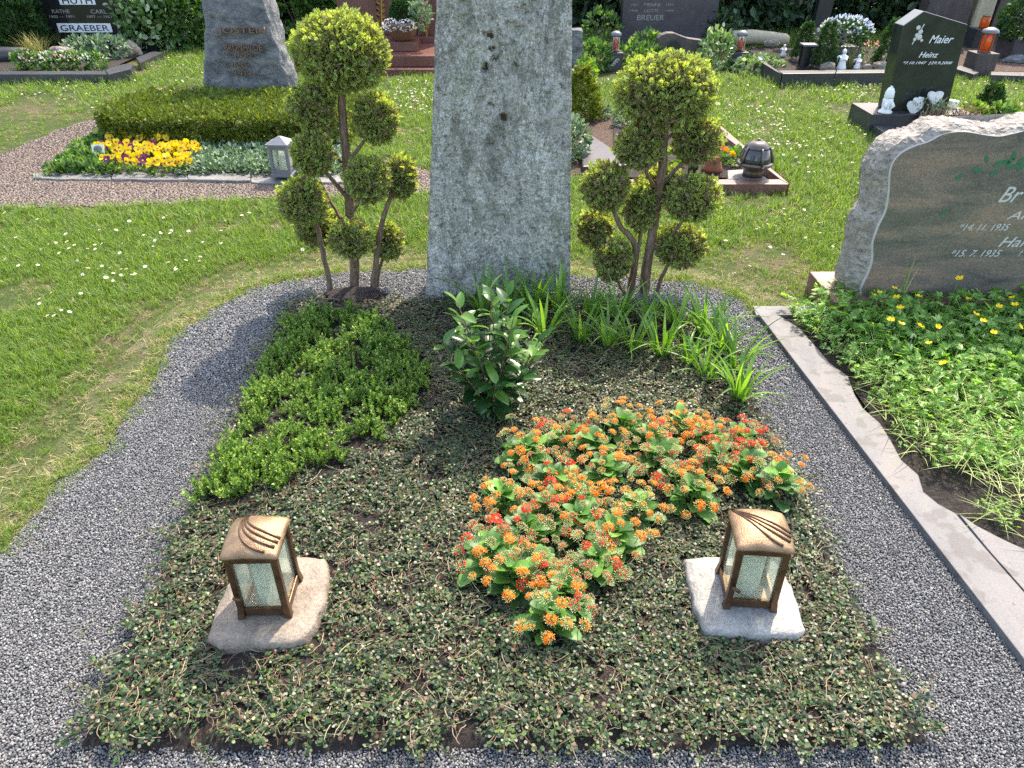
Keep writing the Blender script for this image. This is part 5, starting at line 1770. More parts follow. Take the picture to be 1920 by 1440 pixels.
# ------------------------------------------------------------------ weeds on the right grave
def weeds():
    rng = np.random.default_rng(77)
    lob = []
    lf = []
    for a in (-1.1, -.4, 0.0, .4, 1.1):
        c, s = math.cos(a), math.sin(a)
        o = len(lob)
        L = 1 if abs(a) < .6 else .8
        for x, y, z in ((0, 0, 0), (.16, .5 * L, .05), (.1, .8 * L, .02), (0, L, -.05), (-.1, .8 * L, .02), (-.16, .5 * L, .05)):
            lob.append((x * c - y * s, x * s + y * c, z))
        lf.append((o, o + 1, o + 2, o + 3)); lf.append((o, o + 3, o + 4, o + 5))
    T = (np.array(lob), [np.array(lf)])
    prots = []
    for k in range(5):
        parts = []
        n = 11
        mbs = MB()
        pos, d = [], []
        for i in range(n):
            a = i * 2.4 + rng.normal(0, .3)
            r = rng.uniform(.02, .085)
            h = rng.uniform(.04, .135)
            tip = Vector((math.cos(a) * r, math.sin(a) * r, h))
            mbs.tube([(0, 0, 0), tip * .6 + Vector((0, 0, .02)), tip], [.0016, .0013, .001], 3, 0, cap=False)
            pos.append(tip)
            d.append((math.cos(a), math.sin(a), rng.normal(-.1, .35)))
        R = frames(np.array(d, float), rng.normal(0, .4, n))
        V1, F1 = stamp(*T, R, rng.uniform(.026, .046, n), np.array([list(q) for q in pos]))
        V, Fs = merge([(np.array(mbs.v), [np.array(mbs.f)]), (V1, F1)])
        prots.append(np_mesh('weed_%d' % k, V, Fs, [M['weed']]))
    p = jgrid(WEEDS, .062, rng)
    bare = np.hypot((p[:, 0] - P(1795, 915, .03).x) / .15, (p[:, 1] - P(1795, 915, .03).y) / .11)
    low = np.array([(P(1790, 850, .03).x, P(1790, 850, .03).y)])
    ed = edgedist(p, WEEDS[:10], False)
    p2 = p[(bare > 1.0) & (p[:, 0] < 3.4) & (ed > .03)]
    yy = p2[:, 1]
    hh = np.clip(.5 + .5 * (yy - 1.6) / 1.3, .45, .95) * rng.uniform(.75, 1.15, len(p2)) * np.clip(.45 + edgedist(p2, WEEDS[:10], False) / .25, .5, 1)
    n = len(p2)
    rot = np.stack([rng.normal(0, .15, n), rng.normal(0, .15, n), rng.uniform(0, 6.28, n)], 1)
    scatter('weed_leaves', np.concatenate([p2, np.full((n, 1), .03)], 1), rot, hh, prots, rng, 'dense bright green buttercup weeds overgrowing the right hand grave', 'weeds')
    # limp cut grass lying over them
    bl = [blades('limp_%d' % i, 9, .04, .11, .0036, .6, M['cutgrass'], rng, 5, .7) for i in range(4)]
    q = jgrid(WEEDS, .055, rng)
    c1 = np.array([P(1760, 800, .05).x, P(1760, 800, .05).y])
    w = np.exp(-(((q - c1) / [.42, .42]) ** 2).sum(1)) + .7 * np.exp(-((edgedist(q, WEEDS[:10], False) - .09) / .07) ** 2) + .12
    bare = np.hypot((q[:, 0] - P(1795, 915, .03).x) / .13, (q[:, 1] - P(1795, 915, .03).y) / .09)
    q = q[(rng.uniform(size=len(q)) < w * .75) & (bare > .8) & (q[:, 0] < 3.2) & (edgedist(q, WEEDS[:10], False) > .045)]
    n = len(q)
    rot = np.stack([rng.normal(0, .2, n), rng.normal(0, .2, n), rng.uniform(0, 6.28, n)], 1)
    zz = .04 + .05 * np.clip(edgedist(q, WEEDS[:10], False) / .2, 0, 1) * rng.uniform(.3, 1, n)
    scatter('cut_grass', np.concatenate([q, zz[:, None]], 1), rot, rng.uniform(.6, 1.15, n), bl, rng, 'limp pale cut grass lying over the weeds beside the border', 'cut grass')
    # buttercups, each one by itself
    def cup(name, seed):
        r = random.Random(seed)
        mb = MB()
        for k in range(5):
            a = k * 2 * math.pi / 5
            def q(rr, w, z):
                return (rr * math.cos(a) - w * math.sin(a), rr * math.sin(a) + w * math.cos(a), z)
            mb.raw([q(.001, 0, 0), q(.007, -.0055, .002), q(.0125, -.004, .006), q(.0125, .004, .006), q(.007, .0055, .002)], [(0, 1, 2, 3, 4)], 0)
        mb.lathe([(.003, .001), (.0035, .004), (.001, .006)], 7, 0)
        return mb.mesh(name, [M['yellow']])
    cm = [cup('buttercup_%d' % i, i) for i in range(2)]
    bc = [(1638, 553, 576, 'leftmost buttercup, low beside the headstone plinth'), (1649, 549, 574, 'buttercup close to the right of the leftmost one'), (1677, 541, 575, 'buttercup below the tall pale grass blade'), (1681, 558, 580, 'buttercup low at the foot of the tall pale grass blade'), (1688, 578, 600, 'buttercup just in front of the grass blade foot'), (1722, 556, 585, 'buttercup alone right of the grass blades'), (1670, 600, 640, 'half closed buttercup among the front leaves left'), (1690, 608, 640, 'buttercup next to the half closed one on the left'), (1724, 611, 640, 'buttercup in the leaves below the lone one'), (1799, 523, 580, 'tallest buttercup, raised in front of the dark stone'), (1816, 561, 590, 'buttercup just below the tallest one'), (1759, 613, 640, 'buttercup left of the middle of the weeds'), (1829, 590, 620, 'buttercup in the middle of the weeds below the dates'), (1843, 602, 630, 'buttercup close below right of the middle one'), (1863, 624, 655, 'large wide open buttercup in the sunlit weeds'), (1873, 575, 610, 'buttercup between the tallest one and the picture edge'), (1898, 559, 600, 'upper of the two buttercups at the right edge'), (1903, 572, 610, 'lower of the two buttercups at the right edge'), (1912, 612, 645, 'half hidden buttercup at the right edge'), (1741, 644, 680, 'buttercup with drooping petals above the cut grass'), (1769, 682, 715, 'single buttercup nearest the cut grass heap')]
    for i, (a, b, gb, lab) in enumerate(bc):
        g = P(a, gb + 45, .05)
        top = PY(a, b, g.y)
        root = thing('buttercup', lab, 'buttercup', (top.x, g.y, .03), rng.uniform(0, 6), 'buttercups on the weedy grave')
        h = max(.06, top.z - .03)
        MB().tube([(0.01, 0.01, -.01), (.004, .003, h * .6), (0, 0, h)], [.0016, .0013, .0011], 5).build('stem', [M['stem']], root)
        add('flower', cm[i % 2], root, (0, 0, h), (rng.normal(-.25, .25), rng.normal(0, .25), 0), rng.uniform(.95, 1.25))
    # two tall grass blades before the headstone
    g = P(1682, 580, .05)
    root = thing('tall_grass', 'tall pale grass blades rising in front of the dark headstone', 'grass', (g.x, g.y, .03))
    for a, b, w in ((1718, 470, .007), (1700, 476, .004), (1724, 497, .005)):
        t = PY(a, b, g.y) - Vector((g.x, g.y, .03))
        v, f = [], []
        for k in range(9):
            s = k / 8
            c = Vector((t.x * (.35 * s + .65 * s * s), -.01 * s, t.z * (1.25 * s - .25 * s * s)))
            ww = w * (1 - s) ** .6 * .5
            v += [(c.x - ww, c.y, c.z), (c.x + ww, c.y - .002, c.z)]
            if k: f.append((2 * k - 2, 2 * k - 1, 2 * k + 1, 2 * k))
        add('blade', np_mesh('blade', v, [np.array(f)], [M['cutgrass']], smooth=True), root)
weeds()

# ------------------------------------------------------------------ grave behind on the left
def josten():
    rng = np.random.default_rng(91)
    # natural stone
    Y = 6.95
    b = PY(467, 175, Y)
    root = thing('headstone', 'rough blue grey natural headstone with bronze letters behind the clipped yew', 'headstone', (b.x, Y, 0))
    prof = [(-.46, 0.0), (-.44, .3), (-.42, .6), (-.40, .9), (-.36, 1.15), (-.2, 1.28), (.05, 1.25), (.22, 1.1), (.27, .95), (.33, .75), (.38, .5), (.45, .3), (.52, 0)]
    bm = bmesh.new()
    bmesh.ops.create_icosphere(bm, subdivisions=5, radius=1)
    zs = [q[1] for q in prof]
    for v in bm.verts:
        p = v.co
        z = (p.z * .5 + .5) * 1.34 - .06
        zz = max(0, min(1.26, z))
        L = np.interp(zz, [0, .25, .5, .95, 1.15, 1.28], [-.42, -.38, -.32, -.22, -.16, -.08])
        R = np.interp(zz, [0, .2, .5, .75, .95, 1.1, 1.28], [.52, .45, .41, .385, .35, .28, .12])
        m = max(abs(p.x), abs(p.y), 1e-6)
        cyl = math.hypot(p.x, p.y)
        k = 1 / max(cyl, .05) if cyl > .05 else 0
        sx = p.x * k
        sy = p.y * k
        mm = max(abs(sx), abs(sy), 1e-6)
        e = min(1.0, cyl * 1.25)
        x = (L + R) / 2 + (R - L) / 2 * (sx / mm) * (mm ** .35) * e
        y = .16 * (sy / mm) * (mm ** .35) * e
        q = Vector((x, y, z))
        nv = noise.noise_vector(q * 3.2) * .035 + noise.noise_vector(q * 8) * .02 + noise.noise_vector(q * 20) * .010
        v.co = q + nv
    for fc in bm.faces: fc.smooth = False
    me = bpy.data.meshes.new('stone_block')
    bm.to_mesh(me); bm.free()
    me.materials.append(M['rock'])
    add('stone_block', me, root)
    Yf = Y - .20
    def T(s, a0, b0, a1, b1):
        v0, v1 = PY(a0, b1, Yf), PY(a1, b0, Yf)
        text_on(s, root, v0.x - b.x, v1.x - b.x, v0.z, v1.z, -.19, M['bronzeletter'], 0, .02, .004)
    T('JOSTEN', 410, 51, 495, 66)
    T('BRUNHILDE', 422, 84, 490, 95)
    T('* 1920', 426, 101, 470, 109)
    T('HANS', 430, 117, 462, 126)
    T('* 1912', 427, 133, 472, 142)
    # clipped yew
    yl, yr, yb = PY(167, 262, 5.76).x, PY(640, 262, 5.76).x, 6.78
    yf = 5.74
    hh = .265
    root = thing('yew_hedge', 'low clipped yew block with flat top in front of the natural headstone', 'hedge', ((yl + yr) / 2, (yf + yb) / 2, 0))
    hx, hy = (yr - yl) / 2, (yb - yf) / 2
    n = 15000
    face = rng.uniform(size=n)
    x = rng.uniform(-hx, hx, n); y = rng.uniform(-hy, hy, n); z = rng.uniform(.01, hh, n)
    nx = np.zeros((n, 3))
    top = face < .55; fr = (face >= .55) & (face < .82); le = (face >= .82) & (face < .92); ri = face >= .92
    z[top] = hh; nx[top] = [0, 0, 1]
    y[fr] = -hy; nx[fr] = [0, -1, .1]
    x[le] = -hx; nx[le] = [-1, 0, .1]
    x[ri] = hx; nx[ri] = [1, 0, .1]
    # round the left end
    rr = .34
    for sgn in (-1, 1):
        m = (x < -hx + rr) & (sgn * y > hy - rr)
        dx, dy = x[m] + hx - rr, sgn * y[m] - hy + rr
        d = np.hypot(dx, dy) + 1e-6
        k = np.where(top[m], np.minimum(1, rr / d), rr / d)
        x[m] = -hx + rr + dx * k
        y[m] = sgn * (hy - rr + dy * k)
    pz = np.array([.022 * noise.noise(Vector((a * 4, b_ * 4, c * 4))) + .014 * noise.noise(Vector((a * 13, b_ * 13, c * 13))) for a, b_, c in zip(x, y, z)])
    edge = np.clip(np.maximum(np.abs(y) - hy + .07, np.abs(x) - hx + .07) / .07, 0, 1)
    z = z - np.where(top, .045 * edge ** 2, 0) - np.where(top, .03 * (y < -hy * .2) * 0, 0)
    pos = np.stack([x, y, z], 1) + nx * (pz + rng.uniform(-.035, .01, n))[:, None]
    dirs = nx + rng.normal(0, .6, (n, 3)) + [0, 0, .4]
    V, Fs = stamp(*SPRAY, frames(dirs, rng.uniform(0, 6.28, n)), rng.uniform(.030, .055, n), pos)
    add('foliage', np_mesh('foliage', V, Fs, [M['yew']]), root)
    MB().box((.02, 0, hh / 2 - .03), (2 * hx - .3, 2 * hy - .13, hh - .07)).build('twig_core', [M['core']], root, bevel=.05)
    # front edging stones
    root = thing('grave_edging', 'flat grey split stone edging along the front of the pansy grave', 'grave border', P(300, 338))
    bo = P(300, 338)
    for i, (a0, a1, t0, t1, b0, b1) in enumerate(((62, 210, 329, 328, 338, 340), (211, 352, 328, 331, 340, 342), (353, 470, 331, 331, 342, 344), (471, 566, 322, 322, 346, 346), (568, 640, 326, 328, 346, 346))):
        poly = [P2(a0, b0), P2((a0 + a1) / 2, (b0 + b1) / 2 + 1), P2(a1, b1), P2(a1, t1), P2((a0 + a1) / 2, (t0 + t1) / 2 - 1), P2(a0, t0)]
        poly = rough_poly(np.array(poly), .05, .012, i * 3.3)
        MB().prism([(x - bo.x, y - bo.y) for x, y in poly], -.02, .016 + .004 * (i % 3)).build('edging_stone', [M['greystone']], root, bevel=.008, shake=.004)
    # soil
    sheet('pansy_soil', np.array([P2(100, 331), P2(640, 331), P2(640, 262), P2(190, 262), P2(150, 290)]), .012, M['soil'], 'dark soil of the grave with pansies')
    # ground cover left and right
    for nm, pxs, mat, lab, sz, step in (('leafy_cover', [(102, 329), (205, 330), (200, 268), (170, 275), (150, 292)], M['bush'], 'dark leafy ground cover left of the pansies', .045, .05), ('silvery_cover', [(352, 331), (520, 331), (640, 335), (640, 255), (350, 255)], M['silver'], 'silvery green ground cover right of the pansies', .032, .040)):
        poly = poly2(pxs)
        pr = []
        for k in range(4):
            d = sph(rng, 34)
            d[:, 2] = np.abs(d[:, 2])
            Vv, Ff = stamp(*LEAF6, frames(d + rng.normal(0, .5, d.shape), rng.uniform(0, 6, 34)), rng.uniform(sz * .5, sz, 34), d * [.05, .05, .065])
            pr.append(np_mesh('cover_%d' % k, Vv, Ff, [mat]))
        q = jgrid(poly, step, rng)
        n = len(q)
        scatter(nm, np.concatenate([q, np.full((n, 1), .012)], 1), np.stack([rng.normal(0, .2, n), rng.normal(0, .2, n), rng.uniform(0, 6, n)], 1), rng.uniform(.7, 1.35, n), pr, rng, lab, 'ground cover')
    # pansies
    def pansy(name, mats, face_dark):
        mb = MB()
        for k, (a, L, w) in enumerate(((.9, .024, .016), (-.9, .024, .016), (2.3, .022, .014), (-2.3, .022, .014), (3.14, .026, .019))):
            c, s = math.cos(a), math.sin(a)
            def q(x, y, z=0): return (x * c - y * s, -.002 * k - z, x * s + y * c)
            mb.raw([q(0, 0), q(w * .8, L * .4), q(w * .7, L * .85, .002), q(0, L, .003), q(-w * .7, L * .85, .002), q(-w * .8, L * .4)], [(0, 1, 2, 3, 4, 5)], 0)
        mb.raw([(-.005, -.013, -.002), (.005, -.013, -.002), (.006, -.013, -.010), (-.006, -.013, -.010)], [(0, 1, 2, 3)], 1)
        return mb.mesh(name, mats)
    py_ = pansy('yellow_pansy', [M['yellow'], M['purple']], True)
    pp = pansy('purple_pansy', [M['purple'], M['yellow']], True)
    fol = []
    for k in range(3):
        n = 60
        d = sph(rng, n); d[:, 2] = np.abs(d[:, 2])
        V, Fs = stamp(*LEAF6, frames(d + rng.normal(0, .5, d.shape), rng.uniform(0, 6, n)), rng.uniform(.03, .05, n), d * [.085, .085, .09] * rng.uniform(.4, 1, (n, 1)))
        fol.append(np_mesh('pansy_foliage_%d' % k, V, Fs, [M['bush']]))
    spots = [(222, 326, .3, 'sparse, mostly leaf, at the front left corner by the plant label'), (262, 328, .45, 'with few flowers at the front, second from the left'), (305, 329, .55, 'in the middle of the front row'), (345, 327, .85, 'at the right end of the front row'), (208, 300, .45, 'with dark purple faces directly beside the plant label'), (245, 303, .75, 'left of the centre of the patch'), (285, 305, .8, 'at the centre of the patch'), (325, 306, 1.0, 'full of bright yellow flowers right of the centre'), (362, 305, .9, 'full of bright yellow flowers at the right edge'), (230, 284, .7, 'in the back row at the left by the yew'), (268, 284, .8, 'in the middle of the back row by the yew'), (312, 286, 1.0, 'at the right end of the back row by the yew')]
    for i, (a, b_, dens, where) in enumerate(spots):
        p = P(a, b_)
        root = thing('pansy_plant', 'yellow pansy plant %s' % where, 'pansy', (p.x, p.y, .012), 0, 'pansies in front of the clipped yew')
        add('foliage', fol[i % 3], root, None, (0, 0, rng.uniform(0, 6)))
        nf = int(6 + 13 * dens)
        for k in range(nf):
            az = k * 2.4 + rng.uniform(0, .8)
            r = .085 * math.sqrt((k + .5) / nf)
            pur = rng.uniform() < (.32 if a < 300 else .07)
            add('flower', pp if pur else py_, root, (r * math.cos(az), r * math.sin(az) - .015, .100 + rng.uniform(-.015, .035)), (rng.normal(-.45, .25), 0, rng.normal(0, .45)), rng.uniform(.95, 1.25))
    # plant label
    p = P(190, 315)
    root = thing('plant_label', 'small cream plant label with a dark round mark stuck beside the pansies', 'plant label', (p.x, p.y, 0), .12)
    MB().box((0, 0, .06), (.008, .004, .13)).build('stake', [M['greymetal']], root)
    MB().box((0, -.004, .135), (.085, .004, .062)).build('board', [M['signwhite']], root, rot=(-.35, 0, 0))
    mb = MB().lathe([(.026, 0), (.026, .002)], 18, 0)
    mb.v = [(x * 1.15, -.0085 - z, y * .85 + .135) for x, y, z in mb.v]
    mb.build('round_mark', [M['greymetal']], root, rot=(-.35, 0, 0))
    # grey lantern
    p = P(535, 326, .04)
    root = thing('grave_lantern', 'grey metal grave lantern with pointed roof beside the silvery plants', 'grave lantern', (p.x, p.y, .038), -.08)
    for sx in (-1, 1):
        for sy in (-1, 1):
            MB().box((sx * .058, sy * .058, .115), (.022, .022, .19)).build('post', [M['greymetal']], root, bevel=.002)
    MB().box((0, 0, .010), (.15, .15, .022)).build('base_plate', [M['greymetal']], root, bevel=.003)
    for k in range(4):
        a = k * math.pi / 2
        for z, h in ((.034, .026), (.195, .026)):
            mb = MB().box((0, -.062, z), (.094, .008, h))
            mb.v = [(x * math.cos(a) - y * math.sin(a), x * math.sin(a) + y * math.cos(a), zz) for x, y, zz in mb.v]
            mb.build('rail', [M['greymetal']], root)
        mb = MB().box((0, -.058, .115), (.094, .003, .135))
        mb.v = [(x * math.cos(a) - y * math.sin(a), x * math.sin(a) + y * math.cos(a), zz) for x, y, zz in mb.v]
        mb.build('glass_pane', [M['glass']], root)
    MB().box((0, 0, .216), (.158, .158, .014)).box((0, 0, .242), (.148, .148, .040), top=(.12, .12)).build('roof', [M['greymetal']], root)
    MB().lathe([(.028, .022), (.029, .12), (.026, .125)], 14).build('candle', [M['candle']], root, smooth=True)
    # little brown cap behind the yew
    p = P(300, 182)
    root = thing('path_light', 'small brown mushroom shaped cap standing in the grass behind the yew', 'garden light', (p.x, p.y, 0))
    MB().tube([(0, 0, -.01), (0, 0, .05)], [.02, .018], 8).build('stem', [M['browncer']], root)
    MB().lathe([(.02, .045), (.052, .055), (.055, .068), (.045, .082), (.01, .088)], 16).build('cap', [M['browncer']], root, smooth=True)
josten()

# ------------------------------------------------------------------ black headstone far left
def far_left():
    rng = np.random.default_rng(111)
    Y = 10.6
    b = PY(172, 95, Y)
    x0, x1 = PY(62, 95, Y).x, PY(272, 95, Y).x
    w = x1 - x0
    root = thing('headstone', 'broad polished black headstone with pale lettering at the far left', 'headstone', (b.x, Y, 0))
    MB().box(((x0 + x1) / 2 - b.x, .12, .64), (w, .2, 1.06), top=(.97, 1)).build('slab', [M['blackgranite']], root, bevel=.012)
    MB().box(((x0 + x1) / 2 - b.x + .05, .12, .055), (w + .28, .36, .115)).build('plinth', [M['blackgranite']], root, bevel=.008)
    yl = .02 - .004
    def R(a0, b0, a1, b1):
        v0, v1 = PY(a0, b1, Y), PY(a1, b0, Y)
        return v0.x - b.x, v1.x - b.x, v0.z, v1.z
    def T(s, a0, b0, a1, b1, mat, d=.006, y=.018):
        r = R(a0, b0, a1, b1)
        text_on(s, root, r[0], r[1], r[2], r[3], y, mat, 0, d, .012)
    # lettering: white outlined shields with dark letters
    r = R(110, 44, 206, 61)
    MB().box(((r[0] + r[1]) / 2, .0155, (r[2] + r[3]) / 2), (r[1] - r[0], .006, r[3] - r[2])).build('name_plate', [M['letterwhite']], root, bevel=.002)
    T('GRAEBER', 114, 47, 202, 58.5, M['navy'], .004, .0125)
    r = R(112, -8, 174, 9)
    MB().box(((r[0] + r[1]) / 2, .0155, (r[2] + r[3]) / 2), (r[1] - r[0], .006, r[3] - r[2])).build('name_plate', [M['letterwhite']], root, bevel=.002)
    T('HUTH', 117, -5, 170, 7.5, M['navy'], .004, .0125)
    T('KATHE', 97, 18, 128, 25, M['letterdim'])
    T('CARL', 170, 18, 198, 26, M['letterdim'])
    T('1902 — 1991', 92, 29, 137, 34, M['letterdim'])
    T('1897 — 1967', 163, 29, 209, 34, M['letterdim'])
    mb = MB()
    for a0, b0, a1, b1, wd in ((218, 0, 231, 40, 3), (224, -4, 236, 44, 3), (230, 0, 239, 46, 3), (228, 38, 241, 47, 3), (210, 2, 236, 0, 2.4), (220, 12, 240, 14, 2.4)):
        v0, v1 = PY(a0, b0, Y), PY(a1, b1, Y)
        mb.tube([(v0.x - b.x, .012, v0.z), (v1.x - b.x, .012, v1.z)], [wd * .0022] * 2, 5)
    mb.build('engraved_cross', [M['letterdim']], root)
    # kerb
    root = thing('grave_border', 'dark grey kerb round the far left grave with white flowers', 'grave border', P(120, 140))
    bo = P(120, 140)
    def slab(pxs, z1, mat, name='kerb_stone', parent=root, o=bo, z0=-.02):
        poly = [P2(a, b_, z1) for a, b_ in pxs]
        MB().prism([(x - o.x, y - o.y) for x, y in poly], z0, z1).build(name, [mat], parent, bevel=.006)
    slab([(-60, 133), (200, 133), (205, 139), (-60, 139)], .10, M['darkkerb'])
    slab([(203, 139), (245, 129), (250, 120), (238, 119), (222, 122), (198, 131)], .12, M['darkkerb'])
    slab([(262, 118), (305, 98), (285, 96), (255, 108)], .09, M['darkkerb'])
    sheet('white_flower_soil', np.array([P2(-60, 138), P2(200, 138), P2(280, 100), P2(-60, 100)]), .03, M['soil'], 'soil of the far left grave')
    p = P(22, 118)
    root = thing('kerb_log', 'dark rounded kerb stone lying at the far left picture edge', 'kerb stone', (p.x, p.y, 0), .35)
    MB().tube([(-.45, 0, .08), (-.1, 0, .09), (.22, 0, .08), (.27, 0, .07)], [.10, .10, .09, .05], 12).build('stone', [M['darkkerb']], root, smooth=True)
    # rocks
    for a, b_, s, mat, lab, sd in ((122, 118, (.36, .26, .26), 'fieldstone', 'reddish tan rock in the middle of the far left grave', 3), (247, 108, (.28, .25, .24), 'fieldstone', 'pale angular rock at the right end of the far left grave', 8), (104, 119, (.14, .12, .15), 'rock', 'small dark rock left of the reddish rock', 5)):
        p = P(a, b_)
        o = add('rock', rock_mesh('rock', M[mat], s, sd), None, (p.x, p.y, .07))
        tag(o, lab, 'rock')
    # planting
    for i, (a, b_, lab) in enumerate(((75, 116, 'larger tuft of pale ornamental grass left of the reddish rock'), (118, 96, 'smaller tuft of pale ornamental grass behind the reddish rock'))):
        p = P(a, b_)
        root = thing('grass_tuft', lab, 'ornamental grass', (p.x, p.y, .02), 0, 'ornamental grasses on the far left grave')
        s = 1.0 if i == 0 else .8
        tu = blades('grass_blades', 190, .11 * s, .36 * s, .007, .75, M['grasstuft'], rng, 4)
        o = add('blades', tu, root)
        o['kind'] = 'stuff'
    for i, (a, b_, w_) in enumerate(((50, 134, 'no open flowers left of the white row'), (72, 135, 'pinkish white flowers second from the left'), (100, 136, 'the whitest flowers in the middle'), (128, 135, 'white and pink flowers right of the middle'), (155, 134, 'small white flowers fifth from the left'), (185, 134, 'white flowers at the right end near the kerb corner'))):
        p = P(a, b_)
        rt = bush('flower_clump', 'low flower clump with %s' % w_, 'flowers', (p.x, p.y, .03), (.13, .10, .10), 130, (.04, .07), M['bush'], 300 + i, group='low white flowers on the far left grave', stems=0)
        n = (6, 22, 40, 26, 24, 34)[i]
        for k, mt in enumerate(('white', 'pink') if i in (1, 3) else ('white',)):
            d = sph(rng, n); d[:, 2] = np.abs(d[:, 2])
            V, Fs = stamp(*LEAF6, frames(d + [0, -.6, .8], rng.uniform(0, 6, n)), rng.uniform(.025, .04, n), d * [.13, .11, .11] + [0, -.02, .07])
            add('blossom', np_mesh('blossom', V, Fs, [M[mt]]), rt)
    for i, (a, b_, rx) in enumerate(((165, 112, .26), (205, 112, .30))):
        p = P(a, b_)
        bush('lavender', 'grey green feathery cushion plant, %s of the two behind the white flowers' % ('left' if i == 0 else 'right'), 'plant', (p.x, p.y, .02), (rx, .2, .13), 420, (.05, .09), M['silver'], 320 + i, tmpl=LEAFQ, stems=0)
    p = P(62, 100)
    cone_tree('conifer', 'slim dark column conifer left of the black headstone', 'conifer', (p.x, p.y - .15, 0), .26, 1.9, 2600, (.07, .13), M['conifer'], 331)
    p = P(90, 96)
    cone_tree('conifer', 'short dark conifer at the left corner of the black headstone', 'conifer', (p.x, p.y - .1, 0), .17, .75, 900, (.05, .10), M['conifer'], 332)
    p = P(10, 98)
    bush('variegated_shrub', 'shrub with whitish variegated leaves at the far left edge', 'shrub', (p.x - .2, p.y, 0), (.62, .5, .7), 1500, (.07, .13), M['varieg'], 333)
    for i, (a, b_, r, mt, lab) in enumerate(((300, 92, (.48, .45, .50), 'varieg', 'pale leaved shrub right of the black headstone'), (345, 90, (.42, .45, .60), 'bush', 'green shrub left of the natural headstone'), (325, 78, (.55, .5, .95), 'bush', 'tall green shrub between the black and the natural headstone'), (570, 75, (.75, .5, .72), 'bush', 'wide green shrub behind the left topiary tree'), (625, 74, (.5, .45, .62), 'bush', 'green shrub left of the red granite monument'))):
        p = P(a, b_)
        bush('shrub', lab, 'shrub', (p.x, p.y, 0), r, 2000, (.06, .12), M[mt], 340 + i)
far_left()

# ------------------------------------------------------------------ red granite monument
def red_monument():
    rng = np.random.default_rng(121)
    y0 = P(700, 143).y
    xl, xr = P(585, 143).x, P(860, 143).x
    cx = (xl + xr) / 2
    root = thing('granite_monument', 'red granite monument with two steps and gilded twigs behind the left topiary', 'monument', (cx, y0, 0))
    W = xr - xl
    z1 = PY(700, 130, y0).z
    MB().box((0, .9, z1 / 2 - .01), (W, 1.8, z1 + .02)).build('lower_step', [M['redgranite']], root, bevel=.008)
    y2 = PY(700, 122, y0 + .12)
    MB().box((0, 1.05, z1 + .06), (W - .1, 1.8, .118)).build('upper_step', [M['redgranite']], root, bevel=.008)
    ztop = z1 + .12
    yw = P(700, 78, ztop).y - y0
    MB().box((0, yw + .02, ztop + .03), (W - .15, .3, .06)).build('sill', [M['redgranite']], root, bevel=.006)
    for i, (a0, a1, dy) in enumerate(((-.5, -.17, .05), (-.165, .165, .09), (.17, .5, .05))):
        MB().box(((a0 + a1) / 2 * (W - .2), yw + .12 + dy, ztop + .70), ((a1 - a0) * (W - .2), .16, 1.28)).build('wall_panel', [M['redgranite']], root, bevel=.01)
    for a in (717, 800):
        Yb = y0 + yw + .05
        g = PY(a, 70, Yb)
        t = PY(a + 6, -60, Yb)
        mb = MB()
        x0, zb = g.x - cx, g.z
        mb.tube([(x0, yw + .04, zb), (x0 + .03, yw + .03, zb + .4), (x0 + .07, yw + .035, zb + .95)], [.014, .011, .008], 6)
        for k in range(26):
            z = zb + .12 + k * .032
            s = 1 if k % 2 else -1
            bx = x0 + .05 * (z - zb)
            for q in (0, 1):
                mb.raw([(bx, yw + .02, z), (bx + s * .035, yw + .005, z + .012 + q * .02), (bx + s * .062, yw + .0, z + .03 + q * .03), (bx + s * .03, yw + .005, z + .04)], [(0, 1, 2, 3)])
        mb.build('gilded_twig', [M['goldmetal']], root)
    # block and planter on the step
    p = PY(755, 105, y0 + .45)
    bx = p.x
    by = y0 + .62
    t = thing('planter_block', 'dark red granite block under the planter on the red steps', 'block', (bx, by, ztop))
    MB().box((0, 0, .05), (.36, .34, .10)).build('block', [M['redgranite']], t, bevel=.008)
    pl = thing('planter', 'brown glazed bowl on the red granite steps holding a clipped ball', 'planter', (bx, by, ztop + .10))
    MB().lathe([(.11, 0), (.13, .02), (.19, .15), (.205, .19), (.195, .20), (.18, .19)], 24).build('bowl', [M['browncer']], pl, smooth=True)
    MB().lathe([(.18, .17), (.01, .185)], 16).build('soil', [M['soil']], pl)
    bt = thing('box_ball', 'clipped dark green box dome in the bowl on the red granite steps', 'box ball', (bx + .02, by + .02, ztop + .28))
    n = 2600
    d = sph(rng, n); d[:, 2] = np.where(d[:, 2] < -.2, -d[:, 2], d[:, 2])
    V, Fs = stamp(*LEAF6, frames(d + rng.normal(0, .5, d.shape), rng.uniform(0, 6, n)), rng.uniform(.02, .032, n), d * [.165, .165, .25] * rng.uniform(.88, 1, (n, 1)) + [0, 0, .04])
    add('foliage', np_mesh('foliage', V, Fs, [M['conifer']]), bt)
    core(bt, (0, 0, .04), (.19, .19, .28))
    for i, (dx, dz) in enumerate(((-.115, .285), (.065, .28))):
        h = thing('hydrangea', 'white hydrangea head at the %s front of the bowl' % ('left' if i == 0 else 'right'), 'hydrangea', (bx + dx, by - .17, ztop + dz), 0, 'white hydrangeas in the bowl')
        n = 150
        d = sph(rng, n)
        V, Fs = stamp(*LEAFQ, frames(np.cross(d, sph(rng, n)), rng.uniform(-.4, .4, n)), rng.uniform(.03, .042, n), d * [.088, .07, .065])
        add('blossom', np_mesh('blossom', V, Fs, [M['white']]), h)
    rt = bush('fern', 'small feathery grey fern at the right side of the bowl', 'fern', (bx + .21, by - .05, ztop + .27), (.12, .08, .12), 130, (.06, .11), M['silver'], 401, stems=0, tmpl=SPRAY)
red_monument()

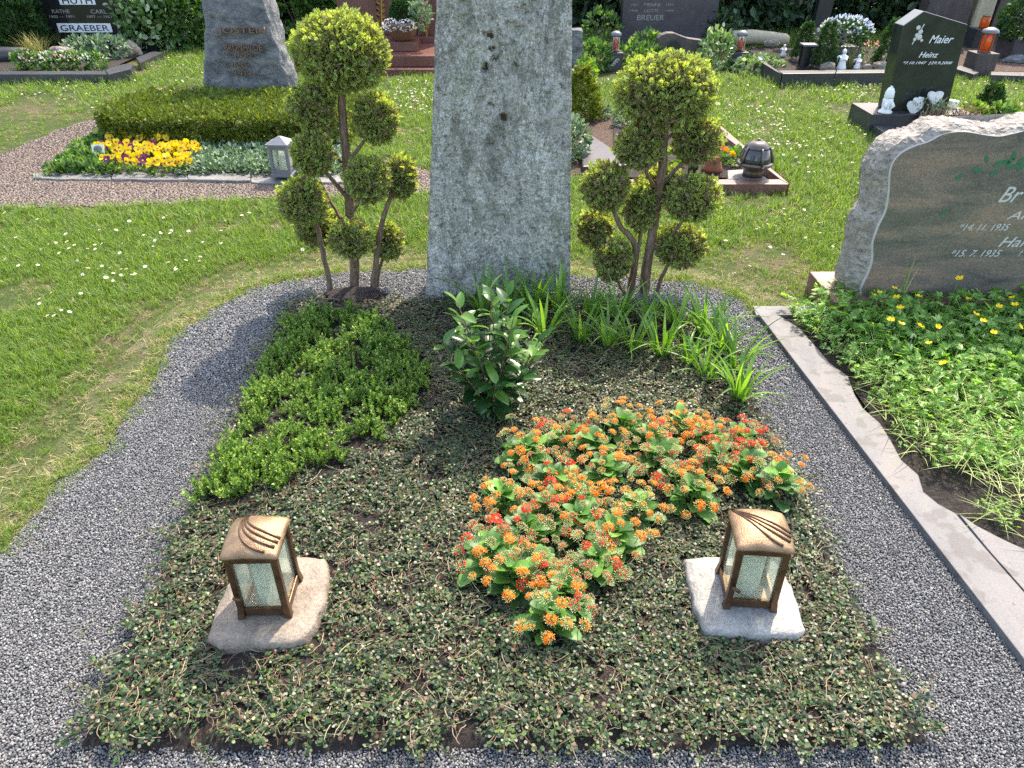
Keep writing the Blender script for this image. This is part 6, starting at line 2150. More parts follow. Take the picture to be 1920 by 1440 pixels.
# ------------------------------------------------------------------ graves right of the stele
def middle():
    rng = np.random.default_rng(131)
    # rough pillar just visible at the right edge of the stele
    p = P(1050, 160)
    a0, a1 = PY(1010, 160, p.y).x, PY(1086, 160, p.y).x
    Ht = PY(1095, 57, p.y).z
    root = thing('stone_pillar', 'rough broken dark stone pillar directly right behind the granite stele', 'headstone', ((a0 + a1) / 2, p.y + .12, 0))
    n = 9
    mb = MB()
    bm = bmesh.new()
    bmesh.ops.create_grid(bm, x_segments=1, y_segments=1, size=.5)
    bm.free()
    bmx = MB().box((0, 0, Ht / 2), (a1 - a0, .24, Ht), top=(1.06, 1))
    me = bmx.mesh('stone_block', [M['rock']], bevel=.012)
    bm = bmesh.new(); bm.from_mesh(me)
    bmesh.ops.subdivide_edges(bm, edges=bm.edges[:], cuts=9, use_grid_fill=True)
    for v in bm.verts: v.co += noise.noise_vector(v.co * 12) * .016 + noise.noise_vector(v.co * 34) * .008
    bm.to_mesh(me); bm.free()
    add('stone_block', me, root)
    # small grave with slab, mulch and little plants behind the stele
    sheet('bark_mulch', np.array([P2(1060, 330), P2(1215, 322), P2(1165, 240), P2(1140, 208), P2(1085, 208)]), .008, M['mulch'], 'brown bark mulch of the small grave behind the right topiary')
    b = P(1140, 290)
    root = thing('grave_slab', 'smooth grey slab lying in the bark mulch right of the stele', 'slab', (b.x, b.y, 0))
    MB().prism([(q[0] - b.x, q[1] - b.y) for q in (P2(1092, 312, .05), P2(1178, 309, .05), P2(1158, 285, .05), P2(1108, 252, .05), P2(1088, 250, .05))], 0, .05).build('slab', [M['bluebrown']], root, bevel=.01)
    p = P(1088, 225)
    cone_tree('conifer', 'small golden conifer touching the right edge of the stele', 'conifer', (p.x, p.y, 0), .17, .40, 900, (.05, .085), M['gold'], 501)
    p = P(1080, 300)
    bush('shrub', 'low grey green shrub at the right edge of the stele above the gravel', 'shrub', (p.x - .04, p.y, 0), (.13, .13, .17), 700, (.03, .05), M['silver'], 502, stems=3)
    for i, (a, b_) in enumerate(((1118, 222), (1175, 238))):
        p = P(a, b_)
        bush('silver_plant', 'low silver leaved plant %s' % ('beside the golden conifer' if i == 0 else 'under the flat topped crown of the right topiary'), 'plant', (p.x, p.y, 0), (.13, .10, .075), 240, (.03, .05), M['silver'], 505 + i, stems=0)
    # grave with the dome lantern
    zt = .07
    b = P(1400, 345)
    root = thing('grave_border', 'red brown granite kerb round the small grave with the dome lantern', 'grave border', (b.x, b.y, 0))
    def pr(pxs, z1, name='kerb_stone', mat='brownkerb'):
        poly = [P2(a, c, z1) for a, c in pxs]
        MB().prism([(x - b.x, y - b.y) for x, y in poly], -.03, z1).build(name, [M[mat]], root, bevel=.004)
    pr([(1150, 345), (1479, 345), (1462, 336), (1150, 336)], zt)
    pr([(1481, 345), (1352, 236), (1335, 237), (1464, 336)], zt)
    pr([(1365, 335), (1440, 335), (1402, 317), (1364, 319)], zt + .004, 'corner_plate', 'greystone')
    sheet('grave_soil', np.array([P2(1150, 338), P2(1455, 338), P2(1342, 243), P2(1150, 240)]), .02, M['soil'], 'dark soil inside the kerb with the dome lantern')
    # dome lantern
    p = P(1411, 329, .075)
    root = thing('dome_lantern', 'dark bronze acorn shaped grave lantern on the corner of the red kerb', 'grave lantern', (p.x, p.y, .075))
    s = 1.12
    MB().lathe([(.062 * s, 0), (.060 * s, .03), (.056 * s, .055), (.075 * s, .068)], 24).build('foot', [M['gunmetal']], root, smooth=True)
    MB().lathe([(.075 * s, .066), (.103 * s, .075), (.108 * s, .088), (.102 * s, .098), (.09 * s, .098)], 28).build('ring', [M['gunmetal']], root, smooth=True)
    MB().lathe([(.094 * s, .098), (.090 * s, .13), (.078 * s, .17), (.066 * s, .195)], 28).build('glass', [M['darkglass']], root, smooth=True)
    MB().lathe([(.072 * s, .186), (.070 * s, .196), (.058 * s, .215), (.035 * s, .232), (.012, .238), (.012, .246), (.004, .25)], 28).build('cap', [M['gunmetal']], root, smooth=True)
    for k in range(5):
        a = -math.pi / 2 + k * 2 * math.pi / 5 + .12
        prof = [(.101, .09), (.0955, .13), (.083, .17), (.070, .197)]
        MB().tube([(math.cos(a) * r * s, math.sin(a) * r * s, z) for r, z in prof], [.011, .010, .009, .008], 6).build('rib', [M['gunmetal']], root, smooth=True)
    a = -math.pi / 2 + .12
    MB().tube([(math.cos(a) * .11 * s, math.sin(a) * .11 * s, .085), (math.cos(a) * .125 * s, math.sin(a) * .125 * s, .083)], [.010, .008], 8).build('knob', [M['gunmetal']], root, smooth=True)
    # pot with orange flowers
    p = P(1334, 326)
    root = thing('flower_pot', 'rough brown pot with a rag wrap in the dome lantern grave', 'flower pot', (p.x, p.y, .02))
    MB().lathe([(.072, 0), (.070, .03), (.050, .075), (.056, .11), (.052, .115), (.045, .10)], 18).build('pot', [M['terracotta']], root, smooth=True, shake=.008, sc=40)
    rt = thing('kalanchoe', 'orange flowering kalanchoe in the rough brown pot beside the dome lantern', 'kalanchoe', (p.x, p.y, .12))
    n = 60
    d = sph(rng, n); d[:, 2] = np.abs(d[:, 2])
    V, Fs = stamp(*LEAFQ, frames(d + rng.normal(0, .4, d.shape), rng.uniform(0, 6, n)), rng.uniform(.02, .034, n), d * [.07, .06, .045] + [0, 0, .045])
    add('blossom', np_mesh('blossom', V, Fs, [M['orange']]), rt)
    n = 26
    d = sph(rng, n)
    V, Fs = stamp(*LEAF6, frames(d + [0, 0, .3], rng.uniform(0, 6, n)), rng.uniform(.035, .05, n), d * [.045, .04, .02])
    add('foliage', np_mesh('foliage', V, Fs, [M['kal']]), rt)
    p = P(1370, 312)
    rt = bush('pansy_plant', 'yellow and violet pansy left of the dome lantern', 'pansy', (p.x, p.y, .02), (.09, .08, .06), 160, (.03, .05), M['bush'], 520, stems=0)
    for (dx, dz, mt) in ((-.03, .10, 'yellow'), (-.015, .085, 'yellow'), (.085, .165, 'violet')):
        n = 7
        d = np.stack([np.cos(np.arange(n) * .9), np.full(n, -.3), np.sin(np.arange(n) * .9)], 1)
        V, Fs = stamp(*LEAF6, frames(d, np.zeros(n) + 1.57), np.full(n, .024), np.zeros((n, 3)))
        add('flower', np_mesh('flower', V, Fs, [M[mt]]), rt, (dx, -.07, dz))
    p = P(1297, 333)
    root = thing('grave_vase', 'slim dark pointed grave vase behind the right topiary', 'vase', (p.x, p.y, .0))
    MB().lathe([(.03, 0), (.036, .06), (.042, .15), (.036, .152)], 14).build('vase', [M['blackmetal']], root, smooth=True)
    p = P(1268, 313)
    bush('leafy_plant', 'small bright green leafy plant behind the trunk of the right topiary', 'plant', (p.x, p.y, .02), (.07, .06, .05), 40, (.05, .08), M['box'], 523, stems=0)
middle()

def breuer():
    rng = np.random.default_rng(141)
    Y = P(1250, 88).y
    x0, x1 = PY(1163, 80, Y).x, PY(1338, 80, Y).x
    cx = (x0 + x1) / 2
    root = thing('headstone', 'wide dark brown headstone with worn letters in the shade of the far hedge', 'headstone', (cx, Y, 0))
    MB().box((0, .1, .62), (x1 - x0, .2, 1.24)).build('slab', [M['bluebrown']], root, bevel=.012)
    MB().box((0, .09, .06), (x1 - x0 + .12, .3, .13)).build('plinth', [M['bluebrown']], root, bevel=.008)
    def T(s, a0, b0, a1, b1, mat):
        v0, v1 = PY(a0, b1, Y), PY(a1, b0, Y)
        text_on(s, root, v0.x - cx, v1.x - cx, v0.z, v1.z, -.001, mat, 0, .006, .01)
    T('MENNI', 1207, 6, 1238, 12, M['letterdim'])
    T('LOTTI', 1208, 17, 1233, 23, M['letterdim'])
    T('BREUER', 1194, 28, 1246, 38, M['letterdim'])
    T('1907', 1183, 7, 1197, 11, M['letterdim'])
    T('1953', 1249, 7, 1263, 11, M['letterdim'])
    T('1905', 1181, 18, 1196, 22, M['letterdim'])
    T('1989', 1248, 18, 1263, 22, M['letterdim'])
    # wavy topped brown stone with round dark disc
    p = P(1278, 128)
    Y2 = p.y
    root = thing('headstone', 'low brown headstone with curved top and round dark disc above the right topiary', 'headstone', (p.x, Y2, 0))
    ol = [(1228, 130), (1234, 72), (1240, 66), (1252, 62), (1264, 62), (1276, 67), (1290, 72), (1304, 74), (1318, 76), (1320, 130)]
    poly = [(PY(a, b_, Y2).x - p.x, max(-.02, PY(a, b_, Y2).z)) for a, b_ in ol]
    mb = MB().prism(poly, 0, .14)
    mb.v = [(x, z, y) for x, y, z in mb.v]
    mb.build('stone', [M['brownstone']], root, bevel=.008)
    v = PY(1263, 89, Y2)
    mb = MB().lathe([(.088, 0), (.088, .012), (.075, .016)], 24)
    mb.v = [(x + v.x - p.x, -z, y + v.z) for x, y, z in mb.v]
    mb.build('round_disc', [M['blackmetal']], root)
    # two candle pedestals
    for a, b_, lab, emb, cap in ((1152, 135, 'dark pedestal with carved branch mark, right of the stele', 'branch', 'left'), (1385, 132, 'dark pedestal with white blossom mark, right of the right topiary', 'blossom', 'right')):
        p = P(a, b_)
        k = pxm(p.y, .2)
        w = 28 * k
        h = PY(a, 99 if cap == 'left' else 98, p.y).z
        root = thing('pedestal', lab, 'pedestal', (p.x, p.y, 0), 0, 'candle pedestals')
        MB().box((0, w / 2, h / 2), (w, w, h), top=(1.04, 1.04)).build('block', [M['bluebrown']], root, bevel=.006)
        mb = MB()
        if emb == 'blossom':
            for q in range(5):
                t = q * 2 * math.pi / 5 + .3
                mb.lathe([(.024, 0), (.018, .004)], 8, 0, (math.cos(t) * .030, math.sin(t) * .030, 0))
        else:
            for q in range(4):
                mb.box((-.03 + q * .016, -.03 + q * .02, 0), (.05, .010, .006), rz=.5)
                mb.box((-.02 + q * .020, -.03 + q * .02, 0), (.010, .03, .006), rz=.3)
        mb.v = [(x, -.002 - z, y + h * .52) for x, y, z in mb.v]
        mb.build('carved_mark', [M['letterwhite'] if emb == 'blossom' else M['lettergrey']], root)
        lt = thing('grave_lantern', 'round grave candle with grey cap and red glow glass on the %s dark pedestal' % cap, 'grave lantern', (p.x, p.y + w * .45, h), 0, 'round candles on pedestals')
        MB().lathe([(.055, 0), (.055, .012), (.05, .015)], 18).build('base', [M['blackmetal']], lt, smooth=True)
        MB().lathe([(.048, .014), (.048, .17), (.045, .172)], 18).build('glass', [M['glass']], lt, smooth=True)
        MB().lathe([(.030, .016), (.033, .09), (.02, .13), (.006, .145)], 14).build('candle', [M['redglass']], lt, smooth=True)
        MB().lathe([(.062, .168), (.066, .178), (.058, .20), (.03, .218), (.006, .222)], 20).build('cap', [M['greymetal']], lt, smooth=True)
        for q in range(4):
            t = q * math.pi / 2 + .5
            MB().tube([(.05 * math.cos(t), .05 * math.sin(t), .01), (.05 * math.cos(t), .05 * math.sin(t), .172)], .004, 5).build('strut', [M['blackmetal']], lt)
    # leafy plants around
    for i, (a, b_, r, n, mt, lab) in enumerate(((1112, 138, (.20, .16, .18), 420, 'bush', 'tall leafy green plant between the stele and the left pedestal'), (1195, 132, (.28, .18, .15), 300, 'bush', 'broad leaved green plant right of the left pedestal'), (1215, 112, (.24, .18, .17), 220, 'bush', 'green plant in front of the wide brown headstone'), (1345, 132, (.20, .16, .24), 360, 'varieg', 'pale flowering leafy plant left of the right pedestal'), (1425, 140, (.30, .20, .10), 300, 'varieg', 'low pale leafy plant right of the right pedestal'), (1125, 92, (.28, .2, .26), 260, 'bush', 'sunlit shrub left of the wide brown headstone'), (1348, 88, (.3, .2, .25), 300, 'hedge', 'bluish dark shrub right of the wide brown headstone'), (1098, 172, (.10, .1, .16), 160, 'box', 'small bright green weed at the foot of the broken pillar'))):
        p = P(a, b_)
        bush('leafy_plant', lab, 'plant', (p.x, p.y + .1, 0), r, n, (.045, .085), M[mt], 600 + i, stems=4)
    # bleached log
    p = P(1420, 92)
    root = thing('log', 'bleached pale log lying right of the right pedestal', 'log', (p.x, p.y, .13), -.05)
    MB().tube([(-.36, 0, .0), (-.1, 0, .02), (.2, 0, .0), (.36, 0, -.01), (.4, 0, -.01)], [.10, .095, .085, .075, .045], 10).build('wood', [M['lichenwood']], root, smooth=True)
    p = P(1440, 110)
    root = thing('kerb_stone', 'thin dark kerb running back beside the right pedestal', 'kerb stone', (p.x, p.y, 0))
    MB().prism([(q[0] - p.x, q[1] - p.y) for q in (P2(1400, 92), P2(1408, 92), P2(1470, 128), P2(1462, 130))], -.02, .05).build('kerb', [M['darkkerb']], root)
breuer()

def blue_grave():
    rng = np.random.default_rng(151)
    zt = .14
    b = P(1570, 150)
    root = thing('grave_border', 'dark grey kerb in front of the grave with pale blue flowers', 'grave border', (b.x, b.y, 0))
    def pr(pxs, z1, name='kerb_stone', mat='darkkerb'):
        poly = [P2(a, c, z1) for a, c in pxs]
        MB().prism([(x - b.x, y - b.y) for x, y in poly], -.03, z1).build(name, [M[mat]], root, bevel=.006)
    pr([(1468, 138), (1566, 137), (1568, 131), (1458, 132)], zt)
    pr([(1567, 137), (1680, 136), (1680, 130), (1569, 131)], zt)
    pr([(1466, 138), (1424, 108), (1415, 109), (1456, 134)], zt)
    sheet('kerbed_soil', np.array([P2(1462, 134, .1), P2(1690, 133, .1), P2(1690, 85, .1), P2(1400, 90, .1)]), .09, M['soil'], 'dark soil of the grave with blue flowers')
    Z = .10
    # sloped stone
    p = P(1590, 112, Z)
    root = thing('headstone', 'dark sloping headstone with small white oval behind the blue flowers', 'headstone', (p.x, p.y + .28, Z))
    k = pxm(p.y, .4)
    ol = [(-52, 0), (-50, 22), (-44, 40), (-30, 47), (-16, 46), (-4, 43), (8, 48), (24, 44), (34, 24), (46, 2), (44, -3)]
    mb = MB().prism([(x * k * 1.1, y * k * 1.25) for x, y in ol], 0, .16)
    mb.v = [(x, z, y) for x, y, z in mb.v]
    mb.build('stone', [M['brownstone']], root, bevel=.02, rot=(-.45, 0, 0))
    mb = MB().lathe([(.05, 0), (.045, .006)], 18, sx=.8, sy=1.15)
    mb.v = [(x + 30 * k, -.004 - z, y + 17 * k) for x, y, z in mb.v]
    mb.build('oval_plate', [M['porcelain']], root, rot=(-.45, .25, 0))
    # trough with blue flowers
    p = P(1572, 122, Z)
    root = thing('stone_trough', 'dark stone block carrying the pale blue flowers', 'trough', (p.x, p.y + .1, Z))
    MB().box((0, 0, .10), (46 * k * 1.3, .26, .20)).build('block', [M['darkkerb']], root, bevel=.01)
    fr = bush('blue_flowers', 'cushion of pale blue flowers on the dark stone block', 'flowers', (p.x + .03, p.y + .1, Z + .19), (.27, .17, .14), 420, (.04, .07), M['conifer'], 700, stems=0)
    n = 230
    d = sph(rng, n); d[:, 2] = np.abs(d[:, 2])
    V, Fs = stamp(*LEAF6, frames(d + [0, -.5, .6], rng.uniform(0, 6, n)), rng.uniform(.028, .045, n), d * [.29, .18, .16] + [0, -.02, .14])
    add('blossom', np_mesh('blossom', V, Fs, [M['blue']]), fr)
    # dwarf conifers
    for a, c, h, lab in ((1503, 112, .36, 'dwarf conifer left of the black lantern stand'), (1540, 128, .44, 'dwarf conifer between the black lantern and the blue flowers'), (1660, 122, .44, 'dwarf conifer left of the tall dark pentagonal headstone')):
        p = P(a, c, Z)
        cone_tree('dwarf_conifer', lab, 'conifer', (p.x, p.y, Z), .12, h, 650, (.04, .07), M['conifer'], int(a), 'dwarf conifers on the blue flower grave')
    p = P(1508, 128, Z)
    root = thing('lantern_stand', 'open black metal lantern stand near the kerb corner', 'grave lantern', (p.x, p.y, Z))
    for sx in (-1, 1):
        for sy in (-1, 1):
            MB().box((sx * .055, sy * .055, .12), (.016, .016, .24)).build('post', [M['blackmetal']], root)
    MB().box((0, 0, .245), (.16, .15, .016)).build('top_plate', [M['greymetal']], root)
    MB().box((0, 0, .012), (.14, .14, .024)).build('base_plate', [M['blackmetal']], root)
    MB().box((0, .03, .125), (.10, .02, .2)).build('rear_panel', [M['blackmetal']], root)
    # angel figure: robe, head, wings
    def angel(a, c, h, lab, mat='porcelain'):
        p = P(a, c, Z)
        root = thing('angel_figure', lab, 'figurine', (p.x, p.y, Z), 0, 'small white figurines')
        MB().lathe([(.26 * h, 0), (.25 * h, .1 * h), (.16 * h, .42 * h), (.17 * h, .62 * h), (.10 * h, .74 * h), (.05 * h, .78 * h)], 16, sy=.8).build('robe', [M[mat]], root, smooth=True)
        MB().lathe([(.02 * h, .76 * h), (.095 * h, .80 * h), (.115 * h, .87 * h), (.09 * h, .96 * h), (.02 * h, h)], 14).build('head', [M[mat]], root, smooth=True)
        for s in (-1, 1):
            MB().tube([(s * .12 * h, .06 * h, .66 * h), (s * .26 * h, .12 * h, .60 * h), (s * .24 * h, .12 * h, .38 * h)], [.05 * h, .075 * h, .02 * h], 8).build('wing', [M[mat]], root, smooth=True)
            MB().tube([(s * .15 * h, -.03 * h, .62 * h), (s * .13 * h, -.16 * h, .50 * h), (0, -.2 * h, .55 * h)], [.05 * h, .045 * h, .03 * h], 8).build('arm', [M[mat]], root, smooth=True)
    angel(1576, 131, .215, 'white angel figurine kneeling behind the middle of the dark kerb')
    angel(1606, 129, .15, 'smaller pale figurine right of the white angel')
    angel(1468, 105, .13, 'tiny white figurine at the left of the blue flower grave')
    for a, c, s, lab, sd in ((1551, 132, (.17, .12, .11), 'flat tan rock left of the white angel', 11), (1650, 129, (.20, .13, .10), 'flat pale rock right of the figurines', 12), (1624, 130, (.11, .08, .07), 'small grey rock between the figurines and the flat pale rock', 13), (1447, 36 + 50, (.2, .14, .1), 'whitish rock at the far end beside the hedge', 14)):
        p = P(a, c, Z)
        tag(add('rock', rock_mesh('rock', M['fieldstone'], s, sd, 3), None, (p.x, p.y, Z + s[2] * .3)), lab, 'rock')
    p = P(1592, 126, Z)
    root = thing('dry_grass_tuft', 'dry brown grass tuft between the two figurines', 'dry grass', (p.x, p.y, Z))
    o = add('blades', blades('blades', 60, .03, .26, .005, .6, M['grasstuft'], rng, 4), root)
    o['kind'] = 'stuff'
    p = P(1625, 116, Z)
    fr = bush('pink_flower', 'small pink flowering plant below the sloping headstone', 'flowers', (p.x, p.y, Z), (.08, .07, .09), 70, (.03, .05), M['bush'], 720, stems=0)
    d = sph(rng, 22)
    V, Fs = stamp(*LEAF6, frames(d + [0, -.4, .6], rng.uniform(0, 6, 22)), rng.uniform(.03, .04, 22), d * [.07, .04, .03] + [0, -.03, .19])
    add('blossom', np_mesh('blossom', V, Fs, [M['pink']]), fr)
    # tall dark wooden cross
    p = P(1527, 88)
    root = thing('grave_cross', 'tall dark wooden grave cross post leaning before the hedge', 'cross', (p.x, p.y, 0), 0, None, (0, .03))
    MB().box((0, 0, .95), (.20, .12, 1.9)).build('upright', [M['blackmetal']], root, bevel=.01)
    MB().box((0, -.002, 1.45), (.9, .118, .19)).build('crossbar', [M['blackmetal']], root, bevel=.01)
    MB().box((0, 0, .13), (.28, .22, .26)).build('foot', [M['darkkerb']], root, bevel=.01)
blue_grave()

def pentagon_grave():
    rng = np.random.default_rng(161)
    # kerb, plinth
    y0 = P(1720, 238).y
    b = P(1720, 238)
    root = thing('grave_border', 'black granite kerb running forward from the pentagonal headstone', 'grave border', (b.x, b.y, 0))
    def pr(pxs, z1, name='kerb_stone', mat='darkkerb'):
        poly = [P2(a, c, z1) for a, c in pxs]
        MB().prism([(x - b.x, y - b.y) for x, y in poly], -.03, z1).build(name, [M[mat]], root, bevel=.006)
    pr([(1612, 217), (1693, 272), (1760, 320), (1800, 320), (1726, 268), (1634, 213)], .085)
    pr([(1875, 217), (1980, 272), (2020, 272), (1905, 213)], .085)
    sheet('pebble_bed', np.array([P2(1660, 225, .03), P2(1880, 222, .03), P2(2000, 300, .03), P2(1780, 310, .03)]), .025, M['path'], 'gravel inside the black kerb')
    q = jgrid(np.array([P2(1668, 243, .03), P2(1745, 240, .03), P2(1752, 256, .03), P2(1690, 258, .03)]), .022, rng)
    n = len(q)
    scatter('white_pebbles', np.concatenate([q, np.full((n, 1), .035)], 1), rng.uniform(-3, 3, (n, 3)), rng.uniform(.018, .03, n), [stone_mesh('wp%d' % i, M['whitepebble'], 50 + i) for i in range(3)], rng, 'white ornamental pebbles in front of the pentagonal headstone', 'pebbles')
    # headstone
    zb = .17
    yf = P(1720, 207, zb).y
    def X(a, b_, Yp=None): return PY(a, b_, Yp or yf)
    bl, br = X(1661, 207).x, X(1775, 209).x
    cx = (bl + br) / 2
    tl, tr, pk = X(1694, 48), X(1815, 46), X(1733, 21)
    root = thing('headstone', 'dark polished pentagonal headstone with pale italic lettering', 'headstone', (cx, yf, 0))
    poly = [(bl - cx, zb), (br - cx, zb), (tr.x - cx, tr.z), (pk.x - cx, pk.z), (tl.x - cx, tl.z)]
    mb = MB().prism(poly, 0, .17)
    mb.v = [(x, z, y) for x, y, z in mb.v]
    mb.build('slab', [M['greengranite']], root, bevel=.006)
    MB().box((.0, .09, zb / 2 - .002), (br - bl + .34, .44, zb - .002)).build('plinth', [M['darkkerb']], root, bevel=.006)
    def T(s, a0, b0, a1, b1, sh=.35):
        v0, v1 = X(a0, b1), X(a1, b0)
        text_on(s, root, v0.x - cx, v1.x - cx, v0.z, v1.z, -.001, M['letterwhite'], sh, .003, .006)
    T('Maier', 1741, 66, 1790, 81)
    T('Heinz', 1722, 97, 1761, 108)
    T('*7.10.1947  †29.9.2000', 1692, 115, 1786, 122)
    mb = MB()
    for a, c, s in ((1722, 52, .018), (1726, 60, .02), (1719, 66, .016), (1724, 70, .022), (1715, 74, .014), (1728, 76, .012)):
        v = X(a, c)
        mb.lathe([(s, 0), (s * .6, .003)], 7, 0, (v.x - cx, v.z, 0))
    v0, v1 = X(1716, 78), X(1727, 50)
    mb.box(((v0.x + v1.x) / 2 - cx, (v0.z + v1.z) / 2, .001), (.008, .16, .003), rz=-.35)
    mb.v = [(x, -.001 - z, y) for x, y, z in mb.v]
    mb.build('engraved_rose', [M['lettergrey']], root)
    # white bottle candle
    p = P(1661, 209, zb)
    yq = yf - .075
    pp = PY(1660, 207, yq)
    root = thing('grave_candle', 'white porcelain candle angel on the left end of the black plinth', 'candle', (pp.x, yq, zb), 0)
    MB().lathe([(.058, 0), (.055, .012), (.034, .03), (.040, .07), (.042, .105), (.035, .115)], 18).build('body', [M['porcelain']], root, smooth=True)
    MB().lathe([(.036, .115), (.040, .125), (.036, .165), (.022, .195), (.010, .20), (.010, .21)], 18).build('cap', [M['porcelain']], root, smooth=True)
    for s in (-1, 1):
        MB().tube([(s * .02, -.035, .09), (s * .035, -.045, .06), (s * .015, -.048, .04)], [.012, .014, .008], 8).build('wing', [M['porcelain']], root, smooth=True)
    # white hearts
    def heart(a, c, s, rz, lab):
        v = PY(a, c, yf - .06)
        root = thing('heart_ornament', lab, 'ornament', (v.x, yf - .06, zb), rz, 'white heart ornaments')
        pts = []
        for k in range(28):
            t = k / 28 * 2 * math.pi
            pts.append((.062 * s * math.sin(t) ** 3, s * (.052 * math.cos(t) - .02 * math.cos(2 * t) - .008 * math.cos(3 * t))))
        mb = MB().prism(pts, 0, .03)
        mb.v = [(x, -z, y + v.z - zb) for x, y, z in mb.v]
        mb.build('heart', [M['porcelain']], root, bevel=.008, smooth=False)
        MB().tube([(0, -.015, 0), (0, -.015, v.z - zb)], .006, 6).build('stick', [M['greymetal']], root)
    heart(1751, 181, 1.0, .1, 'white double heart ornament upright behind the heather pot')
    heart(1715, 200, 1.0, -.5, 'white heart ornament leaning left of the heather pot')
    heart(1718, 190, .8, .5, 'smaller white heart ornament just above the leaning one')
    # pots
    for i, (a, c, r, h, lab) in enumerate(((1743, 238, .095, .14, 'terracotta pot of dry heather in front of the pentagonal headstone'), (1800, 232, .10, .09, 'low terracotta dish right of the heather pot'))):
        yq = yf - .22
        v = PY(a, 240, yq)
        root = thing('flower_pot', lab, 'flower pot', (v.x, yq, .03), 0, 'terracotta pots')
        MB().lathe([(r * .68, 0), (r * .95, h * .8), (r * 1.06, h * .82), (r * 1.06, h), (r * .92, h), (r * .9, h * .85)], 22).build('pot', [M['terracotta']], root, smooth=True)
        MB().lathe([(r * .9, h * .86), (.005, h * .88)], 16).build('soil', [M['soil']], root)
        pl = thing('heather', 'dry brownish heather in the %s' % ('taller terracotta pot' if i == 0 else 'low terracotta dish'), 'heather', (v.x + .02, yq, .03 + h * .8), 0, 'dry heathers')
        tu = blades('sprigs', 110, r * .9, .16 if i == 0 else .14, .006, .55, M['heather'], rng, 3)
        o = add('sprigs', tu, pl)
        o['kind'] = 'stuff'
        n = 150
        pos = np.stack([rng.normal(0, r * .75, n), rng.normal(0, r * .6, n), rng.uniform(.03, .15, n)], 1)
        V, Fs = stamp(*LEAFQ, frames(rng.normal(0, 1, (n, 3)) + [0, 0, 1.5], rng.uniform(0, 6, n)), rng.uniform(.02, .035, n), pos)
        add('foliage', np_mesh('foliage', V, Fs, [M['heather'] if i else M['silver']]), pl)
    v = PY(1766, 232, yf - .30)
    root = thing('striped_plant', 'low plant with striped green and white blades before the heather pots', 'plant', (v.x, yf - .30, .05))
    o = add('blades', blades('striped_blades', 46, .035, .13, .010, .5, M['varieg'], rng, 4), root)
    o['kind'] = 'stuff'
    # grave light behind, small conifer and green bush
    v = PY(1789, 185, yf + .1)
    root = thing('grave_candle', 'small glass grave candle right behind the heather', 'candle', (v.x, yf + .12, 0))
    MB().lathe([(.05, 0), (.05, .20), (.058, .205), (.058, .225), (.02, .232)], 16).build('glass', [M['candle']], root, smooth=True)
    p = P(1845, 226)
    cone_tree('conifer', 'small dark green conifer right of the heather pots', 'conifer', (p.x, p.y, 0), .12, .27, 700, (.04, .07), M['conifer'], 801)
    p = P(1822, 236)
    bush('leafy_plant', 'bright green low shrub under the small conifer', 'plant', (p.x, p.y, 0), (.13, .12, .10), 420, (.03, .06), M['box'], 802, stems=0)
    p = P(1868, 238)
    bush('leafy_plant', 'dark green low shrub right of the small conifer', 'plant', (p.x, p.y, 0), (.15, .12, .10), 420, (.03, .06), M['bush'], 803, stems=0)
pentagon_grave()

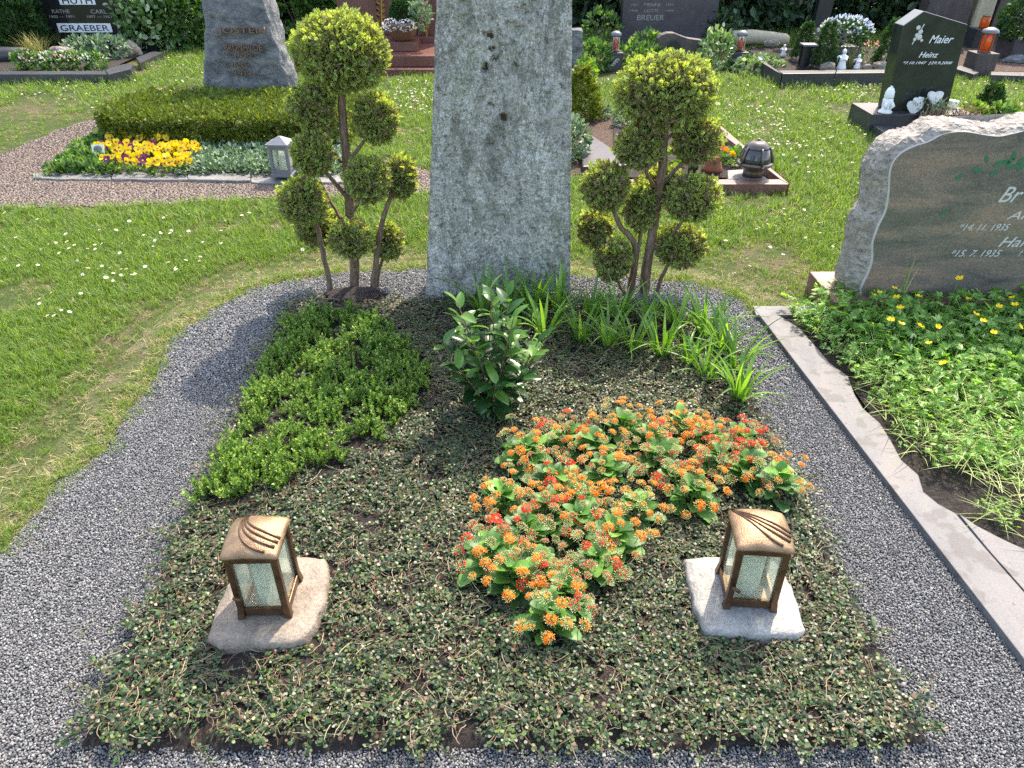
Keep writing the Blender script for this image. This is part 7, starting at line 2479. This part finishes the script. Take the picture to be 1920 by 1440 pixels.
def far_right():
    rng = np.random.default_rng(171)
    sheet('brown_mulch', np.array([P2(1780, 138), P2(2100, 142), P2(2100, 80), P2(1740, 84)]), .03, M['mulch'], 'brown mulch of the far right grave')
    p = P(1880, 140)
    root = thing('grave_border', 'grey kerb of the far right grave behind the pentagonal headstone', 'grave border', (p.x, p.y, 0))
    for pxs in (((1790, 128), (1826, 139), (1836, 135), (1800, 122)), ((1858, 140), (2060, 146), (2060, 138), (1858, 134))):
        MB().prism([(q[0] - p.x, q[1] - p.y) for q in (P2(*x_, .08) for x_ in pxs)], -.02, .08).build('kerb_stone', [M['darkkerb']], root, bevel=.006)
    # cube with orange candle lamp
    p = P(1842, 143)
    k = pxm(p.y, .2)
    h = PY(1848, 101, p.y).z
    root = thing('pedestal', 'weathered brown cube pedestal at the far right kerb', 'pedestal', (p.x, p.y, 0))
    MB().box((0, 21 * k, h / 2), (40 * k, 40 * k, h)).build('block', [M['brownstone']], root, bevel=.008)
    lt = thing('grave_lantern', 'round grave lantern with grey cap and orange glass on the brown cube', 'grave lantern', (p.x, p.y + 20 * k, h))
    MB().lathe([(.07, 0), (.07, .012), (.06, .016)], 18).build('base', [M['browncer']], lt, smooth=True)
    MB().lathe([(.055, .014), (.062, .10), (.055, .20), (.05, .205)], 18).build('glass', [M['orangeglass']], lt, smooth=True)
    for q in range(5):
        t = q * 2 * math.pi / 5
        MB().tube([(.065 * math.cos(t), .065 * math.sin(t), .01), (.068 * math.cos(t), .068 * math.sin(t), .2)], .008, 6).build('strut', [M['browncer']], lt)
    MB().lathe([(.09, .198), (.093, .206), (.075, .235), (.03, .255), (.006, .258)], 22).build('cap', [M['greymetal']], lt, smooth=True)
    # second lamp behind
    p = P(1828, 92)
    root = thing('pedestal', 'dark block behind the brown cube carrying a small orange lamp', 'pedestal', (p.x, p.y, 0))
    MB().box((0, 0, .13), (.24, .24, .26)).build('block', [M['darkkerb']], root, bevel=.008)
    lt = thing('grave_lantern', 'small bright orange candle lamp on the dark block', 'grave lantern', (p.x + .02, p.y, .26))
    MB().lathe([(.05, 0), (.06, .02), (.06, .12), (.045, .14)], 16).build('glass', [M['orangeglass']], lt, smooth=True)
    MB().lathe([(.05, .138), (.05, .15), (.02, .16)], 14).build('cap', [M['browncer']], lt, smooth=True)
    # box ball in planter
    p = P(1905, 112)
    root = thing('planter', 'dark square planter with clipped evergreen at the far right', 'planter', (p.x, p.y, 0))
    MB().box((0, 0, .13), (.40, .36, .26), top=(1.06, 1.06)).build('tub', [M['bluebrown']], root, bevel=.008)
    bt = bush('box_ball', 'clipped evergreen ball in the dark planter at the right edge', 'box ball', (p.x, p.y, .22), (.36, .3, .28), 2600, (.035, .06), M['conifer'], 810, stems=2)
    p = P(1910, 121)
    tag(add('rock', rock_mesh('rock', M['rock'], (.4, .25, .12), 21, 3), None, (p.x, p.y, .05)), 'flat grey stone lying in front of the dark planter', 'rock')
    # tall brown stones behind
    for i, (a0, a1, b_, hh, lab) in enumerate(((1732, 1815, 86, 1.5, 'tall dark brown rough stone behind the pentagonal headstone'), (1822, 1858, 84, 1.35, 'narrow tan rough stone between two tall dark ones'), (1862, 2010, 84, 1.6, 'broad dark brown rough stone at the far right edge'))):
        p = P((a0 + a1) / 2, b_)
        x0, x1 = PY(a0, b_, p.y).x, PY(a1, b_, p.y).x
        root = thing('standing_stone', lab, 'headstone', ((x0 + x1) / 2, p.y + .3, 0))
        me = MB().box((0, 0, hh / 2), (x1 - x0, .26, hh), top=(.92, 1)).mesh('stone_block', [M['lichenwood'] if i == 1 else M['brownstone']], bevel=.015)
        bm = bmesh.new(); bm.from_mesh(me)
        bmesh.ops.subdivide_edges(bm, edges=bm.edges[:], cuts=10, use_grid_fill=True)
        for v in bm.verts: v.co += Vector((noise.noise(Vector((v.co.x * 14, 3, v.co.z * 2 + i))), noise.noise(Vector((v.co.x * 16, 7, v.co.z * 2))), 0)) * .03
        bm.to_mesh(me); bm.free()
        add('stone_block', me, root)
far_right()

# ------------------------------------------------------------------ evergreen hedge closing the view
def hedge():
    rng = np.random.default_rng(181)
    var = []
    for k in range(4):
        n = 5200
        var.append(leaf_cloud('hedge_foliage_%d' % k, (0, 0, 1.25), (1.05, .75, 1.30), n, LEAF6, (.10, .17), M['hedge'], rng, shell=.5, up=-.1, lump=.22, box=True))
    stem = MB()
    for q in range(5):
        a = q * 1.3
        stem.tube([(.1 * math.cos(a), .1 * math.sin(a), -.05), (.35 * math.cos(a), .3 * math.sin(a), .9), (.6 * math.cos(a), .4 * math.sin(a), 1.9)], [.05, .035, .015], 6)
    sm = stem.mesh('stems', [M['bark']])
    xs = np.arange(-11.5, 11.6, 1.35)
    for i, x in enumerate(xs):
        o = thing('evergreen_bush', 'dark evergreen bush, %s from the left in the hedge behind the graves' % (ORD[i] if i < len(ORD) else ('last' if i == len(xs) - 1 else 'third from last' if i == len(xs) - 3 else 'second from last')), 'bush', (x + rng.normal(0, .15), 13.0 + rng.normal(0, .25) + .02 * x * x * .3, 0), rng.uniform(-.4, .4), 'evergreen hedge behind the graves')
        o.scale = (rng.uniform(.95, 1.15), 1, rng.uniform(.9, 1.15))
        add('foliage', var[i % 4], o)
        add('stems', sm, o)
hedge()
